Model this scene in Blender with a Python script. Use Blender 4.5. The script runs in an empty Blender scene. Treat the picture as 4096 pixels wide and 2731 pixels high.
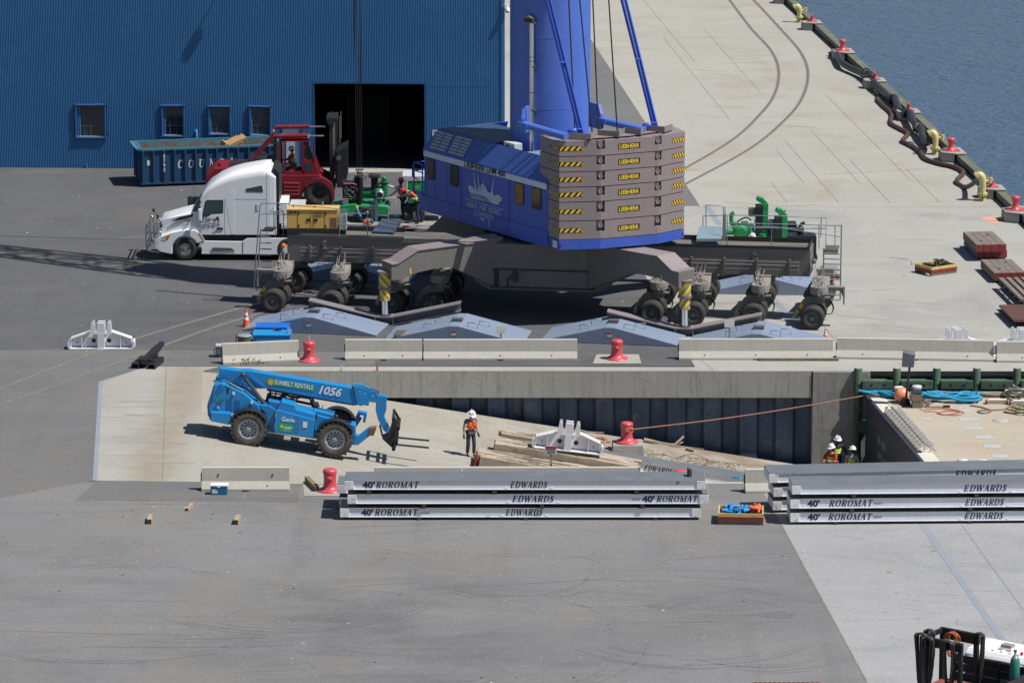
import bpy, bmesh, math, random
from mathutils import Vector, Matrix, Euler
from math import sin, cos, pi, radians as R, atan2, hypot
random.seed(7)
C = bpy.context.scene.collection
# ---------------------------------------------------------------- camera
FPX, PIT, CH = 16580.0, R(12.3), 35.78        # focal length in px of the 4096 px frame, pitch, height
cd = bpy.data.cameras.new('camera'); cam = bpy.data.objects.new('camera', cd); C.objects.link(cam)
cd.sensor_width = 36; cd.lens = 36*FPX/4096; cd.clip_start = 1; cd.clip_end = 3000
cam.location = (0, 0, CH); cam.rotation_euler = (R(90)-PIT, 0, 0)
bpy.context.scene.camera = cam
# ---------------------------------------------------------------- light
SUN = Vector((-.60, .19, -1)).normalized()    # direction the light travels
W = bpy.data.worlds.new('World'); bpy.context.scene.world = W; W.use_nodes = True
nt = W.node_tree; sky = nt.nodes.new('ShaderNodeTexSky'); sky.sky_type = 'NISHITA'; sky.sun_disc = False
sky.sun_elevation = math.asin(-SUN.z); sky.sun_rotation = atan2(-SUN.x, -SUN.y)
sky.air_density = 1.0; sky.dust_density = 0.6
bg = nt.nodes['Background']; bg.inputs[1].default_value = 0.062
nt.links.new(sky.outputs[0], bg.inputs[0])
sd = bpy.data.lights.new('sun', 'SUN'); sd.energy = 5.0; sd.angle = R(.53); sd.color = (1, .965, .90)
so = bpy.data.objects.new('sun', sd); C.objects.link(so); so.rotation_euler = SUN.to_track_quat('-Z', 'Y').to_euler(); so.location = (60, 100, 120)
sc = bpy.context.scene
sc.view_settings.view_transform = 'Standard'; sc.view_settings.look = 'None'; sc.view_settings.gamma = 1
sc.view_settings.exposure = 0.10
# ---------------------------------------------------------------- measuring helpers (rays of the survey camera)
def ray(x, y):
    dx = (x-2048)/FPX; dy = (1365.5-y)/FPX
    return Vector((dx, cos(PIT)+dy*sin(PIT), -sin(PIT)+dy*cos(PIT)))
def G(x, y, z=0.0):
    d = ray(x, y); t = (z-CH)/d.z; return Vector((d.x*t, d.y*t, z))
def GY(x, y, Y):
    d = ray(x, y); t = Y/d.y; return Vector((d.x*t, Y, CH+d.z*t))
def GP(x, y, p, n):                            # ray with a plane through p, normal n
    d = ray(x, y); o = Vector((0, 0, CH)); n = Vector(n); t = (Vector(p)-o).dot(n)/d.dot(n); return o+d*t
def xz(pts, Y, X0, Z0=0):                      # outline (x,z) in a plane facing the camera at depth Y, relative to X0
    o = []
    for x, y in pts:
        g = GY(x, y, Y); o.append((g.x-X0, g.z-Z0))
    return o
# ---------------------------------------------------------------- materials
MAT = {}
def mat(name, col, rough=.6, metal=0, var=.12, sc=1.5, bump=0, streak=0, rust=0, rustcol=(.16,.06,.025), dirt=0, dirtcol=(.2,.18,.15), spec=.5, trans=0, emit=0):
    if name in MAT: return MAT[name]
    m = bpy.data.materials.new(name); MAT[name] = m; m.use_nodes = True
    N = m.node_tree.nodes; L = m.node_tree.links; b = N['Principled BSDF']
    b.inputs['Roughness'].default_value = rough; b.inputs['Metallic'].default_value = metal
    b.inputs['Specular IOR Level'].default_value = spec
    if trans: b.inputs['Transmission Weight'].default_value = trans
    tc = N.new('ShaderNodeNewGeometry')
    def noise(scale, det=4, vec=None, ro=.6):
        n = N.new('ShaderNodeTexNoise'); n.inputs['Scale'].default_value = scale; n.inputs['Detail'].default_value = det
        n.inputs['Roughness'].default_value = ro; L.new(vec or tc.outputs['Position'], n.inputs['Vector']); return n
    def ramp(src, a, b_):
        r = N.new('ShaderNodeMapRange'); r.inputs[1].default_value = a; r.inputs[2].default_value = b_; L.new(src, r.inputs[0]); return r
    def mix(fac, a, bb, blend='MIX'):
        x = N.new('ShaderNodeMix'); x.data_type = 'RGBA'; x.blend_type = blend
        if hasattr(fac, 'links'): L.new(fac, x.inputs[0])
        else: x.inputs[0].default_value = fac
        for s, i in ((a, 6), (bb, 7)):
            if hasattr(s, 'links'): L.new(s, x.inputs[i])
            else: x.inputs[i].default_value = (*s, 1)
        return x.outputs[2]
    lo = tuple(c*(1-var) for c in col); hi = tuple(min(1, c*(1+var)) for c in col)
    out = mix(ramp(noise(sc, 5).outputs[0], .3, .7).outputs[0], lo, hi) if var else None
    if var: out = mix(ramp(noise(sc*9, 3).outputs[0], .35, .75).outputs[0], out, tuple(c*(1-var*.8) for c in col))
    if streak:
        mp = N.new('ShaderNodeMapping'); mp.inputs['Scale'].default_value = (5, 5, .35); L.new(tc.outputs['Position'], mp.inputs[0])
        f = ramp(noise(1.3, 4, mp.outputs[0]).outputs[0], .5, .8)
        out = mix(f.outputs[0], out or col, tuple(c*(1-streak) for c in col))
    if dirt:
        f = ramp(noise(sc*.8+.3, 6, None, .7).outputs[0], .62-dirt*.25, .78)
        out = mix(f.outputs[0], out or col, dirtcol)
    if rust:
        f = ramp(noise(sc*2.5, 6, None, .75).outputs[0], .70-rust*.25, .74-rust*.2)
        out = mix(f.outputs[0], out or col, rustcol)
    if out is not None: L.new(out, b.inputs['Base Color'])
    else: b.inputs['Base Color'].default_value = (*col, 1)
    if bump:
        n2 = noise(sc*14, 4); bp = N.new('ShaderNodeBump'); bp.inputs['Strength'].default_value = bump; bp.inputs['Distance'].default_value = .02
        L.new(n2.outputs[0], bp.inputs['Height']); L.new(bp.outputs[0], b.inputs['Normal'])
    if emit:
        b.inputs['Emission Color'].default_value = (*col, 1); b.inputs['Emission Strength'].default_value = emit
    return m
# ---------------------------------------------------------------- mesh builder
class M:
    def __init__(s): s.v = []; s.f = []; s.k = 0; s.mk = []; s.sm = []
    def add(s, vs, fs, smooth=False):
        b = len(s.v); s.v += [tuple(v) for v in vs]
        for f in fs: s.f.append([i+b for i in f]); s.mk.append(s.k); s.sm.append(smooth)
        return s
    def bx(s, x0, x1, y0, y1, z0, z1):
        return s.add([(x0,y0,z0),(x1,y0,z0),(x1,y1,z0),(x0,y1,z0),(x0,y0,z1),(x1,y0,z1),(x1,y1,z1),(x0,y1,z1)],
                     [(0,3,2,1),(4,5,6,7),(0,1,5,4),(1,2,6,5),(2,3,7,6),(3,0,4,7)])
    def box(s, c, d, e=(0,0,0)):
        m = Euler(e).to_matrix(); c = Vector(c); x, y, z = d[0]/2, d[1]/2, d[2]/2
        vs = [c+m@Vector(p) for p in ((-x,-y,-z),(x,-y,-z),(x,y,-z),(-x,y,-z),(-x,-y,z),(x,-y,z),(x,y,z),(-x,y,z))]
        return s.add(vs, [(0,3,2,1),(4,5,6,7),(0,1,5,4),(1,2,6,5),(2,3,7,6),(3,0,4,7)])
    def bar(s, p, q, w, h=None, up=(0,0,1)):
        p = Vector(p); q = Vector(q); d = (q-p).normalized(); u = Vector(up)
        if abs(d.dot(u)) > .98: u = Vector((0,1,0))
        a = d.cross(u).normalized(); b = a.cross(d).normalized(); h = h or w; a = a*w/2; b = b*h/2
        vs = [p-a-b, p+a-b, p+a+b, p-a+b, q-a-b, q+a-b, q+a+b, q-a+b]
        return s.add(vs, [(3,2,1,0),(4,5,6,7),(0,1,5,4),(1,2,6,5),(2,3,7,6),(3,0,4,7)])
    def prism(s, pts, a, b, ax='y'):
        n = len(pts); A = sum(pts[i][0]*pts[(i+1)%n][1]-pts[(i+1)%n][0]*pts[i][1] for i in range(n))
        if A < 0: pts = pts[::-1]
        if ax == 'y': f = lambda p, t: (p[0], t, p[1])
        elif ax == 'x': f = lambda p, t: (t, p[0], p[1])
        else: f = lambda p, t: (p[0], p[1], t)
        if ax == 'y': a, b = max(a, b), min(a, b)
        else: a, b = min(a, b), max(a, b)
        vs = [f(p, a) for p in pts]+[f(p, b) for p in pts]
        return s.add(vs, [list(range(n))[::-1], [n+i for i in range(n)]]+[[i, (i+1)%n, n+(i+1)%n, n+i] for i in range(n)])
    def cyl(s, p, q, r, r2=None, n=12, caps=True):
        p = Vector(p); q = Vector(q); d = (q-p).normalized(); u = Vector((0,0,1)) if abs(d.z) < .9 else Vector((1,0,0))
        a = d.cross(u).normalized(); b = d.cross(a).normalized(); r2 = r if r2 is None else r2
        vs = [p+a*r*cos(2*pi*i/n)+b*r*sin(2*pi*i/n) for i in range(n)]+[q+a*r2*cos(2*pi*i/n)+b*r2*sin(2*pi*i/n) for i in range(n)]
        s.add(vs, [[i, (i+1)%n, n+(i+1)%n, n+i][::-1] for i in range(n)], True)
        if caps: s.add(vs, [list(range(n)), [n+i for i in range(n)][::-1]])
        return s
    def tube(s, pts, r, n=6, smooth=0, caps=True):
        P = [Vector(p) for p in pts]
        if smooth and len(P) > 2:
            Q = []
            for i in range(len(P)-1):
                p0 = P[max(i-1, 0)]; p1 = P[i]; p2 = P[i+1]; p3 = P[min(i+2, len(P)-1)]
                for k in range(smooth):
                    t = k/smooth; Q.append(.5*((2*p1)+(p2-p0)*t+(2*p0-5*p1+4*p2-p3)*t*t+(3*p1-p0-3*p2+p3)*t**3))
            P = Q+[P[-1]]
        vs = []; a = None
        for i, p in enumerate(P):
            d = (P[min(i+1, len(P)-1)]-P[max(i-1, 0)]).normalized()
            if a is None: u = Vector((0,0,1)) if abs(d.z) < .9 else Vector((1,0,0)); a = d.cross(u).normalized()
            else: a = (a-d*a.dot(d)).normalized()
            b = d.cross(a); rr = r[min(i, len(r)-1)] if isinstance(r, (list, tuple)) else r
            vs += [p+a*rr*cos(2*pi*k/n)+b*rr*sin(2*pi*k/n) for k in range(n)]
        fs = [[i*n+k, i*n+(k+1)%n, (i+1)*n+(k+1)%n, (i+1)*n+k] for i in range(len(P)-1) for k in range(n)]
        s.add(vs, fs, True)
        if caps: s.add(vs, [list(range(n))[::-1], [(len(P)-1)*n+k for k in range(n)]])
        return s
    def lathe(s, prof, c=(0,0,0), n=16, ax='z', smooth=True, caps=True):
        c = Vector(c); vs = []
        for r, h in prof:
            for k in range(n):
                x, y = r*cos(2*pi*k/n), r*sin(2*pi*k/n)
                vs.append(c+(Vector((x, y, h)) if ax == 'z' else Vector((x, h, y)) if ax == 'y' else Vector((h, x, y))))
        m = len(prof); fl = ax == 'y'
        fs = [[i*n+k, i*n+(k+1)%n, (i+1)*n+(k+1)%n, (i+1)*n+k] for i in range(m-1) for k in range(n)]
        fs = [f[::-1] if fl else f for f in fs]
        s.add(vs, fs, smooth)
        if caps: s.add(vs, [list(range(n))[::-1] if not fl else list(range(n)), [(m-1)*n+k for k in range(n)]])
        return s
    def ball(s, c, r, n=12, m=8):
        r = (r, r, r) if not isinstance(r, (tuple, list)) else r; c = Vector(c); vs = []
        for i in range(m+1):
            t = pi*i/m
            for k in range(n): vs.append(c+Vector((r[0]*sin(t)*cos(2*pi*k/n), r[1]*sin(t)*sin(2*pi*k/n), -r[2]*cos(t))))
        return s.add(vs, [[i*n+k, i*n+(k+1)%n, (i+1)*n+(k+1)%n, (i+1)*n+k] for i in range(m) for k in range(n)], True)
    def quad(s, *p): return s.add(p, [list(range(len(p)))])
    def xf(s, mtx):
        s.v = [tuple(mtx@Vector(v)) for v in s.v]; return s
    def build(s, name, mats, parent=None, bevel=0, loc=None, rot=None):
        me = bpy.data.meshes.new(name); me.from_pydata(s.v, [], s.f)
        mats = mats if isinstance(mats, (list, tuple)) else [mats]
        for m in mats: me.materials.append(m)
        for p, k, sm in zip(me.polygons, s.mk, s.sm): p.material_index = min(k, len(mats)-1); p.use_smooth = sm
        me.validate(); me.update()
        o = bpy.data.objects.new(name, me); C.objects.link(o)
        if parent: o.parent = parent
        if loc is not None: o.location = loc
        if rot is not None: o.rotation_euler = rot if hasattr(rot, '__len__') else (0, 0, rot)
        if bevel:
            b = o.modifiers.new('bevel', 'BEVEL'); b.width = bevel; b.segments = 2; b.limit_method = 'ANGLE'; b.angle_limit = R(40)
        return o
def tag(o, label=None, cat=None, group=None, kind=None):
    if label: o['label'] = label
    if cat: o['category'] = cat
    if group: o['group'] = group
    if kind: o['kind'] = kind
    return o
def thing(name, label, cat, loc=(0,0,0), rz=0, group=None, rot=None):
    o = bpy.data.objects.new(name, None); C.objects.link(o); o.empty_display_size = .3
    o.location = loc; o.rotation_euler = rot if rot else (0, 0, rz); return tag(o, label, cat, group)
def copy_tree(o, loc=None, rz=None, label=None, group=None, parent=None):
    c = o.copy(); C.objects.link(c); c.parent = parent
    if loc is not None: c.location = loc
    if rz is not None: c.rotation_euler = (0, 0, rz)
    if label: c['label'] = label
    if group: c['group'] = group
    for ch in [x for x in bpy.data.objects if x.parent == o]: copy_tree(ch, parent=c)
    return c
# ---------------------------------------------------------------- lettering
def text_mesh(s, size, shear=0, bold=0, depth=.004, sx=1, spacing=1, serif=0):
    cu = bpy.data.curves.new('t', 'FONT'); cu.body = s; cu.size = size; cu.shear = shear; cu.offset = bold; cu.extrude = depth/2
    cu.space_character = spacing; cu.align_x = 'LEFT'; cu.resolution_u = 2
    o = bpy.data.objects.new('t', cu); C.objects.link(o); bpy.context.view_layer.update()
    me = bpy.data.meshes.new_from_object(o.evaluated_get(bpy.context.evaluated_depsgraph_get()))
    bpy.data.objects.remove(o); 
    for v in me.vertices: v.co.x *= sx
    return me
def text(s, size, m, parent, org, xdir=(1,0,0), up=(0,0,1), name='lettering', center=False, width=None, **k):
    """flat letters lying on a surface: org is the lower-left corner, xdir the reading direction, up the letters' up"""
    me = text_mesh(s, size, **k); xs = [v.co.x for v in me.vertices]; 
    if width:
        f = width/(max(xs)-min(xs))
        for v in me.vertices: v.co.x *= f
        xs = [v.co.x for v in me.vertices]
    me.materials.clear(); me.materials.append(m); me.name = name
    o = bpy.data.objects.new(name, me); C.objects.link(o); o.parent = parent
    a = Vector(xdir).normalized(); b = Vector(up); b = (b-a*b.dot(a)).normalized(); n = a.cross(b)
    org = Vector(org)-(a*(max(xs)+min(xs))/2 if center else a*min(xs))
    mt = Matrix((a, b, n)).transposed().to_4x4(); mt.translation = org; o.matrix_local = mt
    return o
SEG = {  # thick/thin serif capitals on a 0..1 grid: (x0,y0,x1,y1,width)
 'E': [(.2,0,.2,1,.17),(.05,0,.8,0,.05),(.05,1,.8,1,.05),(.2,.5,.6,.5,.05),(.8,0,.8,.2,.05),(.8,1,.8,.82,.05),(.6,.4,.6,.6,.05)],
 'D': [(.2,0,.2,1,.17),(.05,0,.55,0,.05),(.05,1,.55,1,.05),(.55,1,.82,.82,.09),(.82,.82,.9,.5,.16),(.9,.5,.82,.18,.16),(.82,.18,.55,0,.09)],
 'W': [(.08,1,.32,0,.16),(.32,0,.5,.9,.06),(.5,1,.75,0,.16),(.75,0,.98,1,.06),(-.05,1,.22,1,.05),(.4,1,.62,1,.05),(.85,1,1.08,1,.05)],
 'A': [(.1,0,.5,1,.06),(.5,1,.85,0,.17),(.22,.35,.72,.35,.05),(0,0,.25,0,.05),(.7,0,1,0,.05)],
 'R': [(.2,0,.2,1,.17),(.05,0,.38,0,.05),(.05,1,.6,1,.05),(.6,1,.8,.88,.09),(.8,.88,.8,.62,.15),(.8,.62,.6,.5,.09),(.2,.5,.6,.5,.05),(.5,.5,.85,0,.16),(.8,0,1,0,.05)],
 'S': [(.75,.82,.6,.97,.08),(.6,.97,.32,.97,.08),(.32,.97,.2,.78,.14),(.2,.78,.75,.3,.17),(.75,.3,.62,.04,.14),(.62,.04,.3,.03,.07),(.3,.03,.14,.2,.07),(.76,1,.76,.72,.05),(.13,0,.13,.28,.05)],
 'O': [(.5,1,.2,.85,.08),(.2,.85,.12,.5,.16),(.12,.5,.2,.15,.16),(.2,.15,.5,0,.08),(.5,0,.8,.15,.08),(.8,.15,.88,.5,.16),(.88,.5,.8,.85,.16),(.8,.85,.5,1,.08)],
 'M': [(.15,0,.15,1,.06),(.15,1,.5,.05,.15),(.5,.05,.85,1,.05),(.87,0,.87,1,.16),(0,0,.3,0,.05),(.7,0,1.02,0,.05),(0,1,.2,1,.05),(.8,1,1.02,1,.05)],
 'T': [(.5,0,.5,1,.17),(.05,1,.95,1,.06),(.32,0,.68,0,.05),(.07,1,.07,.78,.06),(.93,1,.93,.78,.06)],
 'C': [(.85,.8,.6,.98,.08),(.6,.98,.35,.95,.1),(.35,.95,.15,.7,.2),(.15,.7,.15,.3,.24),(.15,.3,.35,.05,.2),(.35,.05,.6,.02,.1),(.6,.02,.85,.2,.08),(.86,1,.86,.68,.07)],
 'U': [(.2,1,.2,.25,.24),(.2,.25,.4,.04,.14),(.4,.04,.65,.04,.08),(.65,.04,.82,.25,.09),(.82,.25,.82,1,.09),(0,1,.42,1,.07),(.65,1,1,1,.07)],
 'N': [(.15,0,.15,1,.08),(.15,1,.82,0,.2),(.84,0,.84,1,.08),(0,0,.32,0,.07),(0,1,.25,1,.07),(.68,1,1,1,.07)],
 'Y': [(.12,1,.5,.45,.2),(.88,1,.5,.45,.08),(.5,0,.5,.5,.22),(.28,0,.72,0,.07),(0,1,.3,1,.07),(.72,1,1,1,.07)],
}
WID = {'W': 1.2, 'M': 1.15, 'O': .95, 'S': .72, 'E': .8, 'R': .85, 'D': .9, 'A': .9, 'T': .85}
def serif(s, h, m, parent, org, width, slant=.28, xdir=(1,0,0), up=(0,0,1), th=.006, name='lettering', bold=1.0):
    b = M(); x = 0; gap = .16
    for ch in s:
        w = WID.get(ch, .9)
        for i, (x0, y0, x1, y1, t) in enumerate(SEG[ch]):
            t = max(t*bold, .09); y0 = min(max(y0, .04), .96); y1 = min(max(y1, .04), .96)
            p = Vector((x+x0*w, y0)); q = Vector((x+x1*w, y1)); d = (q-p).normalized(); e = d*t*.3; nn = Vector((-d.y, d.x))*t/2
            zz = .5+.04*i
            c4 = [p-e-nn, q+e-nn, q+e+nn, p-e+nn]; c4 = [(v.x+slant*v.y, v.y, zz) for v in c4]
            b.add(c4, [(0,1,2,3)])
        x += w+gap
    x -= gap; k = width/(x+slant)
    a = Vector(xdir).normalized(); u = Vector(up).normalized(); n = a.cross(u); org = Vector(org)
    b.v = [tuple(org+a*v[0]*k+u*v[1]*h+n*v[2]*th) for v in b.v]
    return b.build(name, m, parent)
# ================================================================ ground
def ground_mat(name, col, spots=0, var=.12, stain=None, brush=0, tint=None, marks=0, speck_col=(.6,.58,.52)):
    m = bpy.data.materials.new(name); m.use_nodes = True; N = m.node_tree.nodes; L = m.node_tree.links; b = N['Principled BSDF']
    b.inputs['Roughness'].default_value = .9; b.inputs['Specular IOR Level'].default_value = .25
    g = N.new('ShaderNodeNewGeometry')
    def mp(s, r=0):
        q = N.new('ShaderNodeMapping'); q.inputs['Scale'].default_value = s; q.inputs['Rotation'].default_value = (0, 0, r); L.new(g.outputs['Position'], q.inputs[0]); return q.outputs[0]
    def noise(v, sc, det=5, ro=.6, dist=0):
        n = N.new('ShaderNodeTexNoise'); n.inputs['Scale'].default_value = sc; n.inputs['Detail'].default_value = det; n.inputs['Roughness'].default_value = ro
        n.inputs['Distortion'].default_value = dist; L.new(v, n.inputs['Vector']); return n.outputs[0]
    def rng(s, a, c, lo=0, hi=1):
        r = N.new('ShaderNodeMapRange'); r.inputs[1].default_value = a; r.inputs[2].default_value = c; r.inputs[3].default_value = lo; r.inputs[4].default_value = hi; L.new(s, r.inputs[0]); return r.outputs[0]
    def mix(f, a, c, bl='MIX'):
        x = N.new('ShaderNodeMix'); x.data_type = 'RGBA'; x.blend_type = bl
        L.new(f, x.inputs[0]) if hasattr(f, 'links') else setattr(x.inputs[0], 'default_value', f)
        for s, i in ((a, 6), (c, 7)):
            if hasattr(s, 'links'): L.new(s, x.inputs[i])
            else: x.inputs[i].default_value = (*s, 1)
        return x.outputs[2]
    iso = mp((1, 1, 1)); lng = mp((.35, 1, 1), .15); lng2 = mp((1.4, .12, 1), -.08)
    o = mix(rng(noise(iso, .07, 6, .65), .35, .65), tuple(c*(1-var) for c in col), tuple(c*(1+var) for c in col))
    o = mix(rng(noise(lng, .45, 6, .7, .6), .42, .75), o, tuple(c*(1+var*1.1) for c in col))
    o = mix(rng(noise(lng2, .5, 4, .6), .55, .8, 0, .7), o, tuple(c*(1-var*.9) for c in col))
    if tint: o = mix(rng(noise(iso, .16, 5, .6, 1.0), .5, .72, 0, .85), o, tint)
    o = mix(rng(noise(mp((.5,1.6,1),.25), 1.3, 5, .75), .52, .80, 0, .45), o, tuple(c*(1-var*1.6) for c in col)); o = mix(rng(noise(mp((.25,1.2,1),-.3), .9, 6, .8, .8), .60, .72, 0, .6), o, tuple(min(1,c*(1+var*2.2)) for c in col)); fine = noise(iso, 9, 4, .8); o = mix(rng(fine, .35, .75, 0, .30), o, (0, 0, 0)); o = mix(rng(noise(iso, 3.2, 4, .75), .56, .80, 0, .35), o, tuple(min(1,c*(1+var*3)) for c in col))
    if marks > 5:   # tyre scrubs: rings of rubber swept by turning machines
        for (cx, cy, sc_, th) in ((5.2, 121.5, .62, .8), (-1.0, 133, .5, .6), (-13, 134, .34, .6), (18, 122, .45, .5)):
            q = N.new('ShaderNodeMapping'); q.inputs['Location'].default_value = (-cx*sc_, -cy*sc_, 0); q.inputs['Scale'].default_value = (sc_, sc_, .001); L.new(g.outputs['Position'], q.inputs[0])
            w = N.new('ShaderNodeTexWave'); w.wave_type = 'RINGS'; w.rings_direction = 'SPHERICAL'; w.inputs['Scale'].default_value = .33; w.inputs['Distortion'].default_value = 3.5; w.inputs['Detail'].default_value = 3; w.inputs['Detail Scale'].default_value = .5
            L.new(q.outputs[0], w.inputs['Vector'])
            f = N.new('ShaderNodeMath'); f.operation = 'MULTIPLY'; L.new(rng(w.outputs[1], .82, .98), f.inputs[0]); L.new(rng(noise(iso, .22, 4), .48, .66, 0, th*marks), f.inputs[1])
            o = mix(f.outputs[0], o, tuple(c*.55 for c in col))
    if spots:   # chips, droppings and gravel
        for sc_, thr, dens in ((.7, .040, .50), (1.9, .060, .52), (4.5, .10, .56)):
            v = N.new('ShaderNodeTexVoronoi'); v.inputs['Scale'].default_value = sc_; L.new(mix(.06, iso, iso) if False else iso, v.inputs['Vector'])
            f = N.new('ShaderNodeMath'); f.operation = 'MULTIPLY'; L.new(rng(v.outputs['Distance'], thr, thr*.6), f.inputs[0]); L.new(rng(noise(iso, .9, 2), dens, dens+.05, 0, spots), f.inputs[1])
            o = mix(f.outputs[0], o, speck_col)
    if stain: o = stain(N, L, g, noise, rng, mix, iso, o)
    L.new(o, b.inputs['Base Color'])
    bp = N.new('ShaderNodeBump'); bp.inputs['Strength'].default_value = .35; bp.inputs['Distance'].default_value = .01
    h = noise(iso, 30, 3, .7)
    if brush:
        w = N.new('ShaderNodeTexWave'); w.bands_direction = 'X'; w.inputs['Scale'].default_value = brush; w.inputs['Distortion'].default_value = .6; L.new(g.outputs['Position'], w.inputs['Vector']); h = w.outputs[1]; bp.inputs['Distance'].default_value = .008; bp.inputs['Strength'].default_value = .35
    L.new(h, bp.inputs['Height']); L.new(bp.outputs[0], b.inputs['Normal']); return m
A_COL = (.106,.107,.115)
asphalt = ground_mat('asphalt', A_COL, .8, .16, tint=(.145,.140,.136), marks=.8)
asph_yard = ground_mat('asphalt_yard', (.188,.188,.191), .9, .19, tint=(.23,.215,.195), marks=.9)
asphalt_new = ground_mat('asphalt_patch', (.16,.155,.15), .5, .10)
asphalt_old = ground_mat('asphalt_worn', (.155,.154,.156), .7, .14, tint=(.19,.18,.165), marks=.5)
asph_dark = ground_mat('asphalt_dark', (.12,.117,.114), .3, .10)
conc_dock = ground_mat('concrete_dock', (.395,.38,.34), .25, .07, tint=(.355,.31,.25))
conc_grey = ground_mat('concrete_grey', (.385,.38,.355), .35, .06, tint=(.30,.29,.275), marks=.6)
conc_blue = ground_mat('concrete_pale', (.345,.345,.355), .8, .09, tint=(.27,.275,.285), speck_col=(.2,.17,.13))
def sediment(N, L, g, noise, rng, mix, iso, o):
    s = N.new('ShaderNodeSeparateXYZ'); L.new(g.outputs['Position'], s.inputs[0])
    a = rng(s.outputs[0], -14.0, -12.9); c = rng(s.outputs[0], -11.4, -12.4)
    m1 = N.new('ShaderNodeMath'); m1.operation = 'MULTIPLY'; L.new(a, m1.inputs[0]); L.new(c, m1.inputs[1])
    m2 = N.new('ShaderNodeMath'); m2.operation = 'MULTIPLY'; L.new(m1.outputs[0], m2.inputs[0]); L.new(rng(noise(iso, .8, 6, .7), .3, .62, .25, 1), m2.inputs[1])
    return mix(m2.outputs[0], o, (.275,.235,.18))
conc_slab = ground_mat('concrete_slab', (.385,.375,.34), .2, .07, tint=(.30,.29,.275), stain=sediment)
def silt(N, L, g, noise, rng, mix, iso, o):
    s = N.new('ShaderNodeSeparateXYZ'); L.new(g.outputs['Position'], s.inputs[0])
    q = rng(s.outputs[0], -4, 7, .22, 1)
    m2 = N.new('ShaderNodeMath'); m2.operation = 'MULTIPLY'; L.new(q, m2.inputs[0]); L.new(rng(noise(iso, .5, 6, .7), .4, .6), m2.inputs[1])
    return mix(m2.outputs[0], o, (.25,.195,.14))
conc_ramp = ground_mat('concrete_ramp', (.37,.355,.315), .3, .08, tint=(.35,.31,.25), brush=4.3, stain=silt, marks=.0)
joint = mat('joint', (.25,.235,.21), .95, var=.3)
blue_line = mat('joint_sealant', (.245,.275,.32), .8, var=.12)
conc_wall = mat('concrete_wall', (.385,.375,.34), .9, var=.10, sc=.8, bump=.3, streak=.35, dirt=.25, dirtcol=(.22,.21,.19))
conc_bar = mat('concrete_barrier', (.47,.45,.40), .9, var=.07, sc=1.3, bump=.25, streak=.14)
def sheet(name, pts, z, m, holes=None, kind='structure'):
    pts = list(pts); A_ = sum(pts[i][0]*pts[(i+1)%len(pts)][1]-pts[(i+1)%len(pts)][0]*pts[i][1] for i in range(len(pts)))
    if A_ < 0: pts = pts[::-1]
    b = M(); b.add([(p[0], p[1], z) for p in pts], [list(range(len(pts)))]); o = b.build(name, m)
    if kind: o['kind'] = kind
    return o
def gp(*P): return [tuple(G(x, y)[:2]) for x, y in P]
def on(a, b, t): return (a[0]+(b[0]-a[0])*t, a[1]+(b[1]-a[1])*t)
# river edge of the dock, surveyed through two points; slip edges
qa, qb = G(3150, 0), G(4096, 870)
qd = (qa-qb).normalized()
def quay(Y): return qa+qd*((Y-qa.y)/qd.y)      # point of the river edge at depth Y
YW, YN = 158.6, 141.0                          # far wall and near wall of the slip
XE = quay(YW).x
RS = .161                                      # slope of the slip ramp
def X0(Y): return -12.15+(YW-Y)*.07            # head of the ramp
def ramp_z(x, y): return max(-4.0, min(0, -RS*(x-X0(y))))
def onramp(x, y, h=0):                         # picture ray with the ramp (raised by h)
    return GP(x, y, (X0(YW), YW, h), (RS, RS*.07, 1))
c0 = Vector(G(3120, 2090)); c1 = Vector(G(3470, 2731)); cdn = (c1-c0).normalized(); cl0 = (c0+cdn*((20.2-c0.y)/cdn.y)).x+.1; cl1 = (c0+cdn*((YN-c0.y)/cdn.y)).x+.1
gpoly = [(-400, 20), (90, 20), (90, YN), (X0(YN), YN), (X0(YW), YW), (XE, YW), tuple(quay(700)[:2]), (-400, 700)]
sheet('ground', gpoly, 0, asphalt)
sheet('yard', [(-400,20.2),(cl0,20.2)]+[(cl1,YN-.02),(-400,YN-.02)], .002, asph_yard)
# land body under the edges
b = M(); b.add([(X0(YN),YN,0),(90,YN,0),(90,YN,-9),(X0(YN),YN,-9)], [(0,1,2,3)]); o = b.build('slip_near_wall', conc_wall); tag(o, kind='structure')
# concrete areas 4 mm above
c0 = Vector(G(3120, 2090)); c1 = Vector(G(3470, 2731)); cdn = (c1-c0).normalized()
def cl(Y, off=0): p = c0+cdn*((Y-c0.y)/cdn.y); return (p.x+off, Y)
yb = G(2500, 830).y
sheet('concrete_apron', [cl(YW+.02), (XE, YW+.02), tuple(quay(yb)[:2]), cl(yb)], .004, conc_grey)
fa, fb = Vector(G(2365, 160)), Vector(G(2800, 825)); fd = (fa-fb).normalized()
f0 = fb+fd*90
sheet('dock_apron', [(cl(yb)[0]-1, yb+.03), tuple(quay(yb+.03)[:2]), tuple(quay(500)[:2]), (-2, 500), (-2, 204.3), (1.5, yb+.03)], .004, conc_dock)
sheet('asphalt_wedge', [tuple(fb[:2]), tuple(f0[:2]), (f0.x-.05, fb.y)], .008, asphalt_old)
sheet('concrete_pad', [cl(20.5), cl(YN-.01), (90, YN-.01), (90, 20.5)], .004, conc_blue)
sheet('slipway_head', gp((409,1524),(538,1479),(619,1466),(880,1466))+[(X0(YW), YW), (X0(YN), YN)]+gp((385,1922)), .004, conc_slab)
capl = [G(880, 1466), G(2790, 1468)]
sheet('pier_cap', [tuple(capl[0][:2]), tuple(capl[1][:2]), cl(YW+.9), cl(YW+.015), (X0(YW)+1.2, YW+.015)], .008, conc_slab)
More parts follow.
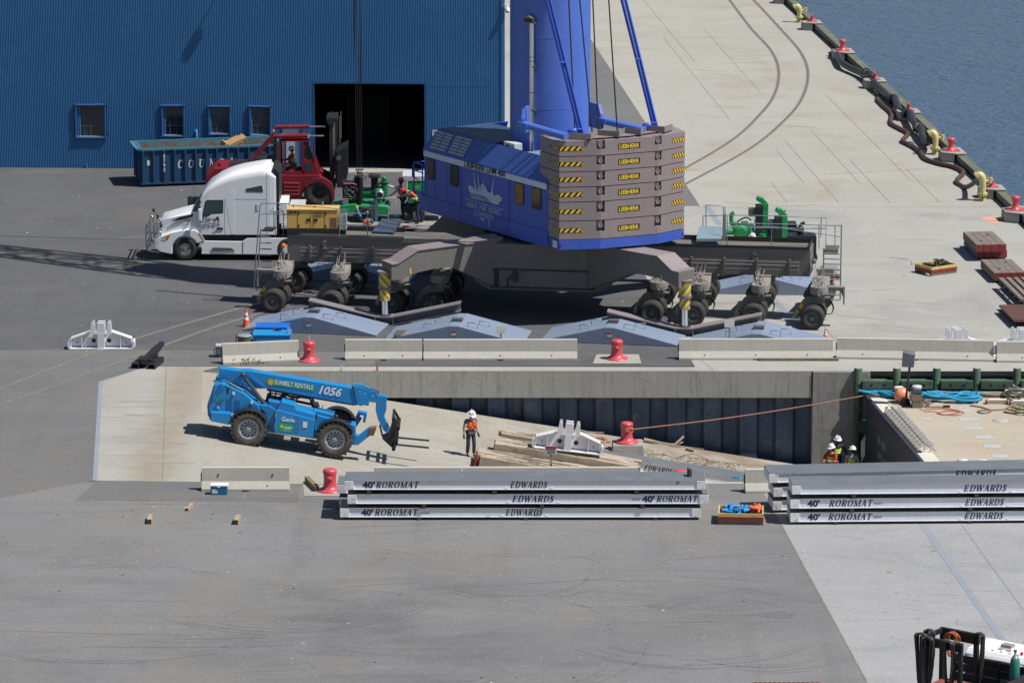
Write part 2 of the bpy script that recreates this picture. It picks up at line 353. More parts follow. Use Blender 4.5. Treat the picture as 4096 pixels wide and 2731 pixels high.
sheet('slip_curb', [(X0(YN)+.1, YN-.015), (X0(YN)+.1, G(0,1936).y)]+[cl(G(0,1936).y, -.01), cl(YN-.015, -.01)], .012, conc_slab)
sheet('asphalt_strip', gp((385,1924),(1205,1932),(1190,2010),(300,2000)), .004, asphalt_old)
sheet('old_asphalt', gp((0,1402),(480,1400),(1500,1410),(1500,1464),(619,1464),(536,1477),(405,1522),(380,1920),(0,1990)), .005, asphalt_old)
sheet('dark_patch', gp((452,858),(560,823),(700,826),(1100,836),(1100,905),(700,915),(470,885)), .004, asph_dark)
# painted, sealed and joint lines
def line(name, pts, w, m, z=.010, kind='structure', h=0):
    b = M(); P = [Vector((p[0], p[1])) for p in pts]; V = []
    for i, p in enumerate(P):
        d = (P[min(i+1, len(P)-1)]-P[max(0, i-1)]).normalized(); n = Vector((-d.y, d.x))*w/2; V += [(*(p-n), z), (*(p+n), z)]
    b.add(V, [(2*i+1, 2*i, 2*i+2, 2*i+3) for i in range(len(P)-1)]); o = b.build(name, m)
    if kind: o['kind'] = kind
    return o
line('edge_line', gp((403,1526),(380,1922)), .16, blue_line); line('edge_line', gp((403,1526),(540,1482)), .12, blue_line)
line('expansion_joint', gp((3690,2095),(3760,2200),(4010,2560),(4120,2731)), .22, blue_line)
line('expansion_joint', gp((3845,2095),(4110,2460)), .06, blue_line)
line('expansion_joint', gp((2880,900),(2825,822)), .3, blue_line)
line('expansion_joint', gp((3020,1120),(3190,1300)), .3, blue_line)
def joint_run(x, y0, y1, off=0, w=.03):
    p = G(x, y0); e = G(x, y1); line('joint', [p, p+qd*((e.y-p.y)/qd.y)], w, joint, .011)
for x, y0, y1 in ((2920,480,150),(3215,732,600),(3355,812,560),(3437,732,520),(3560,812,640),(3640,720,380),(3760,812,680),(3150,812,730),(2780,250,0),(3330,1350,1290),(3050,380,120)):
    joint_run(x, y0, y1)
line('joint', gp((3122,2090),(3471,2731)), .05, joint, .011)
line('joint', gp((3090,818),(3990,817)), .10, mat('pale_paint', (.5,.49,.46), .9))
line('joint', gp((0,1403),(480,1401),(900,1408)), .05, joint, .011)
line('joint', gp((2800,1440),(2855,1480)), .03, joint, .012)
line('joint', gp((665,1470),(650,1935)), .03, joint, .012); line('joint', gp((300,2003),(1205,1990)), .04, joint, .012)
steel_rail = mat('rail_steel', (.25,.215,.20), .45, .5, var=.2, sc=2, rust=.25); rail_gap = mat('rail_gap', (.27,.24,.20), .95, var=.3, sc=3)
def sm(pts, k=8):
    P = [Vector(p) for p in pts]; Q = []
    for i in range(len(P)-1):
        p0 = P[max(i-1,0)]; p1 = P[i]; p2 = P[i+1]; p3 = P[min(i+2,len(P)-1)]
        for j in range(k):
            t = j/k; Q.append(.5*((2*p1)+(p2-p0)*t+(2*p0-5*p1+4*p2-p3)*t*t+(3*p1-p0-3*p2+p3)*t**3))
    return Q+[P[-1]]
RA = sm(gp((2895,-30),(3000,110),(3085,205),(3115,290),(3095,385),(3030,470),(2930,560),(2745,671),(2560,760)))
RB = sm(gp((2985,-30),(3125,120),(3205,215),(3232,300),(3205,400),(3130,490),(3000,595),(2745,735),(2500,850)))
for r in (RA, RB): line('rail', r, .22, rail_gap, .012); line('rail', r, .10, steel_rail, .018)
rl1 = sm(gp((-10,1560),(300,1440),(480,1375),(820,1273),(1090,1200),(1500,1100),(2000,980)))
rl2 = sm(gp((-10,1625),(480,1448),(640,1388),(850,1312),(1100,1235),(1550,1100)))
for r in (rl1, rl2): line('rail', r, .20, rail_gap, .014); line('rail', r, .07, steel_rail, .020)
# ---- slip ramp, slip floor
b = M(); yy = [YN+(YW-YN)*i/6 for i in range(7)]; xl = 4.0/RS
V = []; Fc = []
for i, y in enumerate(yy): V += [(X0(y), y, 0), (X0(y)+xl, y, -4.0), (XE+12, y, -4.02)]
for i in range(6):
    for k in range(2): Fc.append((3*i+k, 3*i+k+1, 3*i+3+k+1, 3*i+3+k))
b.add(V, Fc); tag(b.build('slipway_ramp', conc_ramp), kind='structure')
# ---- water
wm = bpy.data.materials.new('river_water'); wm.use_nodes = True; N = wm.node_tree.nodes; L = wm.node_tree.links; bs = N['Principled BSDF']
bs.inputs['Base Color'].default_value = (.036,.10,.21,1); bs.inputs['Roughness'].default_value = .12; bs.inputs['IOR'].default_value = 1.33
gg = N.new('ShaderNodeNewGeometry'); hs = []
for s, r, sc_, w in (((1,1.3,1), .5, 1.3, 1.0), ((1,1.2,1), .1, 3.6, .28), ((1.2,2,1), -.4, .13, 1.6)):
    q = N.new('ShaderNodeMapping'); q.inputs['Scale'].default_value = s; q.inputs['Rotation'].default_value = (0,0,r); L.new(gg.outputs['Position'], q.inputs[0])
    n = N.new('ShaderNodeTexNoise'); n.inputs['Scale'].default_value = sc_; n.inputs['Detail'].default_value = 4; n.inputs['Roughness'].default_value = .55; L.new(q.outputs[0], n.inputs['Vector'])
    k = N.new('ShaderNodeMath'); k.operation = 'MULTIPLY'; k.inputs[1].default_value = w; L.new(n.outputs[0], k.inputs[0]); hs.append(k.outputs[0])
ad = N.new('ShaderNodeMath'); L.new(hs[0], ad.inputs[0]); L.new(hs[1], ad.inputs[1]); ad2 = N.new('ShaderNodeMath'); L.new(ad.outputs[0], ad2.inputs[0]); L.new(hs[2], ad2.inputs[1])
bp = N.new('ShaderNodeBump'); bp.inputs['Strength'].default_value = 1; bp.inputs['Distance'].default_value = .75; L.new(ad2.outputs[0], bp.inputs['Height']); L.new(bp.outputs[0], bs.inputs['Normal'])
sheet('river_water', [(17, 100), (400, 100), (1200, 1500), (-100, 1500), (17, 260)], -4.1, wm)
# ================================================================ slip wall, sheet piles, fenders
b = M(); wl, wr = X0(YW)+.2, 11.75
b.bx(wl, wr, YW, YW+1.5, -1.06, -.005)
for x in [wl+1.2*i for i in range(1, 20)]: b.bx(x, x+.02, YW-.004, YW, -1.05, -.02)
pw = thing('pier_wall', 'long concrete pier wall with overhanging cap along the boat ramp', 'wall')
b.build('wall_cap', conc_wall, pw, .03)
b = M(); b.bx(11.8, 14.05, YW-.05, YW+1.5, -4.1, -.006); b.build('end_block', mat('concrete_stained', (.30,.295,.27), .9, var=.16, sc=.5, bump=.3, streak=.45, dirt=.4, dirtcol=(.17,.15,.12)), pw, .02)
b = M(); x = wl; i = 0; P = []
while x < 12.0:
    for dx, dy in ((0,0),(.30,0),(.42,.30),(.95,.30),(1.07,0)): P.append((x+dx, YW+.75-(.30-dy)))
    x += 1.42
V = []
for p in P: V += [(p[0], p[1], -4.6), (p[0], p[1], -1.0)]
b.add(V, [(2*i, 2*i+2, 2*i+3, 2*i+1) for i in range(len(P)-1)])
b.build('sheet_piling', mat('sheet_pile_steel', (.10,.14,.215), .6, .2, var=.35, sc=.7, streak=.5, dirt=.35, dirtcol=(.24,.25,.26)), pw)
b = M(); b.bx(14.06, XE+.5, YW+.5, YW+1.5, -9, -.007); b.build('quay_face', conc_wall, pw)
b = M(); b.add([(X0(YW)-.1,YW+1.5,-.01),(14,YW+1.5,-.01),(14,YW+1.5,-4.5),(X0(YW),YW+1.5,-4.5)], [(0,1,2,3)]); b.build('backing', conc_wall, pw)
gtim = mat('green_timber', (.07,.125,.08), .8, var=.25, sc=1.2, streak=.4, bump=.3, dirt=.2, dirtcol=(.16,.19,.13)); gtop = mat('green_pile_top', (.32,.38,.27), .9, var=.2, sc=5); blk = mat('black_rubber', (.02,.02,.022), .7, var=.2, sc=3)
fen = thing('timber_fender', 'green timber fender beams and round piles along the quay behind the barge', 'fender')
def bolt(x, y, z, par): M().cyl((x, y+.06, z), (x, y-.004, z), .055, n=8).build('bolt_hole', blk, par)
pl = []
for i, (px, py, r, bot) in enumerate(((3435,1478,17,-5),(3592,1483,15.5,-5),(3752,1483,15.5,-5),(3916,1489,15.5,-5),(4078,1489,15.5,-5),(4240,1493,15.5,-5))):
    g = G(px, py, .15); r = r/102
    b = M(); b.lathe([(r,bot),(r,.13),(r*.9,.16)], (g.x, YW-.10, 0), 16); o = b.build('pile', gtim, fen); pl.append(g.x)
    t = M(); t.lathe([(r*.86,.161),(r*.7,.175)], (g.x, YW-.10, 0), 16); t.build('pile_top', gtop, o)
    bolt(g.x+.03, YW-.10-r-.01, -.50, o)
for i in range(5):
    x0, x1 = pl[i]+.17, pl[i+1]-.17; b = M(); b.bx(x0-.02, x1+.02, YW-.30, YW+.5, -.66, -.31); o = b.build('fender_beam', gtim, fen, .02)
    bolt(x0+(x1-x0)*.30, YW-.305, -.48, o); bolt(x0+(x1-x0)*.72, YW-.305, -.48, o)
b = M(); b.bx(pl[0]-.05, pl[0]+.42, YW-.32, YW+.3, -2.4, -1.95); b.build('fender_block', gtim, fen)
# ---- river edge: kerb beam with green face, mooring corbels, bollards, hydrants
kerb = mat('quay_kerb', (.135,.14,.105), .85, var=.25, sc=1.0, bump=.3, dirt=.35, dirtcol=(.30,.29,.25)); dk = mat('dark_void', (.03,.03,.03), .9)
qk = thing('quay_kerb', 'long weathered green timber kerb beam along the river edge', 'kerb'); qn = Vector((-qd.y, qd.x, 0)); 

def qline(Ya, Yb, o0, o1, z0, z1, name, m, par, bev=0):
    a, c = quay(Ya), quay(Yb); b = M(); q = [a+qn*o0, a+qn*o1, c+qn*o1, c+qn*o0]
    b.prism([(v.x, v.y) for v in q], z0, z1, 'z'); return b.build(name, m, par, bev)
qline(YW+.5, 300, -.05, .40, .10, .40, 'kerb_beam', kerb, qk, .03)
qline(YW+.5, 300, .0, .42, .0, .10, 'packing', dk, qk)
b = M(); a, c = quay(YW), quay(690); b.add([a+qn*-.001, c, c+Vector((0,0,-6)), a+Vector((0,0,-6))], [(0,1,2,3)]); o = b.build('dock_wall', conc_wall); tag(o, kind='structure')
# ================================================================ blue corrugated warehouse
wa, wb = G(0, 670), G(1700, 682); wu = (wb-wa).normalized(); wn = Vector((wu.y, -wu.x, 0))
WH = thing('warehouse', 'blue corrugated metal warehouse with small windows and one big open doorway', 'building', wa, atan2(wu.y, wu.x))
def bw(x, y, out=0): g = GP(x, y, wa+wn*out, wn); return ((g-wa).dot(wu), g.z)
blue_c = mat('blue_corrugated', (.036,.170,.385), .42, .0, var=.10, sc=.25, streak=.12, spec=.6); blue_trim = mat('blue_trim', (.018,.085,.235), .55, var=.2, sc=2)
xr = bw(2014, 0)[0]; BH = 11.5
door = (bw(1257,335)[0], bw(1697,335)[0], -.1, bw(1257,335)[1])
wins = [(296,427,415,557,4), (641,742,418,552,3), (828,926,421,545,3), (992,1088,421,550,3)]
ops = [door]
for a, c, t, bt, n in wins: ops.append((bw(a+12,0)[0]+.05, bw(c-10,0)[0]-.07, bw(a,bt-9)[1], bw(a,t+9)[1]))
pd = (bw(1125,505)[0], bw(1202,505)[0], -.1, bw(1125,505)[1]); ops.append(pd)
def corr(x0, x1, z0, z1, y=0, per=.082, amp=.030, ops=()):
    b = M(); x = x0
    while x < x1:
        iv = [(z0, z1)]
        for o in ops:
            if x+per > o[0] and x < o[1]:
                iv = [s for a, c in iv for s in ((a, min(c, o[2])), (max(a, o[3]), c)) if s[1]-s[0] > .01]
        V = [(x+per*k/6, y-amp*(.5-.5*cos(2*pi*k/6))) for k in range(7)]
        for a, c in iv:
            b.add([(p[0], p[1], a) for p in V]+[(p[0], p[1], c) for p in V], [(k, k+1, 8+k, 7+k) for k in range(6)], True)
        x += per
    return b
corr(-9, xr, 0, BH, ops=ops).build('front_wall', blue_c, WH)
corr(-45, -9, 0, BH, per=.3, amp=.05).build('front_wall_end', blue_c, WH)
b = M(); b.quad((xr,0,0),(xr-3,40,0),(xr-3,40,BH),(xr,0,BH)); b.quad((-45,0,0),(-45,0,BH),(-45,40,BH),(-45,40,0)); b.quad((-45,40,0),(-45,40,BH),(xr-3,40,BH),(xr-3,40,0)); b.build('side_walls', blue_c, WH)
b = M(); b.prism([(-.4,BH+.02),(20,BH+4),(40.4,BH+.02),(40.4,BH+.2),(20,BH+4.2),(-.4,BH+.2)], -45.4, xr+.25, 'x'); b.build('roof', mat('roof_metal', (.3,.32,.33), .5), WH)
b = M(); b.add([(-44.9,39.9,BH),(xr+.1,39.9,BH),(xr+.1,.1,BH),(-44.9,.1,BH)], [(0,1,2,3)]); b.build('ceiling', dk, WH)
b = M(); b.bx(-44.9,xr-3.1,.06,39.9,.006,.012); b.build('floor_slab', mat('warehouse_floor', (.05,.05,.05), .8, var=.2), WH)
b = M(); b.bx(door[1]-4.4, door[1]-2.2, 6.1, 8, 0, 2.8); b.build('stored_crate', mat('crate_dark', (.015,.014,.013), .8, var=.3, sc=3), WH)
b = M(); b.bx(xr-.12, xr+.03, -.06, .1, 0, BH); b.build('corner_trim', blue_c, WH)
b = M(); t = .07
b.bx(door[0]-t, door[0], -.035, .12, 0, door[3]+t); b.bx(door[1], door[1]+t, -.035, .12, 0, door[3]+t); b.bx(door[0], door[1], -.035, .12, door[3], door[3]+t); b.build('door_frame', blue_trim, WH)
b = M(); p = bw(1697, 343); b.bx(p[0]+.1, bw(1965,343)[0], -.03, 0, p[1], p[1]+.05); b.build('wall_flashing', blue_c, WH)
b = M(); p = bw(1160, 50); b.bx(p[0], xr-1.3, -.024, 0, p[1], p[1]+.04); b.build('wall_flashing', blue_c, WH)
# threshold of broken concrete
b = M(); b.prism([(door[0]-.1,-.9),(door[0]+1.5,-.95),(door[0]+4.6,-.62),(door[1]+.2,-.5),(door[1]+.2,.3),(door[0]-.1,.3)], .0, .03, 'z'); b.build('threshold', mat('threshold_gravel', (.38,.36,.32), .95, var=.3, sc=6, bump=.6), WH)
glass = mat('window_glass', (.03,.04,.055), .08, 0, var=.4, sc=1.2, spec=.8); wood_w = mat('window_mullion', (.10,.11,.14), .6)
glass2 = mat('window_glass_hazy', (.06,.085,.13), .25, 0, var=.5, sc=.9, spec=.8)
for i, (a, c, t_, b_, n) in enumerate(wins):
    x0, zt = bw(a, t_); x1, zb = bw(c, b_); f = M(); w = .13
    rg = random.Random(i)
    def puffy(p, q, k):
        P = [Vector(p)+(Vector(q)-Vector(p))*j/k for j in range(k+1)]; P = [v+Vector((rg.uniform(-.012,.012), 0, rg.uniform(-.012,.012))) for v in P]
        f.tube(P, [rg.uniform(.062,.078) for _ in P], 6)
    puffy((x0+w/2,-.05,zb),(x0+w/2,-.05,zt),10); puffy((x1-w/2,-.05,zb),(x1-w/2,-.05,zt),10); puffy((x0,-.05,zt-w/2),(x1,-.05,zt-w/2),7); puffy((x0,-.05,zb+w/2),(x1,-.05,zb+w/2),7)
    fr = f.build('window', blue_trim, WH)
    s = M(); s.bx(x0+w, x1-w, -.09, .05, zb+w*.6, zb+w*1.15); s.build('sill', mat('sill_light', (.28,.33,.45), .7, var=.3, sc=6), fr)
    g = M(); g.bx(x0+w*.8, x1-w*.8, .06, .08, zb+w*.8, zt-w*.8); g.build('pane', glass2 if i >= 2 else glass, fr)
    m = M(); xa, xb, za, zc = x0+w, x1-w, zb+w*1.1, zt-w
    for k in range(1, n): X = xa+(xb-xa)*k/n; m.bx(X-.014, X+.014, .03, .058, za, zc)
    for k in range(1, 3): Z = za+(zc-za)*k/3; m.bx(xa, xb, .034, .057, Z-.016, Z+.016)
    m.bx(xa, xa+.035, .025, .057, za, zc); m.bx(xb-.035, xb, .025, .057, za, zc); m.bx(xa, xb, .022, .057, zc-.035, zc)
    m.build('mullions', wood_w, fr)
b = M(); b.bx(pd[0]+.07, pd[1]-.07, .02, .06, 0, pd[3]-.07); o = b.build('entry_door', mat('pale_door', (.55,.6,.72), .5, var=.04), WH)
M().cyl((pd[1]-.16,.02,1.0), (pd[1]-.16,-.05,1.0), .03, n=8).build('door_knob', mat('galv', (.45,.46,.47), .4, .7, var=.1), o)
b = M(); b.bx(pd[0]-.03, pd[0]+.07, -.04, .1, 0, pd[3]+.03); b.bx(pd[1]-.07, pd[1]+.03, -.04, .1, 0, pd[3]+.03); b.bx(pd[0]+.07, pd[1]-.07, -.04, .1, pd[3]-.07, pd[3]+.03); b.build('entry_frame', blue_trim, WH)
galv = mat('galv', (.45,.46,.47)); p = bw(787, 547); b = M(); b.tube([(p[0],-.02,p[1]-.3),(p[0],-.02,p[1]+.3),(p[0],-.12,p[1]+.36),(p[0],-.2,p[1]+.25)], .055, 8); b.build('vent_pipe', blue_c, WH)
p = bw(346, 667); M().box((p[0],-.06,.12),(.08,.1,.22)).build('wall_tap', blue_c, WH)
p = bw(1730, 547); s_ = M().bx(p[0], p[0]+.25, -.05, -.03, p[1], p[1]+.33).build('wall_sign', mat('white_paint', (.72,.72,.70), .5, var=.04), WH)
M().bx(p[0]+.06, p[0]+.19, -.055, -.05, p[1]+.2, p[1]+.27).build('sign_symbol', mat('black_paint', (.02,.02,.022), .5), s_)
metal_dk = mat('dark_metal', (.045,.045,.048), .5, .3, var=.2, sc=3)
# floodlight on its arm, security dome
p = bw(905, -30); fl = thing('floodlight', 'dark floodlight on an arm high on the blue wall', 'lamp', wa+wu*p[0]+Vector((0,0,p[1])), atan2(wu.y, wu.x))
M().tube([(0,0,.55),(0,-.35,.55),(0,-.5,.35)], .03, 6).build('arm', metal_dk, fl)
b = M(); b.box((0,-.5,.2),(.33,.22,.42)); b.prism([(-.1,-.02),(.1,-.02),(.05,-.22),(-.05,-.22)], -.55, -.45); b.build('lamp_head', metal_dk, fl, .02)
p = bw(2010, 30); cc = thing('security_camera', 'white dome security camera on the corner of the blue wall', 'camera', wa+wu*(xr)+Vector((0,0,p[1])), atan2(wu.y, wu.x)); wht = mat('white_plastic', (.78,.78,.78), .4, var=.03)
M().tube([(0,-.05,.05),(.08,-.1,.16),(.18,-.14,.12),(.2,-.15,0)], .035, 8).build('bracket', wht, cc)
M().lathe([(.06,.02),(.12,-.05),(.13,-.17)], (.2,-.15,0), 14).build('housing', wht, cc); M().lathe([(.11,-.171),(.09,-.23),(.04,-.26)], (.2,-.15,0), 14).build('dome', mat('dark_glass', (.02,.02,.03), .1), cc)
# ================================================================ river edge furniture
red = mat('red_paint', (.60,.075,.095), .35, var=.12, sc=2.5, streak=.12, spec=.6, dirt=.25, dirtcol=(.58,.17,.17)); yel_p = mat('pale_yellow_paint', (.62,.55,.25), .5, var=.12, sc=3, streak=.2, rust=.15)
concb = mat('concrete_block', (.34,.33,.30), .9, var=.12, sc=1.5, bump=.3, streak=.2)
def at_quay(x, y, off=.45):                   # snap a seen point to its distance along the river edge
    g = G(x, y); Y = (g-qa).dot(qd); p = qa+qd*Y+qn*off; return p
qyaw = atan2(qd.y, qd.x)-pi/2
def corbel(x, y, label, ln=1.9):
    p = at_quay(x, y, .0); t = thing('mooring_block', label, 'concrete block', p, qyaw, 'concrete mooring blocks along the river edge')
    b = M(); l = ln/2; b.prism([(-1.12,-l*.5),(-1.12,l*.5),(-.45,l),(.08,l),(.08,-l),(-.45,-l)], .42, .50, 'z'); b.prism([(-1.12,-l*.5),(-1.12,l*.5),(-.52,l*.93),(-.52,-l*.93)], .006, .419, 'z'); b.build('block', concb, t, .03); return p
def far_bollard(p, label):
    t = thing('mooring_bollard', label, 'bollard', p+qn*(.55)+Vector((0,0,.50)), 0, 'red bollards along the river edge')
    b = M(); b.lathe([(.26,0),(.26,.04),(.18,.08),(.135,.24),(.145,.36),(.195,.48),(.21,.55),(.20,.61),(.13,.645),(.001,.65)], (0,0,0), 18); b.build('post', red, t); M().bx(-.42,.42,-.42,.42,-.0,.03).build('base_plate', red, t)
def cleat(p, label):
    t = thing('mooring_cleat', label, 'cleat', p+qn*(.5)+Vector((0,0,.50)), qyaw, 'small red horn cleats along the river edge')
    b = M(); b.lathe([(.18,0),(.14,.06),(.10,.2),(.11,.28)], (0,0,0), 10); b.tube([(0,-.30,.40),(0,-.12,.30),(0,.12,.30),(0,.30,.40)], [.05,.09,.09,.05], 8); b.build('horn', red, t); M().bx(-.3,.3,-.3,.3,0,.03).build('base_plate', red, t)
blist = [(3200,12,0),(3311,118,0),(3425,235,1),(3553,352,0),(3687,478,0),(3850,640,1),(4006,788,0),(4102,880,1)]
nm = ['topmost', 'second from top', 'third from top', 'beside the black hoses', 'just above the black hose standpipe', 'between two yellow standpipes', 'below the lowest standpipe', 'cut by the right edge']
for (x, y, k), n in zip(blist, nm):
    p = corbel(x, y, 'concrete mooring block on the quay, '+n, 1.9 if k else 1.4)
    far_bollard(p, 'round headed red bollard on the river edge block, '+n) if k else cleat(p, 'small red horn cleat on the river edge block, '+n)
def standpipe(x, y, label, h, lean):
    t = thing('standpipe', label, 'standpipe', G(x, y), 0, 'pale yellow pipe outlets on the quay')
    b = M(); b.cyl((0,0,0),(0,0,.28),.17,n=14); b.build('foot', yel_p, t)
    b = M(); b.cyl((0,0,.28),(0,0,.33),.25,n=14); b.cyl((0,0,.34),(0,0,.39),.25,n=14); b.build('flange', yel_p, t)
    b = M(); b.tube([(0,0,.39),(0,0,h*.75),(-.04,0,h*.92),(-.14,.02,h),(-.24,.04,h-.04)], [.155,.155,.16,.17,.17], 12, 3); b.build('elbow', yel_p, t)
    b = M(); b.cyl((-.24,.04,h-.04),(-.31,.05,h-.09),.22,n=14); b.build('hose_flange', yel_p, t)
    b = M(); b.cyl((.0,0,h*.75),(.42,.1,h*.78),.045,n=8); b.cyl((.36,.1,h*.78-.13),(.40,.1,h*.78+.13),.10,n=10); b.build('valve', yel_p, t)
    M().cyl((.34,.12,.75*h),(.40,.12,1.15*h),.015,n=6).build('valve_stem', metal_dk, t); M().cyl((-.02,-.2,.0),(-.02,-.22,.45),.02,n=6).build('drain_rod', metal_dk, t)
standpipe(3197, 90, 'pale yellow standpipe at the top of the quay, no hose on it', 1.0, 0)
standpipe(3740, 618, 'pale yellow standpipe joined to the end of the black hoses', 1.12, 0)
standpipe(3929, 803, 'lowest pale yellow standpipe, joined to the brown hose', 1.25, 0)
hose_b = mat('hose_black', (.03,.032,.038), .5, var=.25, sc=3, dirt=.1, dirtcol=(.09,.09,.09)); hose_r = mat('hose_brown', (.095,.045,.038), .6, var=.3, sc=3)
def hose(name, label, pts, r, m, grp, zf=None, ends=True):
    P = [G(x, y, (zf[i] if zf else r)) for i, (x, y) in enumerate(pts)]
    t = thing(name, label, 'hose', P[0]*1, 0, grp); o = P[0]; Q = [p-o for p in P]
    M().tube(Q, r, 10, 5).build('hose_body', m, t)
    if ends:
        for e, f in ((0, 1), (-1, -2)):
            d = (Q[f]-Q[e]).normalized(); M().cyl(Q[e]-d*.03, Q[e]+d*.05, r*1.5, n=12).build('coupling', metal_dk, t); M().cyl(Q[e]+d*.09, Q[e]+d*.22, r*1.15, n=12).build('collar', galv, t)
hg = 'big rubber hoses lying along the river edge'
hose('hose', 'thick black hose with a curved upper end, highest on the quay', [(3327,222),(3335,212),(3352,222),(3368,252),(3400,272),(3445,293),(3482,318)], .19, hose_b, hg, [.05,.2,.35,.35,.3,.3,.35])
hose('hose', 'thick black hose beginning at the flange under the third bollard', [(3465,292),(3485,300),(3500,335),(3535,368),(3570,398)], .19, hose_b, hg, [.45,.5,.4,.35,.4])
hose('hose', 'thick black hose bent over a stand in the middle of the line', [(3562,395),(3578,390),(3590,420),(3604,446),(3640,452),(3655,488),(3675,513)], .19, hose_b, hg, [.4,.5,.45,.4,.5,.45,.4])
hose('hose', 'short thick black hose ending at the yellow standpipe', [(3668,508),(3682,508),(3690,545),(3707,572),(3726,556)], .19, hose_b, hg, [.45,.5,.35,.3,.8])
hose('hose', 'thin black hose end drooping from the quay kerb', [(3585,440),(3600,452),(3620,456)], .15, hose_b, hg, [.3,.35,.4])
BR = [(3510,398),(3531,421),(3567,455),(3564,492),(3602,516),(3632,535),(3610,563),(3643,580)]; BR2 = [(3643,580),(3680,606),(3703,635),(3762,656),(3816,668),(3854,690),(3827,724),(3862,749),(3908,724)]
hose('hose', 'brown winding hose, upper length beside the black hoses', BR, .115, hose_r, hg)
hose('hose', 'brown winding hose, lower length running to the lowest standpipe', BR2, .115, hose_r, hg, [.12]*8+[.9])
for i, (x, y) in enumerate(((3470,322),(3497,345),(3515,380),(3580,425),(3625,478),(3665,528),(3690,538))):
    t = thing('hose_saddle', 'small yellow steel saddle holding up the black hoses, number %s from the top' % ['one','two','three','four','five','six','seven'][i], 'stand', G(x, y), qyaw, 'yellow saddles under the hoses')
    b = M(); b.bar((-.25,0,0),(0,0,.30),.05); b.bar((.25,0,0),(0,0,.30),.05); b.bar((-.3,-.15,.02),(-.3,.15,.02),.05); b.bar((.3,-.15,.02),(.3,.15,.02),.05); b.bar((-.3,0,.05),(.3,0,.05),.05); b.bar((-.2,0,.22),(.2,0,.22),.08); b.build('frame', yel_p, t)
rust_m = mat('rusty_steel', (.22,.085,.045), .8, .1, var=.35, sc=3)
b = M(); P = [G(3300,160,.05), G(3318,183,.05), G(3335,197,.05)]; o = P[0]
t = thing('bent_strap', 'bent rusty steel strap lying above the first hose', 'scrap', o); M().tube([p-o for p in P], .07, 5, 3).build('strap', rust_m, t)
# orange survey circles on the slab
orng = mat('orange_spray', (.62,.33,.22), .9, var=.15, sc=6)
for (x, y, r) in ((3966,875,.5),(3980,891,.36)):
    g = G(x, y); b = M(); b.lathe([(r,.010),(r*.96,.012)], (g.x,g.y,0), 24); tag(b.build('paint_mark', orng), kind='structure')
# ---- timber mats, plates, pallets
old_w = mat('weathered_timber', (.20,.165,.14), .9, var=.3, sc=3, streak=0, bump=.4, dirt=.4, dirtcol=(.11,.09,.08)); red_w = mat('red_end_paint', (.24,.03,.03), .7, var=.3, sc=4, dirt=.2, dirtcol=(.12,.06,.05))
def timber_mat(label, x, y, z, w, l, h, yaw, n=4, grp='heavy timber crane mats on the right'):
    g = G(x, y, z); t = thing('timber_mat', label, 'timber mat', g, yaw, grp)
    for i in range(n):
        a = w*i/n+.006; c = w*(i+1)/n-.006
        o = M().bx(a, c, 0, l, 0, h).build('timber', old_w, t, .012); M().bx(a+.004, c-.004, -.006, -.001, .01, h-.01).build('painted_end', red_w, o)
    for q in (.3, .75): M().cyl((w*.3 if q < .5 else w*.7, l*q, h), (w*.3 if q < .5 else w*.7, l*q, h+.012), .09, n=10).build('bolt_head', metal_dk, t)
yw_ = R(5)
timber_mat('upper timber mat of the taller stack by the quay, red end paint', 3905, 1008, .44, 1.36, 3.1, .33, yw_)
timber_mat('lower timber mat of the taller stack by the quay', 3908, 1033, .06, 1.36, 3.1, .33, yw_)
timber_mat('single timber mat in front of the taller stack', 3976, 1124, .10, 1.38, 3.0, .36, yw_)
for (z, n) in ((.02,'lower'),(.30,'upper')):
    g = G(4082, 1215, z); t = thing('slatted_skid', 'open slatted timber skid at the right edge, %s one' % n, 'skid', g, yw_, 'slatted timber skids at the right edge')
    for i in range(5): M().bx(.0+i*.32, .2+i*.32, 0, 4.6, .1, .2).build('slat', old_w, t)
    for j in range(5): M().bx(0, 1.5, .2+j*1.0, .38+j*1.0, 0, .1).build('bearer', old_w, t)
plate_m = mat('rust_plate', (.17,.085,.06), .55, .4, var=.3, sc=1.5, dirt=.3, dirtcol=(.10,.05,.04))
for i, n in enumerate(('lower','upper')):
    g = G(4057, 1288, .12+.16*i); t = thing('steel_plate', 'brown rusty steel road plate, %s one of the stack' % n, 'steel plate', g, yw_, 'steel road plates at the right edge'); M().bx(0,3,0,3.1,0,.08).build('plate', plate_m, t)
    M().bx(.2,2.8,.4,.5,-.1,0).build('bearer', old_w, t); M().bx(.2,2.8,2.5,2.6,-.1,0).build('bearer', old_w, t)
# ================================================================ mobile harbour crane
CC = Vector((1.59, 170.87, 0)); uy_ = R(-8.7); ux = Vector((cos(uy_), sin(uy_), 0)); uy = Vector((-sin(uy_), cos(uy_), 0))
CR = thing('mobile_harbor_crane', 'huge mobile harbour crane with blue machine house and tower on a grey wheeled undercarriage', 'crane', CC)
MU = Matrix.Rotation(uy_, 4, 'Z')                     # undercarriage frame -> crane local
TC = Matrix.Translation(-CC)
def U(x, y, z): return CC+ux*x+uy*y+Vector((0,0,z))
def bu(b, name, m, par=None, bev=0): b.xf(MU); return b.build(name, m, par or CR, bev)
def bwd(b, name, m, par=None, bev=0): b.xf(TC); return b.build(name, m, par or CR, bev)
mauve = mat('mauve_paint', (.255,.212,.218), .55, var=.08, sc=.8, streak=.14, dirt=.15, dirtcol=(.20,.165,.16)); olive = mat('undercarriage_paint', (.165,.155,.142), .6, var=.12, sc=1, streak=.15, dirt=.2, dirtcol=(.13,.12,.11))
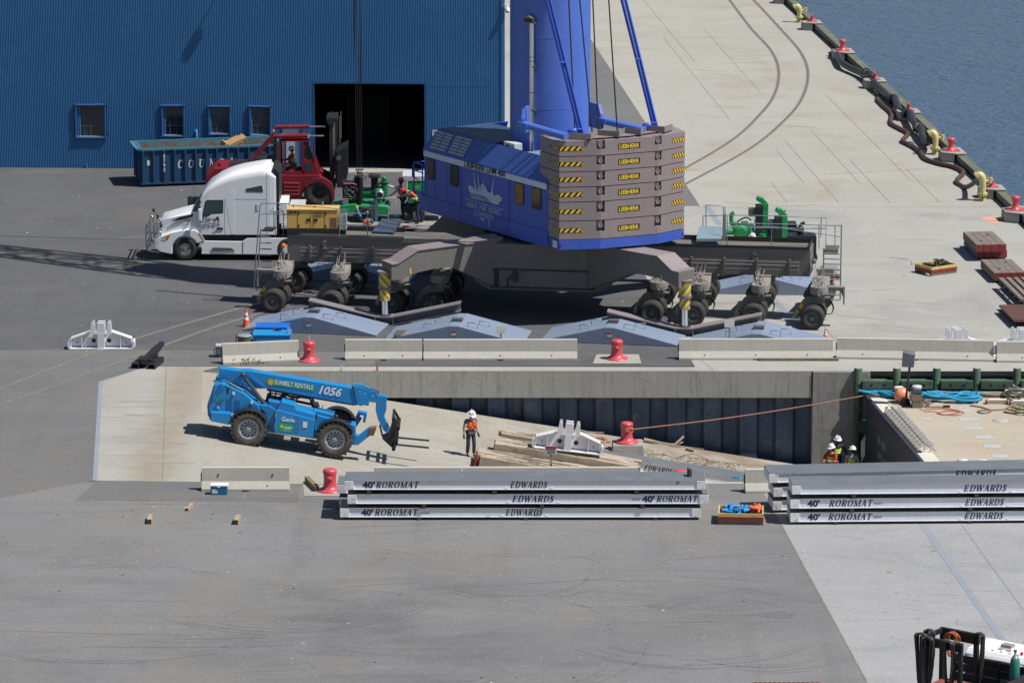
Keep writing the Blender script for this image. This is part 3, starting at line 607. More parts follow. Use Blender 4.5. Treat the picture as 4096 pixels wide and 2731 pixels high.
cblue = mat('crane_blue', (.046,.105,.50), .38, var=.08, sc=.5, streak=.10, spec=.6); tblue = mat('tower_blue', (.085,.175,.60), .35, var=.06, sc=.4, streak=.08, spec=.6)
yel = mat('signal_yellow', (.80,.53,.02), .5, var=.08, sc=3); blackp = mat('black_paint', (.02,.02,.022)); tyre_m = mat('tyre_rubber', (.035,.034,.033), .8, var=.3, sc=3, dirt=.35, dirtcol=(.075,.07,.06)); rim_g = mat('rim_grey', (.20,.21,.22), .5, .2, var=.2, sc=4, dirt=.3, dirtcol=(.09,.08,.07))
rail_m = mat('rail_galvanised', (.22,.26,.31), .45, .4, var=.1); chrome = mat('chrome', (.88,.88,.88), .28, 1, var=0); pipe_m = mat('hydraulic_pipe', (.27,.24,.24), .5, .3, var=.2, sc=4); steel_bg = mat('blue_grey_steel', (.24,.30,.41), .45, .1, var=.10, sc=.7, streak=.1, spec=.6)
WC = {}
def wheel(par, loc, r=.5, w=.3, face=-1, rim=None, rr=.56, dish=.10, tm=None, name='wheel', yaw=0, tread=0, nb=10, parts=True):
    """tyre with a rim child; axis along local y, dished side facing -y when face=-1"""
    key = (r, w, face, rim.name if rim else '', rr, dish, tread, tm.name if tm else '')
    rim = rim or rim_g
    if key not in WC:
        b = M(); h = w/2; n = 28
        b.lathe([(rr*r*.98,-h*.82),(rr*r*1.12,-h*.95),(r*.86,-h),(r*.96,-h*.86),(r,-h*.62),(r*.985,-h*.2),(r*.985,h*.2),(r,h*.62),(r*.96,h*.86),(r*.86,h),(rr*r*1.12,h*.95),(rr*r*.98,h*.82)], (0,0,0), n, 'y', caps=False)
        if tread:
            for k in range(tread):
                a = 2*pi*k/tread
                for sd_ in (-1, 1):
                    aa = a+sd_*pi/tread/2; b.box((cos(aa)*r*.985, sd_*h*.5, sin(aa)*r*.985), (r*.10, h*1.0, r*.10), (0, -aa, sd_*.0))
        b.v = b.v; tm_ = b
        c = M(); f = face
        c.lathe([(rr*r,f*h*.80),(rr*r*.93,f*h*.86),(rr*r*.86,f*(h*.80-dish)),(rr*r*.45,f*(h*.75-dish*1.05)),(rr*r*.42,f*(h*.7-dish*.3)),(.001,f*(h*.75-dish*.2))] if f == -1 else
                [(.001,h*.75-dish*.2),(rr*r*.42,h*.7-dish*.3),(rr*r*.45,h*.75-dish*1.05),(rr*r*.86,h*.80-dish),(rr*r*.93,h*.86),(rr*r,h*.80)], (0,0,0), 20, 'y', caps=False)
        k_ = M()
        for k in range(nb):
            a = 2*pi*k/nb; x, z = cos(a)*rr*r*.66, sin(a)*rr*r*.66; k_.cyl((x, f*(h*.78-dish*1.02)+f*.012, z), (x, f*(h*.78-dish*1.02)-f*.02, z), rr*r*.09, n=8)
        for k in range(nb):
            a = 2*pi*(k+.5)/nb; x, z = cos(a)*rr*r*.38, sin(a)*rr*r*.38; k_.cyl((x, f*(h*.7-dish*.3), z), (x, f*(h*.7-dish*.3)+f*.025, z), rr*r*.045, n=6)
        t0 = tm_.build(name, tm or tyre_m, par, loc=loc, rot=(0,0,yaw)); r0 = c.build('rim', rim, t0); h0 = k_.build('wheel_holes', blackp, t0)
        WC[key] = (t0.data, r0.data, h0.data); return t0
    o = bpy.data.objects.new(name, WC[key][0]); C.objects.link(o); o.parent = par; o.location = loc; o.rotation_euler = (0,0,yaw)
    for nm, d in (('rim', WC[key][1]), ('wheel_holes', WC[key][2])):
        q = bpy.data.objects.new(nm, d); C.objects.link(q); q.parent = o
    return o
# --- chassis
b = M(); b.bx(-11.0, 11.05, -1.2, .25, 1.88, 3.02); bu(b, 'chassis_beam', olive, None, .02)
b = M(); b.bx(-10.9,-6.0,-1.24,-1.20,3.0,3.09); b.bx(-10.9,-2.6,-1.22,-1.205,2.84,2.87); bu(b, 'deck_edge', olive)
b = M(); b.bx(4.2,11.0,-1.24,-1.20,3.0,3.12); b.bx(4.3,11.0,.20,.26,3.021,3.22); b.bx(10.95,11.0,-1.19,.19,3.021,3.18); bu(b, 'deck_edge', blackp)
b = M()
for x in (-9.4, 8.7): b.bx(x-.04,x+.04,-1.30,-1.2,2.40,2.80); b.cyl((x,-1.30,2.74),(x,-1.22,2.74),.09,n=10)
bu(b, 'lifting_lug', olive)
b = M(); b.prism([(-2.9,1.45),(-2.3,1.1),(2.3,1.1),(2.9,1.45),(2.9,3.06),(-2.9,3.06)], -2.0, 2.0); bu(b, 'centre_frame', olive, None, .03)
b = M(); b.bx(-2.2,2.2,-2.06,-2.0,1.95,2.0); b.bx(-2.2,2.2,-2.06,-2.0,1.2,1.25); b.bx(-2.2,-1.85,-2.02,-2.0,1.25,1.95); b.bx(1.85,2.2,-2.02,-2.0,1.25,1.95); bu(b, 'service_recess', blackp)
b = M(); b.box((-1.15,-2.1,1.7),(.2,.2,.4)); b.tube([(-1.5,-2.05,1.2),(-1.45,-2.08,1.6),(-1.2,-2.1,1.75)], .03); bu(b, 'valve_block', metal_dk)
b = M(); b.cyl(tuple((0,0,3.06)),(0,0,3.32),1.55,n=32); bu(b, 'slewing_ring', blackp)
# --- outriggers: outlines measured on the face of each beam
def outrigger(foot, poly, num, numpos, w=.95, far=False):
    F = G(*foot, .35); d = (CC-F); d.z = 0; d.normalize(); n = Vector((d.y, -d.x, 0)); n = n if n.y < 0 else -n
    p0 = F+n*w/2; q = []
    for x, y in poly:
        g = GP(x, y, p0, n); q.append(((g-p0).dot(d), g.z))
    b = M(); V = [p0+d*s+Vector((0,0,z)) for s, z in q]; m_ = len(V); V2 = [v-n*w for v in V]
    area = sum(q[i][0]*q[(i+1)%m_][1]-q[(i+1)%m_][0]*q[i][1] for i in range(m_)); fr = list(range(m_)); sgn = (d.cross(Vector((0,0,1)))).dot(n)
    if area*sgn < 0: fr = fr[::-1]
    b.add(V+V2, [fr, [i+m_ for i in fr[::-1]]]+[[fr[i], fr[i]+m_, fr[(i+1)%m_]+m_, fr[(i+1)%m_]] for i in range(m_)])
    o = bwd(b, 'outrigger', [olive], None, .012)
    t = M(); 
    top = [i for i in range(m_)]
    k = 0
    for i in range(m_):          # top flange plates, mauve, 12 mm proud
        a, c = V[i], V[(i+1)%m_]
        if poly[i][2:] == (): pass
    return F, d, n, p0, q, o
def top_plate(F, d, n, p0, q, w, idx, par):
    b = M(); P = [p0+d*q[i][0]+Vector((0,0,q[i][1]+.004))+n*.05 for i in idx]
    for a, c in zip(P, P[1:]):
        e = [a, c, c-n*(w+.10), a-n*(w+.10)]; up = Vector((0,0,.03)); V = e+[v+up for v in e]
        f = [(3,2,1,0),(4,5,6,7),(0,1,5,4),(1,2,6,5),(2,3,7,6),(3,0,4,7)]
        if (e[1]-e[0]).cross(e[2]-e[1]).z < 0: f = [g[::-1] for g in f]
        b.add(V, f)
    return bwd(b, 'top_flange', mauve, par)
LP = [(1566,1093),(1592,1089),(1672,1036),(1889,1008),(2010,985),(2010,1180),(1975,1178),(1817,1107),(1787,1103),(1746,1107),(1672,1124),(1603,1152),(1566,1156)]
RP = [(2714,1124),(2690,1118),(2631,1060),(2542,1044),(2330,1005),(2330,1186),(2361,1188),(2443,1157),(2509,1130),(2559,1130),(2631,1146),(2686,1171),(2714,1188)]
OL = outrigger((1540,1262), LP, 1, None); OR_ = outrigger((2738,1308), RP, 3, None)
top_plate(*OL[:5], .95, (0,1,2,3,4), OL[5]); top_plate(*OR_[:5], .95, (0,1,2,3,4), OR_[5])
def face_text(s, O_, x, y, h, m, par, w):
    F, d, n, p0, q, o = O_; g = GP(x, y, p0+n*.012, n)
    dx = d if d.x > 0 else -d
    text(s, h*1.4, m, CR, g-CC, dx, (0,0,1), width=w, bold=.01); bpy.data.objects[-1] if 0 else None
face_text('1', OL, 1639, 1095, .22, yel, OL[5], .07); face_text('3', OR_, 2642, 1122, .22, yel, OR_[5], .10)
def foot_col(F, zt, zm, zb, par, lean=1):
    b = M(); b.cyl(F+Vector((0,0,zm-F.z)), F+Vector((0,0,zt-F.z)), .25, n=24); o = bwd(b, 'support_cylinder', mauve, par)
    c = M(); c.cyl(F+Vector((0,0,zb-F.z)), F+Vector((0,0,zm-.04-F.z)), .215, n=24); bwd(c, 'lower_sleeve', mauve, par)
    c = M(); c.cyl(F+Vector((0,0,zm-.04-F.z)), F+Vector((0,0,zm+.05-F.z)), .29, n=24); bwd(c, 'collar', olive, par)
    c = M(); c.cyl(F+Vector((0,0,zt-F.z)), F+Vector((0,0,zt+.03-F.z)), .31, n=24); bwd(c, 'cap', mauve, par)
    c = M(); c.cyl(F, F+Vector((0,0,zb-F.z)), .135, n=20); bwd(c, 'chrome_rod', chrome, par)
    c = M(); c.cyl(F, F+Vector((0,0,.05)), .26, n=20); c.cyl(F+Vector((0,0,-.06)), F, .17, n=16); bwd(c, 'foot_plate', metal_dk, par)
    s = M()                      # wrapped yellow chevrons
    for (r, z0, z1) in ((.253, zm+.06, zt-.02), (.218, zb+.01, zm-.05)):
        H_ = z1-z0
        for k in range(-4, 9):
            for sd_ in (-1, 1):
                V = []; N_ = 8
                for i in range(N_+1):
                    a = -pi/2+sd_*(i/N_)*1.35; za = z0+k*.36+lean*sd_*sin((i/N_)*1.35)*.30
                    lo, hi = max(z0, min(z1, za)), max(z0, min(z1, za+.19)); V.append(((F.x+r*cos(a), F.y+r*sin(a), lo), (F.x+r*cos(a), F.y+r*sin(a), hi)))
                for i in range(N_):
                    if V[i][1][2]-V[i][0][2] > .01 or V[i+1][1][2]-V[i+1][0][2] > .01:
                        e = [V[i][0], V[i+1][0], V[i+1][1], V[i][1]]; s.add(e if sd_ > 0 else e[::-1], [(0,1,2,3)])
    bwd(s, 'warning_stripes', yel, par)
def zat(x, y, F): return GY(x, y, F.y).z
foot_col(OL[0], zat(1540,1086,OL[0]), zat(1540,1152,OL[0]), zat(1540,1200,OL[0]), CR, -1)
foot_col(OR_[0], zat(2738,1121,OR_[0]), zat(2738,1186,OR_[0]), zat(2738,1235,OR_[0]), CR)
FL, FR = G(1690,1056,.35), G(2795,1100,.35)
for F in (FL, FR):
    d = CC-F; d.z = 0; L_ = d.length; d.normalize(); n = Vector((d.y,-d.x,0)); b = M()
    pr = [(0,1.9),(.9,2.0),(2.3,2.95),(L_,3.05),(L_,1.3),(3.0,2.0),(1.5,1.55),(0,1.25)]
    V = [F+d*s+Vector((0,0,z-.35))+n*.47 for s, z in pr]; V2 = [v-n*.94 for v in V]; b.add(V+V2, [[7,6,5,4,3,2,1,0],[8,9,10,11,12,13,14,15]]+[[i,(i+1)%8,(i+1)%8+8,i+8] for i in range(8)])
    bwd(b, 'outrigger', olive); foot_col(F, 1.95, 1.2, .95, CR)
# --- wheel sets
def wheelset(x, side, stripe=False, king=None, par=CR):
    s = side; yb_ = [2.85,2.50,1.72,1.37]
    for k, yv in enumerate(yb_): wheel(bogie[0], (x, s*yv, .49), .49, .30, s if k == 0 else -s if k == 3 else s, dish=.12)
    kx = x+.22
    b = M(); ya = s*1.15 if s < 0 else .25; b.prism([(ya,1.62),(ya,1.93),(s*1.8,1.66),(s*2.1,1.66),(s*2.1,1.42),(s*1.6,1.42)], kx-.36, kx+.36, 'x'); b.cyl((kx,s*2.1,1.38),(kx,s*2.1,1.68),.37,n=24); b.build('bogie_arm', olive2, bogie[0], .015)
    b = M(); b.cyl((kx,s*2.1,1.16),(kx,s*2.1,1.375),.30,n=16); b.cyl((kx-.2,s*2.35,1.22),(kx+.45,s*2.2,1.22),.08,n=8); b.tube([(kx+.30,s*2.4,1.5),(kx+.48,s*2.35,1.45),(kx+.48,s*2.3,1.15),(kx+.3,s*2.3,1.1)], .02); b.build('swivel', metal_m, bogie[0])
    prof = [(x-.68,.34),(x-.80,.42),(x-.80,.54),(x-.46,1.08),(x-.22,1.24),(x+.40,1.26),(x+.42,1.00),(x-.02,.92),(x-.18,.74),(x-.52,.38)]
    b = M(); b.prism(prof, s*2.25, s*1.95); o = b.build('swing_leg', olive, bogie[0], .01)
    b = M(); b.cyl((x-.70,s*2.33,.45),(x-.70,s*1.9,.45),.12,n=14); b.build('pivot', metal_m, o); 
    b = M(); b.bar((x-.7,s*2.1,.45),(x,s*2.1,.49),.16); b.cyl((x,s*1.2,.49),(x,s*2.9,.49),.10,n=10); b.build('axle', metal_m, bogie[0])
    if stripe:
        b = M()
        for t0, t1 in ((.06,.32),(.55,.86)):
            f = lambda t, e: (x-.74+.32*t+e, s*2.262, .50+.56*t)
            b.quad(f(t0,-.035), f(t0-.14,.10), f(t1-.14,.10), f(t1,-.035)) if s < 0 else b.quad(f(t1,-.035), f(t1-.14,.10), f(t0-.14,.10), f(t0,-.035))
        b.build('warning_stripes', yel, o)
olive2 = mat('bogie_paint', (.27,.25,.235), .6, var=.12, sc=2, dirt=.25, dirtcol=(.17,.12,.10)); metal_m = mat('worn_metal', (.15,.14,.13), .55, .3, var=.2, sc=4)
e = bpy.data.objects.new('running_gear', None)
class _B: pass
bogie = [None]
lx_n = [-10.95+.0, -8.55, -6.0, -4.45, 4.7, 6.3, 8.7, 11.1]
LXN = []
for px, py in ((1089,1206),(1323,1210),(1562,1225),(1725,1224),(2611,1240),(2771,1259),(3008,1272),(3247,1276)):
    g = G(px, py, .5)-CC; LXN.append(g.dot(ux))
ug = bpy.data.objects.new('running_gear', None); C.objects.link(ug); ug.parent = CR; ug.rotation_euler = (0,0,uy_); ug.empty_display_size = .2
bogie[0] = ug
for i, x in enumerate(LXN): wheelset(x, -1, stripe=i in (0, 7))
for i, x in enumerate(LXN):
    if i in (0,1,3,4,5,6,7): wheelset(x+.05, 1, stripe=i == 7)
# --- pipes along the chassis
def pipes(x0, x1):
    b = M()
    for k, (z, r) in enumerate(((2.50,.022),(2.44,.022),(2.35,.032),(2.26,.022),(2.17,.026),(2.08,.018))): b.cyl((x0,-1.36,z),(x1,-1.36,z),r,n=6)
    bu(b, 'hydraulic_pipe_run', pipe_m)
    b = M(); n_ = int((x1-x0)/1.35)
    for i in range(n_+1):
        x = x0+.4+i*(x1-x0-.8)/n_; b.bx(x-.04,x+.04,-1.42,-1.2,2.04,2.60)
    bu(b, 'pipe_clamps', metal_m)
pipes(-10.4, -2.9); pipes(3.0, 10.6)
rg = random.Random(3)
for i, x in enumerate(LXN):
    b = M()
    for k in range(7):
        a = x+.1+rg.uniform(-.15,.3); b.tube([(a,-1.36,2.2+rg.uniform(-.1,.25)),(a+rg.uniform(-.1,.05),-1.55,2.0),(x+.2+rg.uniform(-.25,.2),-1.9,1.80+rg.uniform(-.05,.1)),(x+.25+rg.uniform(-.3,.35),-2.25,1.74),(x+.35+rg.uniform(-.2,.2),-2.50,1.55-rg.uniform(0,.3))], .013, 5, 4)
    bu(b, 'hose_bundle', pipe_m)
    b = M(); 
    for k in range(3): b.tube([(x+.25,-2.0,1.0),(x+.5+.03*k,-2.2,1.15+.03*k),(x+.78+.02*k,-2.2,.9),(x+.72,-2.1,.55),(x+.4,-2.0,.5)], .018, 5, 4)
    bu(b, 'brake_hose', blackp)
# end brackets
for s in (-1, 1):
    b = M(); x = (LXN[0] if s < 0 else LXN[-1])+.22; b.bx(min(x+s*.3,x+s*1.05), max(x+s*.3,x+s*1.05), -2.15, -1.85, 1.62, 1.68); b.bx(min(x+s*.98,x+s*1.04), max(x+s*.98,x+s*1.04), -2.15,-1.85, .95, 1.64); b.prism([(x+s*.3,1.62),(x+s*.98,1.62),(x+s*.98,1.2),(x+s*.85,1.48),(x+s*.3,1.50)], -2.0,-1.96); bu(b, 'end_bracket', olive2)
    b = M(); xx = s*11.15 if s > 0 else -11.1; b.lathe([(.09,0),(.10,.05),(.09,.16),(.05,.2)], (xx+(-.05 if s < 0 else .05), -1.25, 2.45), 12); bu(b, 'beacon', mat('amber', (.75,.16,.02), .3) if s < 0 else metal_m)
for x in (6.9, 9.3):
    b = M(); b.prism([(x-.28,1.88),(x-.28,1.6),(x-.18,1.48),(x+.18,1.48),(x+.28,1.6),(x+.28,1.88)], -1.12,-1.06); bu(b, 'tow_plate', olive)
# --- ladders, railings, platforms
def gplane(Y, z=0): return lambda x, y: GY(x, y, Y)
def wtubes(name, lines, Y, r=.024, m=None, par=None):
    b = M()
    for ln in lines: b.tube([GY(x, y, Y) for x, y in ln], r, 6)
    return bwd(b, name, m or rail_m, par)
Yl = U(-11.5,-1.0,0).y
wtubes('ladder', [[(1040,824),(1022,1060),(1016,1150)],[(1043,915),(1033,1062),(1027,1160)]]+[[(1040-(y-940)*.08,y),(1086,y+2)] for y in (946,971,995,1019,1044,1070,1096,1122)], Yl, .028)
b = M(); b.add([GY(1046,922,Yl),GY(1092,924,Yl),GY(1092,924,Yl)+uy*.9,GY(1046,922,Yl)+uy*.9], [(0,1,2,3)]); b.bar(GY(1046,922,Yl),GY(1092,924,Yl),.06); bwd(b, 'step_platform', metal_dk)
wtubes('handrail', [[(1040,824),(1046,814),(1060,813),(1160,815)],[(1046,858),(1058,855),(1150,858)],[(1113,828),(1134,846),(1134,950)],[(1080,846),(1134,847)],[(1080,846),(1095,830),(1095,915)],[(1101,846),(1101,950)]], Yl+.2, .022)
Yr = U(11.6,-1.0,0).y
wtubes('ladder', [[(3366,900),(3361,1200)],[(3295,992),(3292,1200)]]+[[(3294,y),(3358,y+2)] for y in (1014,1035,1055,1076,1096,1116,1156,1177,1198)], Yr, .03)
b = M(); b.add([GY(3298,998,Yr),GY(3352,1000,Yr),GY(3352,1000,Yr)+uy*1,GY(3298,998,Yr)+uy*1], [(0,1,2,3)]); b.bar(GY(3298,1003,Yr),GY(3352,1005,Yr),.12); bwd(b, 'step_platform', metal_m)
wtubes('handrail', [[(2902,893),(3100,896),(3365,903)],[(2902,905),(3100,908),(3365,948)],[(2909,893),(2909,995)],[(3086,900),(3086,1000)],[(3340,905),(3340,985)],[(3276,903),(3276,995)]], U(7,-1.15,0).y, .020)
wtubes('handrail', [[(2909,860),(3100,864),(3305,871),(3303,992)],[(2909,860),(2909,945)],[(3285,872),(3283,950)],[(2909,910),(3303,915)]], U(7,1.15,0).y, .020)
wtubes('gate_rail', [[(2823,820),(2889,824),(2901,832),(2900,860)],[(2811,864),(2890,862)],[(2812,864),(2811,960)],[(2824,820),(2824,905)],[(2894,826),(2893,865)]], U(4,0,0).y, .022)
b = M(); P = [G(2785,955,3.3), G(2886,955,3.3), G(2890,906,3.6), G(2797,904,3.6)]; b.add(P+[p-Vector((0,0,.12)) for p in P], [(0,1,2,3),(7,6,5,4),(0,4,5,1),(1,5,6,2),(2,6,7,3),(3,7,4,0)]); bwd(b, 'access_platform', mat('platform_blue_grey', (.20,.27,.33), .5, var=.12, sc=2))
b = M(); b.add([GY(2891,862,U(5,-.9,0).y),GY(2904,852,U(5,-.9,0).y),GY(2904,960,U(5,-.9,0).y),GY(2889,962,U(5,-.9,0).y)], [(3,2,1,0)]); b.bar(U(4.95,-1,2.95),U(4.95,-1,3.3),.06); b.bar(U(3.3,-1,2.95),U(3.3,-1,3.3),.06); bwd(b, 'gate_post', rail_m)
# left front platform and its rails
P = [G(1488,925,3.12), G(1572,930,3.12), G(1606,876,3.45), G(1528,874,3.45)]
b = M(); b.add(P+[p-Vector((0,0,.16)) for p in P], [(0,1,2,3),(7,6,5,4),(0,4,5,1),(1,5,6,2),(2,6,7,3),(3,7,4,0)]); b.bar(P[1]-Vector((.05,0,.5)),P[1]-Vector((.05,0,.1)),.07); b.bar(P[0]-Vector((-.05,0,.5)),P[0]-Vector((-.05,0,.1)),.07); bwd(b, 'access_platform', mat('platform_dark_blue', (.06,.085,.125), .5, var=.12, sc=2))
Yp = U(-6,-1.1,0).y
wtubes('handrail', [[(1486,824),(1550,827),(1553,828),(1552,915)],[(1486,824),(1484,920)],[(1500,796),(1580,790),(1582,865)],[(1486,824),(1500,796)],[(1500,796),(1500,880)],[(1486,860),(1552,863)],[(1345,853),(1472,855)],[(1345,898),(1470,900)],[(1358,855),(1357,950)],[(1471,855),(1470,940)]], Yp, .024)
b = M(); b.bar(GY(1505,800,Yp),GY(1505,885,Yp),.13,.05); bwd(b, 'gate_post', rail_m)
b = M(); b.bx(-10.9,-6.2,.02,.24,3.022,3.2); bu(b, 'cable_tray', blackp)
# --- machine house: side wall plane through O
O = Vector((1.46, 167.35, 0)); sd_ = Vector((-.535,.845,0)).normalized(); nS = Vector((-sd_.y, sd_.x, 0)); nS = nS if nS.y < 0 else -nS
def SP(x, y, out=0): g = GP(x, y, O+nS*out, nS); return ((g-O).dot(sd_), g.z)
def SW(s, z, out=0): return O+sd_*s+nS*out+Vector((0,0,z))
LH = SP(1696,600)[0]; zs = SP(2192,734)[1]; zb = 3.3; zsb = SP(2192,760)[1]
WD = 5.4
def hbox(s0, s1, d0, d1, z0, z1, name, m, par=None, bev=.02):
    V = [SW(s, z, -d) for z in (z0, z1) for s, d in ((s0,d0),(s1,d0),(s1,d1),(s0,d1))]; b = M(); b.add(V, [(0,1,2,3),(7,6,5,4),(0,4,5,1),(1,5,6,2),(2,6,7,3),(3,7,4,0)])
    if (V[1]-V[0]).cross(V[3]-V[0]).z > 0: b.f = [f[::-1] for f in b.f]
    return bwd(b, name, m, par, bev)
MH = hbox(0, LH, 0, WD, zb, zs+.02, 'machine_house', cblue)
zt = zs+.92
def quadw(P, name, m, par=None, th=.03):
    b = M(); n = (P[1]-P[0]).cross(P[2]-P[0]).normalized()
    if n.y > 0: P = P[::-1]; n = -n
    k = len(P); b.add(P+[p-n*th for p in P], [list(range(k)), [k+i for i in range(k)][::-1]]+[[i, i+k, (i+1)%k+k, (i+1)%k] for i in range(k)][::1]); return bwd(b, name, m, par)
# sloping upper panels (shorter end panel towards the far end)
for i, (s0, s1, t0, t1) in enumerate(((0,2.1,0,2.05),(2.1,6.35,2.05,6.3),(6.35,LH,6.3,LH-.45))):
    o = quadw([SW(s0,zs+.03,.06), SW(s1,zs+.03,.06), SW(t1,zt,-.52), SW(t0,zt,-.52)], 'upper_panel', mat('crane_blue_faded', (.052,.115,.40), .45, var=.10, sc=.8, streak=.06))
    if i == 2: LV = o
def upan(s, f, out=.0): # point on the sloped panel: s along, f 0..1 up
    return SW(s+.0, zs+.03+(zt-zs-.03)*f, .06-.58*f)+nS*out+Vector((0,0,out*.5))
louv = mat('louver', (.30,.38,.42), .5, var=.1)
for g0 in (6.55, 8.05):
    for c_ in range(2):
        b = M()
        for r_ in range(6):
            s0 = g0+c_*.66; f0 = .12+r_*.135; b.add([upan(s0,f0,.012),upan(s0+.6,f0,.012),upan(s0+.6,f0+.09,.05),upan(s0,f0+.09,.05)], [(3,2,1,0),(0,1,2,3)])
        bwd(b, 'louver_vent', louv, LV)
quadw([SW(LH,zs+.03,.06),SW(LH,zs+.03,-4),SW(LH-.45,zt,-4),SW(LH-.45,zt,-.52)], 'upper_end_panel', cblue)
hbox(5.0, LH-.45, .5, 3.2, zs-.2, zt+.01, 'roof_box', mat('roof_dark_blue', (.035,.07,.14), .5, var=.35, sc=1.2))
hbox(0, 2.4, .5, 2.2, zs-.2, zt, 'roof_step', mat('roof_light_blue', (.22,.30,.42), .5, var=.15, sc=2)); hbox(3.0, LH-.6, 3.3, 4.8, zs, zt-.25, 'winch_frame', tblue)
b = M(); b.cyl(SW(6.2,zt+.05,-3.4), SW(7.2,zt+.05,-4.1), .38, n=18); bwd(b, 'winch_drum', mauve)
def stripe_on(s0, s1, z0, z1, m, name, par, out=.052, th=.004):
    b = M(); V = [SW(s, z, out) for s, z in ((s0,z0),(s1,z0),(s1,z1),(s0,z1))]; b.add(V, [(0,1,2,3)] if (V[1]-V[0]).cross(V[2]-V[0]).dot(nS) > 0 else [(3,2,1,0)]); return bwd(b, name, m, par)
hbox(-.0, LH, -.03, 0.0, zsb-.02, zs+.02, 'wall_lip', cblue, None, 0)
white_p = mat('white_stripe', (.62,.70,.80), .5, var=.05, sc=2, streak=.15)
stripe_on(0.02, LH-.02, zsb, zs-.03, white_p, 'white_stripe', MH, .034)
hbox(-.02, LH+.35, -.045, .0, zb-.06, zb+.62, 'skirt', cblue)
pan_l = mat('panel_seam', (.012,.03,.14), .6)
for px in (1742, 1790, 1922, 1960): s = SP(px, 700)[0]; stripe_on(s-.012, s+.012, zb+.64, zsb-.02, pan_l, 'panel_seam', MH, .003)
for px in (1846, 2039): s = SP(px, 750)[0]; stripe_on(s-.02, s+.02, zb, zsb-.02, pan_l, 'panel_seam', MH, .047)
pane_d = mat('cab_glass', (.03,.035,.04), .12, var=.3, sc=2, spec=.7); pane_o = mat('cab_glass_orange', (.30,.14,.02), .15, var=.5, sc=3, spec=.7)
def swin(x0, y0, x1, y1, m):
    """rounded window from opposite picture corners (left-top, right-bottom)"""
    a = SP(x0, y0); c = SP(x1, y1); s0, s1 = c[0], a[0]; zz1 = a[1]; hgt = (a[1]-c[1]); 
    zl = SP((x0+x1)/2, (y0+y1)/2)[1]; w = s1-s0; h = 80/96.0; r = .09
    for out, e, mm, nm in ((.018,.05,blackp,'window'),(.03,0,m,'pane')):
        P = []
        for cx_, cz_, a0 in ((s0+r,zl-h/2+r,180),(s1-r,zl-h/2+r,270),(s1-r,zl+h/2-r,0),(s0+r,zl+h/2-r,90)):
            for k in range(4): an = R(a0+k*30); P.append(SW(cx_+cos(an)*(r+e), cz_+sin(an)*(r+e), out))
        b = M(); f = list(range(len(P))); b.add(P, [f if (P[4]-P[0]).cross(P[8]-P[0]).dot(nS) > 0 else f[::-1]]); o = bwd(b, nm, mm, MH if out < .02 else prev); prev = o
for q, m_ in ((((1709,635,1738,718)), pane_d), (((1803,662,1833,745)), pane_d), (((2063,733,2094,818)), pane_o), (((2131,750,2164,837)), pane_d)): swin(*q, m_)
def Z5(x, y): return (1680+x/3.1355, 460+y/3.1355)
def decal(polys, m, name, out=.02, par=MH):
    b = M()
    for i, pl_ in enumerate(polys):
        P = [SW(*SP(*Z5(x, y)), out+.0006*i) for x, y in pl_]; f = list(range(len(P)))
        A = sum(((P[j]-P[0]).cross(P[j+1]-P[0])).dot(nS) for j in range(1, len(P)-1)); b.add(P, [f if A > 0 else f[::-1]])
    return bwd(b, name, m, par)
logo_w = mat('logo_white', (.50,.58,.72), .5, var=.06)
decal([[(605,882),(665,895),(682,940),(885,993),(1035,1035),(1026,1085),(1010,1082),(985,1130),(650,1045)],[(686,905),(718,912),(718,942),(686,935)],[(728,918),(762,925),(762,955),(728,948)],[(765,930),(857,955),(857,968),(885,975),(885,993),(765,962)],
  [(765,912),(848,933),(848,952),(765,930)],[(765,893),(838,912),(838,928),(765,908)],[(765,873),(828,888),(828,906),(765,890)],[(786,853),(810,858),(810,880),(786,874)],[(890,960),(925,968),(925,1000),(890,990)],[(962,998),(1010,1008),(1010,1026),(962,1014)],
  [(679,720),(683,720),(704,905),(694,905)],[(684,745),(688,745),(712,905),(706,905)],[(729,732),(732,732),(748,918),(738,918)],[(732,760),(735,760),(758,918),(752,918)],[(933,793),(936,795),(908,965),(898,963)],[(930,830),(934,832),(920,967),(914,965)],
  [(571,1046),(1065,1186),(1065,1193),(571,1053)]], logo_w, 'ship_emblem', .02)
decal([[(635,975+i*12),(835+i*14,1024+i*16),(835+i*14,1029+i*16),(635+i*3,980+i*12)] for i in range(6)], pan_l, 'emblem_lines', .034)
def side_text(s, p0, p1, h, m, **k):
    a = SW(*SP(*Z5(*p0)), .056); c = SW(*SP(*Z5(*p1)), .056); text(s, h, m, CR, a-CC, c-a, (0,0,1), width=(c-a).length, **k)
side_text('ALBANY  PORT  DISTRICT', (600,1145), (1030,1265), .34, logo_w)
side_text('COMMISSION', (693,1252), (932,1322), .33, logo_w)
side_text('LIEBHERR LHM 400', (568,645), (1080,782), .36, mat('lettering_black', (.012,.012,.014), .5, var=0), bold=.004)
decal([[(755,1285),(790,1290),(785,1305),(760,1300)],[(790,1295),(815,1300),(812,1335),(793,1330)],[(870,1315),(885,1318),(880,1350),(895,1435),(890,1438),(872,1360)]], logo_w, 'paint_scrape', .05)
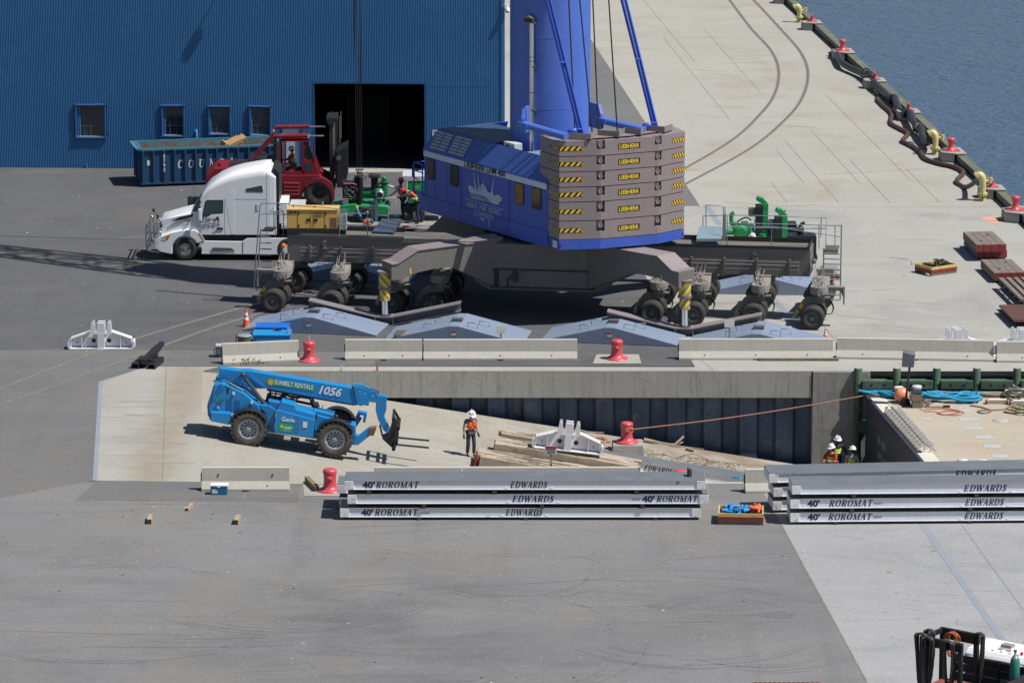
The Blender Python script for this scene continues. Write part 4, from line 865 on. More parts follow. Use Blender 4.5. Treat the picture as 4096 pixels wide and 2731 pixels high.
# balcony at the far end, mirror
b = M(); a = SW(LH,4.0,.0); 
for z in (4.9, 5.25): b.tube([SW(LH,z,.05), SW(LH+.75,z,.05), SW(LH+.75,z,-1.5)], .03, 6)
for s in (.05, .75): b.cyl(SW(LH+s,3.9,.05), SW(LH+s,5.25,.05), .035, n=6)
bwd(b, 'balcony_rail', cblue); hbox(LH, LH+.8, -.03, 2.5, 3.85, 3.95, 'balcony_floor', cblue)
b = M(); p = GY(1652,708,SW(LH+.8,5,0).y); q = GY(1652,660,SW(LH+.8,5,0).y); b.bar(p, q, .10, .04); b.tube([p, p+Vector((.2,0,-.1)), p+Vector((.25,0,-.3))], .02, 6); bwd(b, 'mirror', metal_dk)
# air conditioner on the roof
ap = G(2052,612,zt-.30); b = M(); b.bx(-.42,.42,-.2,.2,0,.45); ac = b.build('air_conditioner', mat('ac_white', (.55,.57,.56), .5, var=.1), CR, .02, ap-CC, atan2(sd_.y,sd_.x)+pi); M().cyl((-.1,-.201,.22),(-.1,-.22,.22),.15,n=16).build('fan', metal_dk, ac)
# --- counterweight stack
FP = [Vector(p) for p in ((1.47,167.4),(1.93,166.5),(3.63,166.75),(6.02,167.85),(7.14,169.05))]
back = [Vector((6.75,170.2)), Vector((5.4,169.5)), Vector((3.2,168.45)), Vector((1.15,168.1))]
b = M(); fp2 = [p for p in FP]+back; b.prism([(p.x, p.y) for p in fp2], 3.3, 3.69, 'z'); BS = bwd(b, 'ballast_base', cblue, None, .01)
zc = lambda y: 7.79-(y-523)*.00529
tops = [523,645,765,885,1002,1150,1298]
marks = ['20t','20t','20t','20t','25t','25t']
def facet(i): a, c = FP[i], FP[i+1]; d = (c-a).normalized(); return a, d, Vector((d.y,-d.x)), (c-a).length
def fpt(i, s, z, out=0): a, d, n, L_ = facet(i); p = a+d*s+n*out; return Vector((p.x, p.y, z))
lieb_y = mat('sign_yellow', (.85,.60,.03), .5, var=.03); gap_m = mat('rust_smear', (.20,.12,.09), .8)
for k in range(6):
    z1 = zc(tops[k]); z0 = zc(tops[k+1])+.035; zm = z0+(z1-z0)*.42
    def notched():
        out = [FP[0], FP[1]]
        for i in (2, 3):
            a, d1, n1, L1 = facet(i-1); e, d2, n2, L2 = facet(i); p = FP[i]; nn = (n1+n2).normalized()
            out += [p-d1*.18, p-d1*.18-nn*.24, p+d2*.18-nn*.24, p+d2*.18]
        return out+[FP[4]]+back
    b = M(); b.prism([(p.x, p.y) for p in fp2], z0, zm, 'z'); b.prism([(p.x, p.y) for p in notched()], zm, z1, 'z'); sl = bwd(b, 'ballast_slab', mauve)
    for i in (2, 3):
        p = FP[i]; nn = (facet(i-1)[2]+facet(i)[2]).normalized(); c_ = Vector((p.x-nn.x*.13, p.y-nn.y*.13, 0)); b = M()
        d_ = Vector((nn.x, nn.y, 0)); b.cyl(c_+d_*.10+Vector((0,0,z1-.20)), c_-d_*.1+Vector((0,0,z1-.20)), .10, n=16); b.bar(c_+Vector((0,0,z1-.2)), c_+Vector((0,0,z1-.0)), .2, .2); bwd(b, 'lifting_lug', mauve, sl)
    zc_ = (z0+z1)/2-.0; hz = .095
    def strip(i, s0, s1, m, name, h=hz, out=.006): 
        b = M(); b.add([fpt(i,s0,zc_-h,out),fpt(i,s1,zc_-h,out),fpt(i,s1,zc_+h,out),fpt(i,s0,zc_+h,out)], [(0,1,2,3)]); return bwd(b, name, m, sl)
    def haz(i, s0, s1, lean, n_, ph=0):
        b = M(); w = (s1-s0)/n_
        for j in range(n_+1):
            q = [(s0+(j+ph)*w, -hz+.012), (s0+(j+ph+.5)*w, -hz+.012), (s0+(j+ph+.5)*w+lean, hz-.012), (s0+(j+ph)*w+lean, hz-.012)]
            q = [(min(max(s, s0+.01), s1-.01), z) for s, z in q]
            if len({round(s, 3) for s, z in q}) > 1: b.add([fpt(i, s, zc_+z, .011) for s, z in q], [(0,1,2,3)])
        bwd(b, 'hazard_stripes', yel, sl)
    L0 = facet(0)[3]
    strip(0, L0-.42, L0-.0, blackp, 'hazard_plate'); strip(1, 0.0, .98, blackp, 'hazard_plate'); haz(0, L0-.42, L0, .10, 2); haz(1, 0.0, .98, .15, 4, -.3)
    L3 = facet(3)[3]; strip(3, .85, L3-.0, blackp, 'hazard_plate'); haz(3, .85, L3, -.10, 5, .3)
    b = M(); s0 = .78; s1 = 1.78; b.add([fpt(2,s0,zc_-.12,.006),fpt(2,s1,zc_-.12,.006),fpt(2,s1,zc_+.12,.006),fpt(2,s0,zc_+.12,.006)], [(0,1,2,3)]); bwd(b, 'name_plate', blackp, sl)
    a, d, n, L_ = facet(2); p = fpt(2, s0+.05, zc_-.082, .012); text('LIEBHERR', .235, lieb_y, CR, p-CC, (d.x,d.y,0), (0,0,1), width=.90, bold=.004)
    a, d, n, L_ = facet(0); text(marks[k], .15, gap_m if k < 2 else lieb_y, CR, fpt(0,.10,zc_-.03,.008)-CC, (d.x,d.y,0), (0,0,1), width=.22)
b = M(); L0 = facet(0)[3]; b.add([fpt(0,L0*.45,3.34,.012),fpt(0,L0*.85,3.34,.012),fpt(0,L0*.85,3.64,.012),fpt(0,L0*.45,3.64,.012)], [(0,1,2,3)]); bwd(b, 'warning_label', mat('white_paint',(.7,.7,.7)), BS)
b = M(); b.box(fpt(1,.08,3.5,.01),(.05,.03,.12)); b.box(fpt(3,L3-.1,3.5,.01),(.05,.05,.12)); bwd(b, 'marker_light', mat('red_lens', (.35,.01,.01), .3), BS)
def Z4(x, y): return (1650+x/1.96, 300+y/1.96)
b = M(); P = [G(*Z4(x, y), 7.98) for x, y in ((1205,478),(1395,484),(1450,454),(1620,466),(1665,436),(1790,450),(1835,420),(1975,428),(2037,406))]
for a, c in zip(P, P[1:]): b.bar(a+Vector((0,0,.0)), c, .03, .24)
bwd(b, 'rope_guard', mauve)
b = M(); Q = [G(*Z4(x, y), 7.86) for x, y in ((1185,492),(1380,500),(1700,478),(1960,440),(2045,430),(2010,412),(1835,430),(1665,445),(1450,465),(1205,484))]; b.prism([(q.x, q.y) for q in Q], 7.85, 7.88, 'z'); bwd(b, 'guard_plate', mauve)
b = M()
for x, y in ((1270,500),(1700,480),(1950,445)): g = G(*Z4(x, y), 7.80); b.cyl(g-Vector((0,0,.02)), g+Vector((0,0,.06)), .2, n=12)
bwd(b, 'guard_mount', blackp)
# --- tower, struts, ropes
TX, TY = 1.61, 172.9; r_t = 161/ (FPX/ (TY*cos(PIT)+(CH-9)*sin(PIT)))
b = M(); b.cyl((TX,TY,4.5),(TX,TY,24),r_t,n=64); TW = bwd(b, 'tower', tblue)
b = M(); b.cyl((TX,TY,24),(TX-.9,TY+1.2,28),r_t*1.02,r_t*.6,n=32); bwd(b, 'tower_head', tblue, TW)
for y in (152, 437):
    z = GY(2201+60, y, TY-r_t*.95).z; b = M(); b.cyl((TX,TY,z-.014),(TX,TY,z+.014),r_t+.008,n=64); bwd(b, 'weld_seam', mat('seam_light', (.12,.22,.66), .4), TW)
b = M(); b.bx(-1.9,-.2,-1.0,1.6,14.2,16.8); b.v = [(v[0]+TX-1.6-CC.x, v[1]+TY-CC.y, v[2]) for v in b.v]; b.build('operator_cab', cblue, CR, .1)
# lattice boom above the frame: it throws the trellis shadow across the yard
BF = Vector((TX-.8, TY-1.2, 15.0)); BT = Vector((-7.0, 180.3, 40.0)); bd = (BT-BF).normalized(); bs = Vector((bd.y, -bd.x, 0)).normalized(); bn = bs.cross(bd)
b = M(); Lb = (BT-BF).length; nsg = 12; hw = lambda t: 1.25*(1-.62*abs(t-.35)/.65) if t > .35 else 1.25*(.5+.5*t/.35)
cs = [[BF+bd*Lb*i/nsg+bs*hw(i/nsg)*sx+bn*hw(i/nsg)*.8*sy for sx, sy in ((-1,-1),(1,-1),(1,1),(-1,1))] for i in range(nsg+1)]
for i in range(nsg):
    for k in range(4):
        b.bar(cs[i][k], cs[i+1][k], .17); b.bar(cs[i][k], cs[i+1][(k+1)%4] if i%2 else cs[i+1][k], .08); b.bar(cs[i][(k+1)%4] if i%2 else cs[i][k], cs[i+1][k] if i%2 else cs[i+1][(k+1)%4], .08); b.bar(cs[i][k], cs[i][(k+1)%4], .08)
bwd(b, 'lattice_boom', tblue)
b = M()
for i, dx in enumerate((-.09,-.03,.04,.10)): b.tube([BT+Vector((dx*3,0,0)), GY(1437+dx*100, 668, 183.9)], .014 if 0 else .017, 5)
bwd(b, 'hoist_rope', mat('wire_rope', (.03,.025,.022), .6, .3))
b = M(); b.tube([BT, Vector((TX-.9,TY+1.2,28))], .05, 5); b.tube([BT+Vector((.5,0,0)), Vector((TX-.5,TY+1.2,28))], .05, 5); bwd(b, 'boom_rope', mat('wire_rope', (.03,.025,.022)))
L1a = G(*Z4(868,388), 8.25); L1b = G(*Z4(1205,486), 8.0); R1a = G(*Z4(1475,352), 8.25); R1b = G(*Z4(1815,434), 8.0)
for a, c, lug in ((L1a, L1b, 1), (R1a, R1b, -1)):
    d = (c-a).normalized(); b = M(); b.cyl(a+d*.12, c, .155, n=16); st = bwd(b, 'tower_strut', tblue)
    b = M(); b.bar(a-d*.15+Vector((0,0,.0)), a+d*.35, .40, .22); b.cyl(a+Vector((0,-.2,0)), a+Vector((0,.2,0)), .12, n=12); bwd(b, 'clevis', tblue, st)
    q = Vector((TX, TY, 0))
    b = M(); e = Vector((q.x-a.x, q.y-a.y, 0)).normalized()
    V = [a+e*-.15+Vector((0,0,-.3)), a+e*-.1+Vector((0,0,.25)), a+e*.10+Vector((0,0,.62)), a+e*.9+Vector((0,0,.64)), a+e*.9+Vector((0,0,-.40)), a+Vector((0,0,-.4))]; w_ = Vector((-e.y, e.x, 0))*.06
    V = [v+w_ for v in V]+[v-w_*1 for v in V]; b.add(V, [[0,1,2,3,4,5],[11,10,9,8,7,6]]+[[i, i+6, (i+1)%6+6, (i+1)%6] for i in range(6)]); bwd(b, 'gusset', tblue, TW)
for (x0, y0), (x1, _) in (((2318,534),(2185,0)),((2331,534),(2199,0)),((2614,508),(2487,0)),((2627,508),(2502,0))):
    a = G(x0, y0, 8.0); zt_ = 13.2; c = GY(x1, 0, a.y+.9); d = (c-a); b = M(); b.bar(a, a+d*2.9, .075, .11); bwd(b, 'tie_bar', cblue)
for (x0, x1) in ((2322,2192),(2620,2494)):
    a = G(x0, 508 if x0 > 2500 else 530, 8.05); b = M()
    for f in (.03, .53):
        yv = (508 if x0 > 2500 else 534)*(1-f); xv = x0+(x1-x0)*f; g = GY(xv, yv, a.y+.9*f-.03); b.cyl(g-Vector((.13,0,0)), g+Vector((.13,0,0)), .05, n=8)
    b.ball(a+Vector((-.32,0,.05)), (.22,.1,.13)); bwd(b, 'tie_spreader', cblue)
rope_m = MAT['wire_rope']
for (x0, x1) in ((2300,2275),(2369,2319),(2394,2371),(2470,2435)):
    a = G(x0, 534, 7.9); c = GY(x1, 0, a.y+1.0); b = M(); b.tube([a, a+(c-a)*2.6], .034, 6); bwd(b, 'winch_rope', rope_m)
# exhaust stack
Ye = TY-r_t*.78-.35; a = GY(2127,600,Ye); c = GY(2127,92,Ye); b = M(); b.cyl(a-Vector((0,0,1)), c, .105, n=18); ex = bwd(b, 'exhaust_pipe', chrome)
b = M(); b.tube([c, c+Vector((0,0,.13)), c+Vector((-.12,0,.20)), GY(2095,78,Ye)], .14, 14); bwd(b, 'exhaust_outlet', blackp, ex)
b = M()
for y in (228, 245, 370, 440, 500): g = GY(2127,y,Ye); b.cyl(g-Vector((0,0,.015)), g+Vector((0,0,.015)), .112, n=18)
for y in (92, 268, 444): g = GY(2137,y,Ye); b.box(g, (.16,.3,.06))
bwd(b, 'exhaust_bands', metal_m, ex)
# crane cab glimpsed between tower and counterweight
# ================================================================ outrigger ramps and spreader beams
def wedge(label, px, py, yaw, gname='blue grey steel wedge ramps under the crane'):
    o = G(px, py); t = thing('wedge_ramp', label, 'ramp', o, yaw, gname); L_ = 5.65; w = 2.5; a0, a1 = L_/2-.18, L_/2+.18; H_ = .70
    b = M(); b.prism([(0,0),(L_,0),(L_,.07),(a1,H_),(a0,H_),(0,.07)], 0, w); b.build('ramp_body', steel_bg, t, .03)
    k = M(); k.prism([(a0,0.01),(a0+.02,.01),(a0+.02,H_-.02),(a0,H_-.02)], -.004, -.001); k.prism([(a1,0.01),(a1-.02,.01),(a1-.02,H_-.02),(a1,H_-.02)], -.004, -.001); k.build('seam', mat('seam_pale', (.34,.37,.40), .5), t)
    for (x, y) in ((a0-.9,.35),(a0-.55,1.1),(a1+.55,.35),(a1+.9,1.1)):
        z = .07+(H_-.07)*(1-(abs(x-L_/2)-.18)/(L_/2-.18)); h = M(); h.tube([(x-.2,y,z-.03),(x-.2,y,z+.2),(x+.2,y,z+.2),(x+.2,y,z-.03)], .018, 6); h.build('handle', rail_m, t)
    p = M(); p.box((L_/2, w/2-.3, H_+.06), (.42,.35,.12)); p.build('bearing_pad', metal_m, t)
    lb = M(); lb.bx(a0+.07,a0+.27,-.006,-.002,.30,.50); lo = lb.build('danger_sign', mat('white_paint',(.7,.7,.7)), t); M().bx(a0+.07,a0+.27,-.010,-.007,.42,.50).build('danger_band', mat('sign_red', (.5,.03,.03), .5), lo)
    return t
ry = R(-9.2)
wedge('wedge ramp beside the small tool boxes, near left side of the crane', 968, 1323, R(-11.5))
wedge('wedge ramp behind the long centre barriers, near side of the crane', 1540, 1362, R(-8.5))
wedge('wedge ramp behind the rear red bollard, near right side of the crane', 2163, 1366, R(-10.5))
wedge('wedge ramp at the right end of the near row', 2745, 1393, R(-9))
wedge('wedge ramp on the far side, seen under the left chassis', 1125, 1118, ry, 'blue grey steel wedge ramps on the far side of the crane')
wedge('wedge ramp on the far side, seen under the right chassis', 2815, 1176, R(-4), 'blue grey steel wedge ramps on the far side of the crane')
def vbeam(label, F, m, yaw=uy_, z0=.35, span=3.15, rise=.60):
    t = thing('spreader_beam', label, 'beam', (F.x, F.y, 0), yaw, 'V shaped steel spreader beams under the crane feet'); b = M()
    zt = z0+.02
    zt = .37; top = [(-span,zt+rise+.02),(-.35,zt),(.35,zt),(span,zt+rise+.02)]
    def ribbon(y0, y1, o0, o1): b.prism([(x, z+o0) for x, z in top]+[(x, z+o1) for x, z in top[::-1]], y0, y1)
    ribbon(-.32,.32,-.05,0); ribbon(-.28,.28,-.37,-.33); b.prism([(x, z-.05) for x, z in top]+[(x, z-.33) for x, z in top[::-1]], -.02, .02); o = b.build('beam_body', m, t)
    b.v
    k = M(); [k.bx(x-.02,x+.02,-.30,-.02,zt-.34,zt-.05) for x in (-.37,.37)]; k.build('stiffener', m, t)
    return t
gm = mat('beam_grey', (.20,.19,.20), .6, var=.12, sc=1.5)
vbeam('grey V shaped spreader beam under the near left crane foot', OL[0]+Vector((0,0,0)), gm, R(-6), .38); vbeam('mauve V shaped spreader beam under the near right crane foot', OR_[0], mauve, R(-6), .38)
vbeam('dark spreader beam under the far left crane foot', FL, gm); vbeam('dark spreader beam under the far right crane foot', FR, gm)
# ================================================================ vehicles by the warehouse
white_m = mat('white_truck_paint', (.84,.85,.87), .25, var=.03, sc=.8, spec=.6); grey_l = mat('light_grey_paint', (.50,.51,.52), .45, var=.06); glass_c = mat('windshield_glass', (.035,.07,.08), .05, var=.2, sc=1, spec=.9); black_pl = mat('black_plastic', (.018,.018,.02), .5, var=.15); chrome_w = mat('polished_alloy', (.62,.62,.63), .25, .9, var=.08, sc=5)
def loft(st, closed=True, seg=None):
    """st: (x, zb, zsh, zt, hw, crown) sections across y"""
    b = M(); R_ = []
    for x, zb, zsh, zt, hw, cr in st:
        r = [(-hw, zb), (-hw, zsh), (-hw*(.985), zsh+(zt-zsh)*.35), (-hw*.93, zsh+(zt-zsh)*.68), (-hw*.78, zsh+(zt-zsh)*.90), (-hw*.4, zt-.01), (0, zt)]
        r = r+[(-y, z) for y, z in r[-2::-1]]; R_.append([(x, y, z) for y, z in r])
    n = len(R_[0]); b.add([v for r in R_ for v in r], [])
    for i in range(len(R_)-1):
        for k in range(n-1):
            b.f.append([i*n+k, i*n+k+1, (i+1)*n+k+1, (i+1)*n+k][::-1] if 0 else [i*n+k, (i+1)*n+k, (i+1)*n+k+1, i*n+k+1]); b.mk.append(seg(i, k) if seg else 0); b.sm.append(k not in (0, n-2))
        b.f.append([i*n, i*n+n-1, (i+1)*n+n-1, (i+1)*n]); b.mk.append(0); b.sm.append(False)
    b.f.append([k for k in range(n)]); b.mk.append(0); b.sm.append(False); b.f.append([(len(R_)-1)*n+k for k in range(n)][::-1]); b.mk.append(0); b.sm.append(False)
    return b
# --- white semi tractor
def T2(x, y): return (450+x/2.24, 400+y/2.24)
YT = G(741, 1043).y+.02; XT = G(741, 1043).x
def TN(x, y, off=0): g = GY(*T2(x, y), YT+off); return (g.x-XT, g.z)
TR = thing('semi_truck', 'white semi truck cab with tall sleeper and bull bar in front of the dumpster', 'truck', (XT, YT+1.22, 0))
HW = 1.22
st = []
for x, yt, ys, w in ((372,1130,1180,.80),(380,1085,1120,.93),(415,1052,1085,.98),(500,1022,1065,1.0),(600,992,1045,1.04),(690,968,1030,1.06),(760,955,1010,1.08)):
    st.append((TN(x,0)[0], TN(0,1290)[1], TN(0,ys)[1], TN(0,yt,1.0)[1], w, 0))
loft(st).build('hood', white_m, TR)
st = []
for x, yt, ys, w in ((693,968,1002,1.06),(722,918,1004,1.12),(768,838,1000,1.16),(774,832,880,1.205),(800,793,862,1.21),(850,737,815,1.22),(950,670,765,1.22),(1050,627,732,1.22),(1150,600,710,1.22),(1250,582,695,1.22),(1330,570,683,1.22),(1392,568,675,1.22),(1396,590,680,1.22),(1440,625,700,1.20),(1455,640,705,1.18)):
    st.append((TN(x,0)[0], TN(0,1207)[1], TN(0,ys)[1], TN(0,yt,.9)[1], w, 0))
loft(st, seg=lambda i, k: 1 if i in (0,1) and 1 <= k <= 10 else 0).build('cab', [white_m, glass_c], TR)
def tprof(pts, y0, y1, name, m, par=None, bev=0, ax='y'):
    b = M(); b.prism([TN(x, y) for x, y in pts], y0, y1); return b.build(name, m, par or TR, bev)
arch = [(652+120*cos(a*pi/180), 1340-120*sin(a*pi/180)) for a in range(28, 166, 8)]
fend = [(372,1300),(375,1265),(430,1222),(520,1190),(620,1168),(740,1165),(790,1200),(830,1262)]+arch+[(535,1383),(430,1362),(372,1322)]
for s in (-1, 1): tprof(fend, -s*.90 if s > 0 else .90, -s*1.22 if s > 0 else 1.22, 'fender', white_m, None, .03)
tprof([(372,1285),(372,1320),(425,1362),(540,1380),(540,1290)], -.9, .9, 'bumper', white_m)
for s in (-1, 1):
    tprof([(768,1262),(1163,1268),(1205,1238),(1640,1238),(1640,1388),(795,1382),(800,1340)], s*1.20, s*1.12, 'side_skirt', white_m, None, .02)
tprof([(770,1205),(1900,1208),(1900,1300),(770,1300)], -1.05, 1.05, 'frame_rails', black_pl)
tprof([(880,1342),(905,1322),(1060,1326),(1100,1350),(900,1356)], -1.225, -1.21, 'step_tread', metal_m); tprof([(1165,1268),(1170,1268),(1170,1384),(1165,1384)], -1.212, -1.202, 'skirt_gap', blackp)
tprof([(1437,615),(1452,622),(1492,655),(1492,1205),(1465,1205),(1465,680)], -1.16, 1.16, 'rear_fairing', black_pl)
tprof([(1100,1140),(1600,1140),(1600,1205),(1100,1205)], -.5, .5, 'fifth_wheel_deck', metal_dk)
sw_ = tprof([(812,1040),(838,915),(850,905),(987,903),(985,1006),(885,1012),(850,1038)], -1.222, -1.235, 'door_window', glass_c, None, 0)
tprof([(806,1046),(832,908),(848,897),(993,896),(992,1013),(888,1019),(853,1046)], -1.215, -1.226, 'window_seal', blackp)
tprof([(1195,822),(1197,795),(1340,766),(1349,826)], -1.205, -1.232, 'sleeper_window', glass_c)
for q in ([(1003,890),(1006,890),(1006,1203),(1003,1203)],[(1379,650),(1382,650),(1382,1205),(1379,1205)],[(790,1130),(794,1130),(794,1200),(790,1200)],[(1010,888),(1380,890),(1380,893),(1010,891)]): tprof(q, -1.221, -1.2235, 'panel_gap', mat('gap_grey', (.22,.23,.25), .6))
tprof([(1015,885),(1045,830),(1095,800),(1095,1205),(1062,1205),(1020,960)], -1.20, -1.2255, 'sleeper_bulge', grey_l if 0 else white_m, None, .02)
tprof([(1285,932),(1308,932),(1308,992),(1285,992)], -1.22, -1.24, 'cargo_handle', grey_l, None, .01)
tprof([(520,1092),(600,1055),(735,1025),(712,1052),(620,1078)], -1.045, -1.085, 'hood_vent', blackp)
tprof([(935,1143),(990,1143),(990,1162),(935,1160)], -1.22, -1.25, 'door_handle', blackp)
hl = tprof([(435,1258),(450,1225),(520,1205),(500,1245),(470,1262)], -1.19, -1.23, 'headlight', mat('headlight_lens', (.5,.55,.6), .1, var=.1)); tprof([(480,1222),(522,1205),(502,1243),(480,1250)], -1.225, -1.236, 'turn_signal', mat('amber_lens', (.75,.16,.03), .2), hl)
tprof([(770,1190),(780,1190),(828,1258),(818,1260)], -1.215, -1.232, 'reflector', mat('coral', (.75,.35,.25), .4))
b = M(); p = lambda x, y, o: (TN(x, y)[0], o, TN(x, y)[1])
for o in (-1.12, 1.05): 
    b.tube([p(420,1365,o),p(330,1355,o),p(303,1300,o),p(298,1140,o),p(318,1130,o),p(330,1180,o),p(335,1320,o)], .038, 8, 3)
    b.tube([p(335,1280,o),p(420,1280,o*.98),p(432,1260,o),p(430,1195,o),p(400,1188,o),p(340,1195,o)], .038, 8, 3)
for yy_ in (1140, 1205, 1290, 1345): b.cyl(p(306,yy_,-1.12), p(306,yy_,1.05), .035, n=8)
b.build('bull_bar', chrome_w, TR)
b = M(); b.bx(TN(368,0)[0]-.02, TN(372,0)[0]+.03, -.62, .62, TN(0,1290)[1], TN(0,1100)[1]); g_ = b.build('grille', chrome_w, TR)
for k in range(5): M().bx(TN(366,0)[0]-.03, TN(368,0)[0], -.55, .55, .75+k*.14, .80+k*.14).build('grille_slot', blackp, g_)
for (x, y, o, x2, y2) in ((437,1125,-1.02,405,1045),(368,985,.95,400,1040)):
    b = M(); q = TN(x, y, 1.22+o)[0], TN(x, y, 1.22+o)[1]; e = TN(x2, y2, 1.22+o); r_ = TN(x2+8, y2+10, 1.22+o) if o < 0 else TN(412,1060,1.22+o)
    b.cyl((q[0],o,q[1]), (e[0],o,e[1]), .018, n=6); b.ball((e[0],o,e[1]) if o < 0 else (q[0],o,q[1]), (.05,.11,.10)); b.ball((q[0],o,q[1]), (.06,.11,.11)); b.build('hood_mirror', black_pl, TR)
b = M(); x0, z1 = TN(770, 968); x1, z0 = TN(803, 1072); b.bx(x0, x1, -1.50, -1.38, z0, z1); b.build('door_mirror', white_m, TR, .03); b = M(); b.bar((x1-.05,-1.2,z0+.3),(x1-.1,-1.4,z0+.3),.06); b.bar((x1-.05,-1.2,z0+.8),(x1-.1,-1.4,z0+.8),.06); b.build('mirror_arm', black_pl, TR)
b = M(); q = TN(697, 905, 2.6); b.bx(q[0]-.12, q[0]+.1, 1.35, 1.5, q[1]-.35, q[1]+.2); b.build('door_mirror', black_pl, TR, .03)
b = M(); q = TN(722, 840, .8); b.cyl((q[0]+.2,-.9,q[1]-.6), (q[0],-.9,q[1]+.75), .008, n=5); b.build('antenna', black_pl, TR)
def ttext(s, x, y, h, w, m=None, k=None):
    q = TN(x, y); text(s, h, m or MAT['lettering_black'], TR, (q[0], -1.232 if k is None else k, q[1]), width=w)
ttext('MPT', 805, 1086, .20, .62); ttext('MAX POWER TRANS INC', 803, 1103, .065, .80); ttext('USDOT 3841838', 804, 1125, .10, .80); ttext('MC 1397406', 804, 1142, .10, .58); ttext('ELD', 898, 1187, .09, .16); ttext('016', 648, 1095, .15, .24, None, -1.085)
tprof([(915,1085),(935,1045),(950,1045),(958,1085),(945,1085),(940,1060),(925,1085)], -1.225, -1.232, 'road_emblem', MAT['lettering_black'])
alloy = chrome_w
wheel(TR, (0,-1.08,.515), .515, .28, -1, alloy, .52, .02, name='wheel', nb=10); wheel(TR, (0,1.08,.515), .515, .28, 1, alloy, .52, .02, name='wheel', nb=10)
for x in (4.6, 5.95):
    for o in (-1.08, 1.08): wheel(TR, (x,o,.515), .515, .30, -1 if o < 0 else 1, alloy, .52, .06, name='wheel')
# --- flatbed trailer
X1, X2 = GY(1125,900,YT).x, GY(1870,900,YT).x; ZD = GY(1400,902,YT).z+.02
TL = thing('flatbed_trailer', 'long flatbed trailer with red and white tape on its edge, behind the crane chassis', 'trailer', (X1, YT+1.25, 0)); LT = X2-X1
b = M(); b.bx(0, LT, -1.25, 1.25, ZD-.10, ZD); b.build('deck', mat('deck_wood', (.30,.28,.25), .8, var=.2, sc=3, streak=0), TL)
b = M(); b.bx(0, LT, -1.28, -1.25, ZD-.16, ZD+.01); b.bx(0, LT, 1.25, 1.28, ZD-.16, ZD+.01); b.build('side_rail', grey_l, TL)
b = M(); b.bx(0, LT, -.55, -.40, .95, ZD-.1); b.bx(0, LT, .40, .55, .95, ZD-.1); b.build('main_beam', metal_dk, TL)
redt = mat('tape_red', (.45,.02,.03), .4); wt = mat('tape_white', (.72,.72,.72), .4)
k = 0; x = .1
while x < LT-.3:
    M().bx(x, x+.30, -1.285, -1.281, ZD-.10, ZD-.03).build('reflective_tape', redt if k % 2 else wt, TL); x += .31; k += 1
for x in (LT-1.2, LT-2.5):
    for o in (-1.08, 1.08): wheel(TL, (x,o,.515), .515, .3, -1 if o < 0 else 1, alloy, .52, .06)
p1 = GY(1116,858,YT+1); t = thing('equipment_cabinet', 'pale steel cabinet on the trailer just behind the white sleeper cab', 'cabinet', (p1.x, YT+1.3, ZD))
M().bx(0,.42,-1.0,.9,0,.95).build('cabinet_body', white_m, t, .02); M().bx(.50,1.15,-.9,.9,0,.72).build('tool_box', grey_l, t, .03); M().bx(.49,1.16,-.92,.92,.70,.75).build('lid', grey_l, t)
# --- engine pump on its green trailer
green_p = mat('pump_green', (.012,.30,.085), .4, var=.10, sc=2, spec=.6); green_d = mat('pump_green_dark', (.01,.20,.08), .45, var=.2, sc=4); eng = mat('engine_black', (.022,.022,.024), .4, .2, var=.5, sc=7)
def Z3(x, y): return (1350+x/4.704, 640+y/4.704)
YP = YT+.9
PU = thing('trailer_pump', 'green trailer mounted engine pump hanging from the hoist ropes above the flatbed', 'pump', (GY(1448,880,YP).x, YP+.55, 0))
def PN(x, y, off=0): g = GY(*Z3(x, y), YP+off); return (g.x-PU.location.x, g.z)
def pprof(pts, y0, y1, name, m, par=None, bev=0): b = M(); b.prism([PN(x, y) for x, y in pts], y0, y1); return b.build(name, m, par or PU, bev)
pprof([(-110,870),(330,820),(370,848),(940,850),(985,900),(965,990),(900,1010),(740,1010),(610,880),(450,880),(330,1020),(-110,1030)], -.75, .75, 'trailer_frame', green_p, None, .02)
a = PN(45, 962); text('SUNBELT', .20, logo_w, PU, (a[0], -.757, a[1]), width=.38); text('RENTALS', .07, logo_w, PU, (a[0]+.08, -.757, a[1]-.09), width=.24)
pprof([(330,1025),(360,930),(450,862),(620,862),(720,930),(750,1030),(715,1030),(680,950),(600,895),(470,895),(395,950),(365,1025)], -.95, -.72, 'mudguard', blackp)
wheel(PU, (PN(535,1000)[0], -.85, PN(535,1000)[1]-.02), .38, .26, -1, metal_dk, .5, .05)
wheel(PU, (PN(535,1000)[0], .85, PN(535,1000)[1]-.02), .38, .26, 1, metal_dk, .5, .05)
pprof([(85,430),(140,440),(340,480),(390,560),(410,800),(95,800)], -.45, .45, 'engine_block', eng, None, .02)
b = M(); rg = random.Random(5)
for k in range(16):
    q = PN(rg.uniform(110,390), rg.uniform(470,770)); e = PN(rg.uniform(110,390), rg.uniform(470,770)); b.tube([(q[0],-.46,q[1]),((q[0]+e[0])/2,-.53,(q[1]+e[1])/2+.05),(e[0],-.46,e[1])], .018, 5, 3)
b.build('engine_hoses', metal_m, PU)
b = M(); q, e, f = PN(110,455), PN(300,450), PN(345,490); b.tube([(q[0],-.5,q[1]),(e[0],-.5,e[1]),(f[0],-.5,f[1])], .03, 6, 3); b.build('coolant_hose', mat('hose_pink', (.45,.12,.14), .5), PU)
pprof([(355,280),(445,330),(470,345),(470,810),(410,810),(410,340),(355,320)], -.55, .55, 'radiator_frame', blackp, None, .01)
pprof([(300,380),(360,360),(410,420),(410,640),(360,640)], -.4, .4, 'fan_shroud', eng)
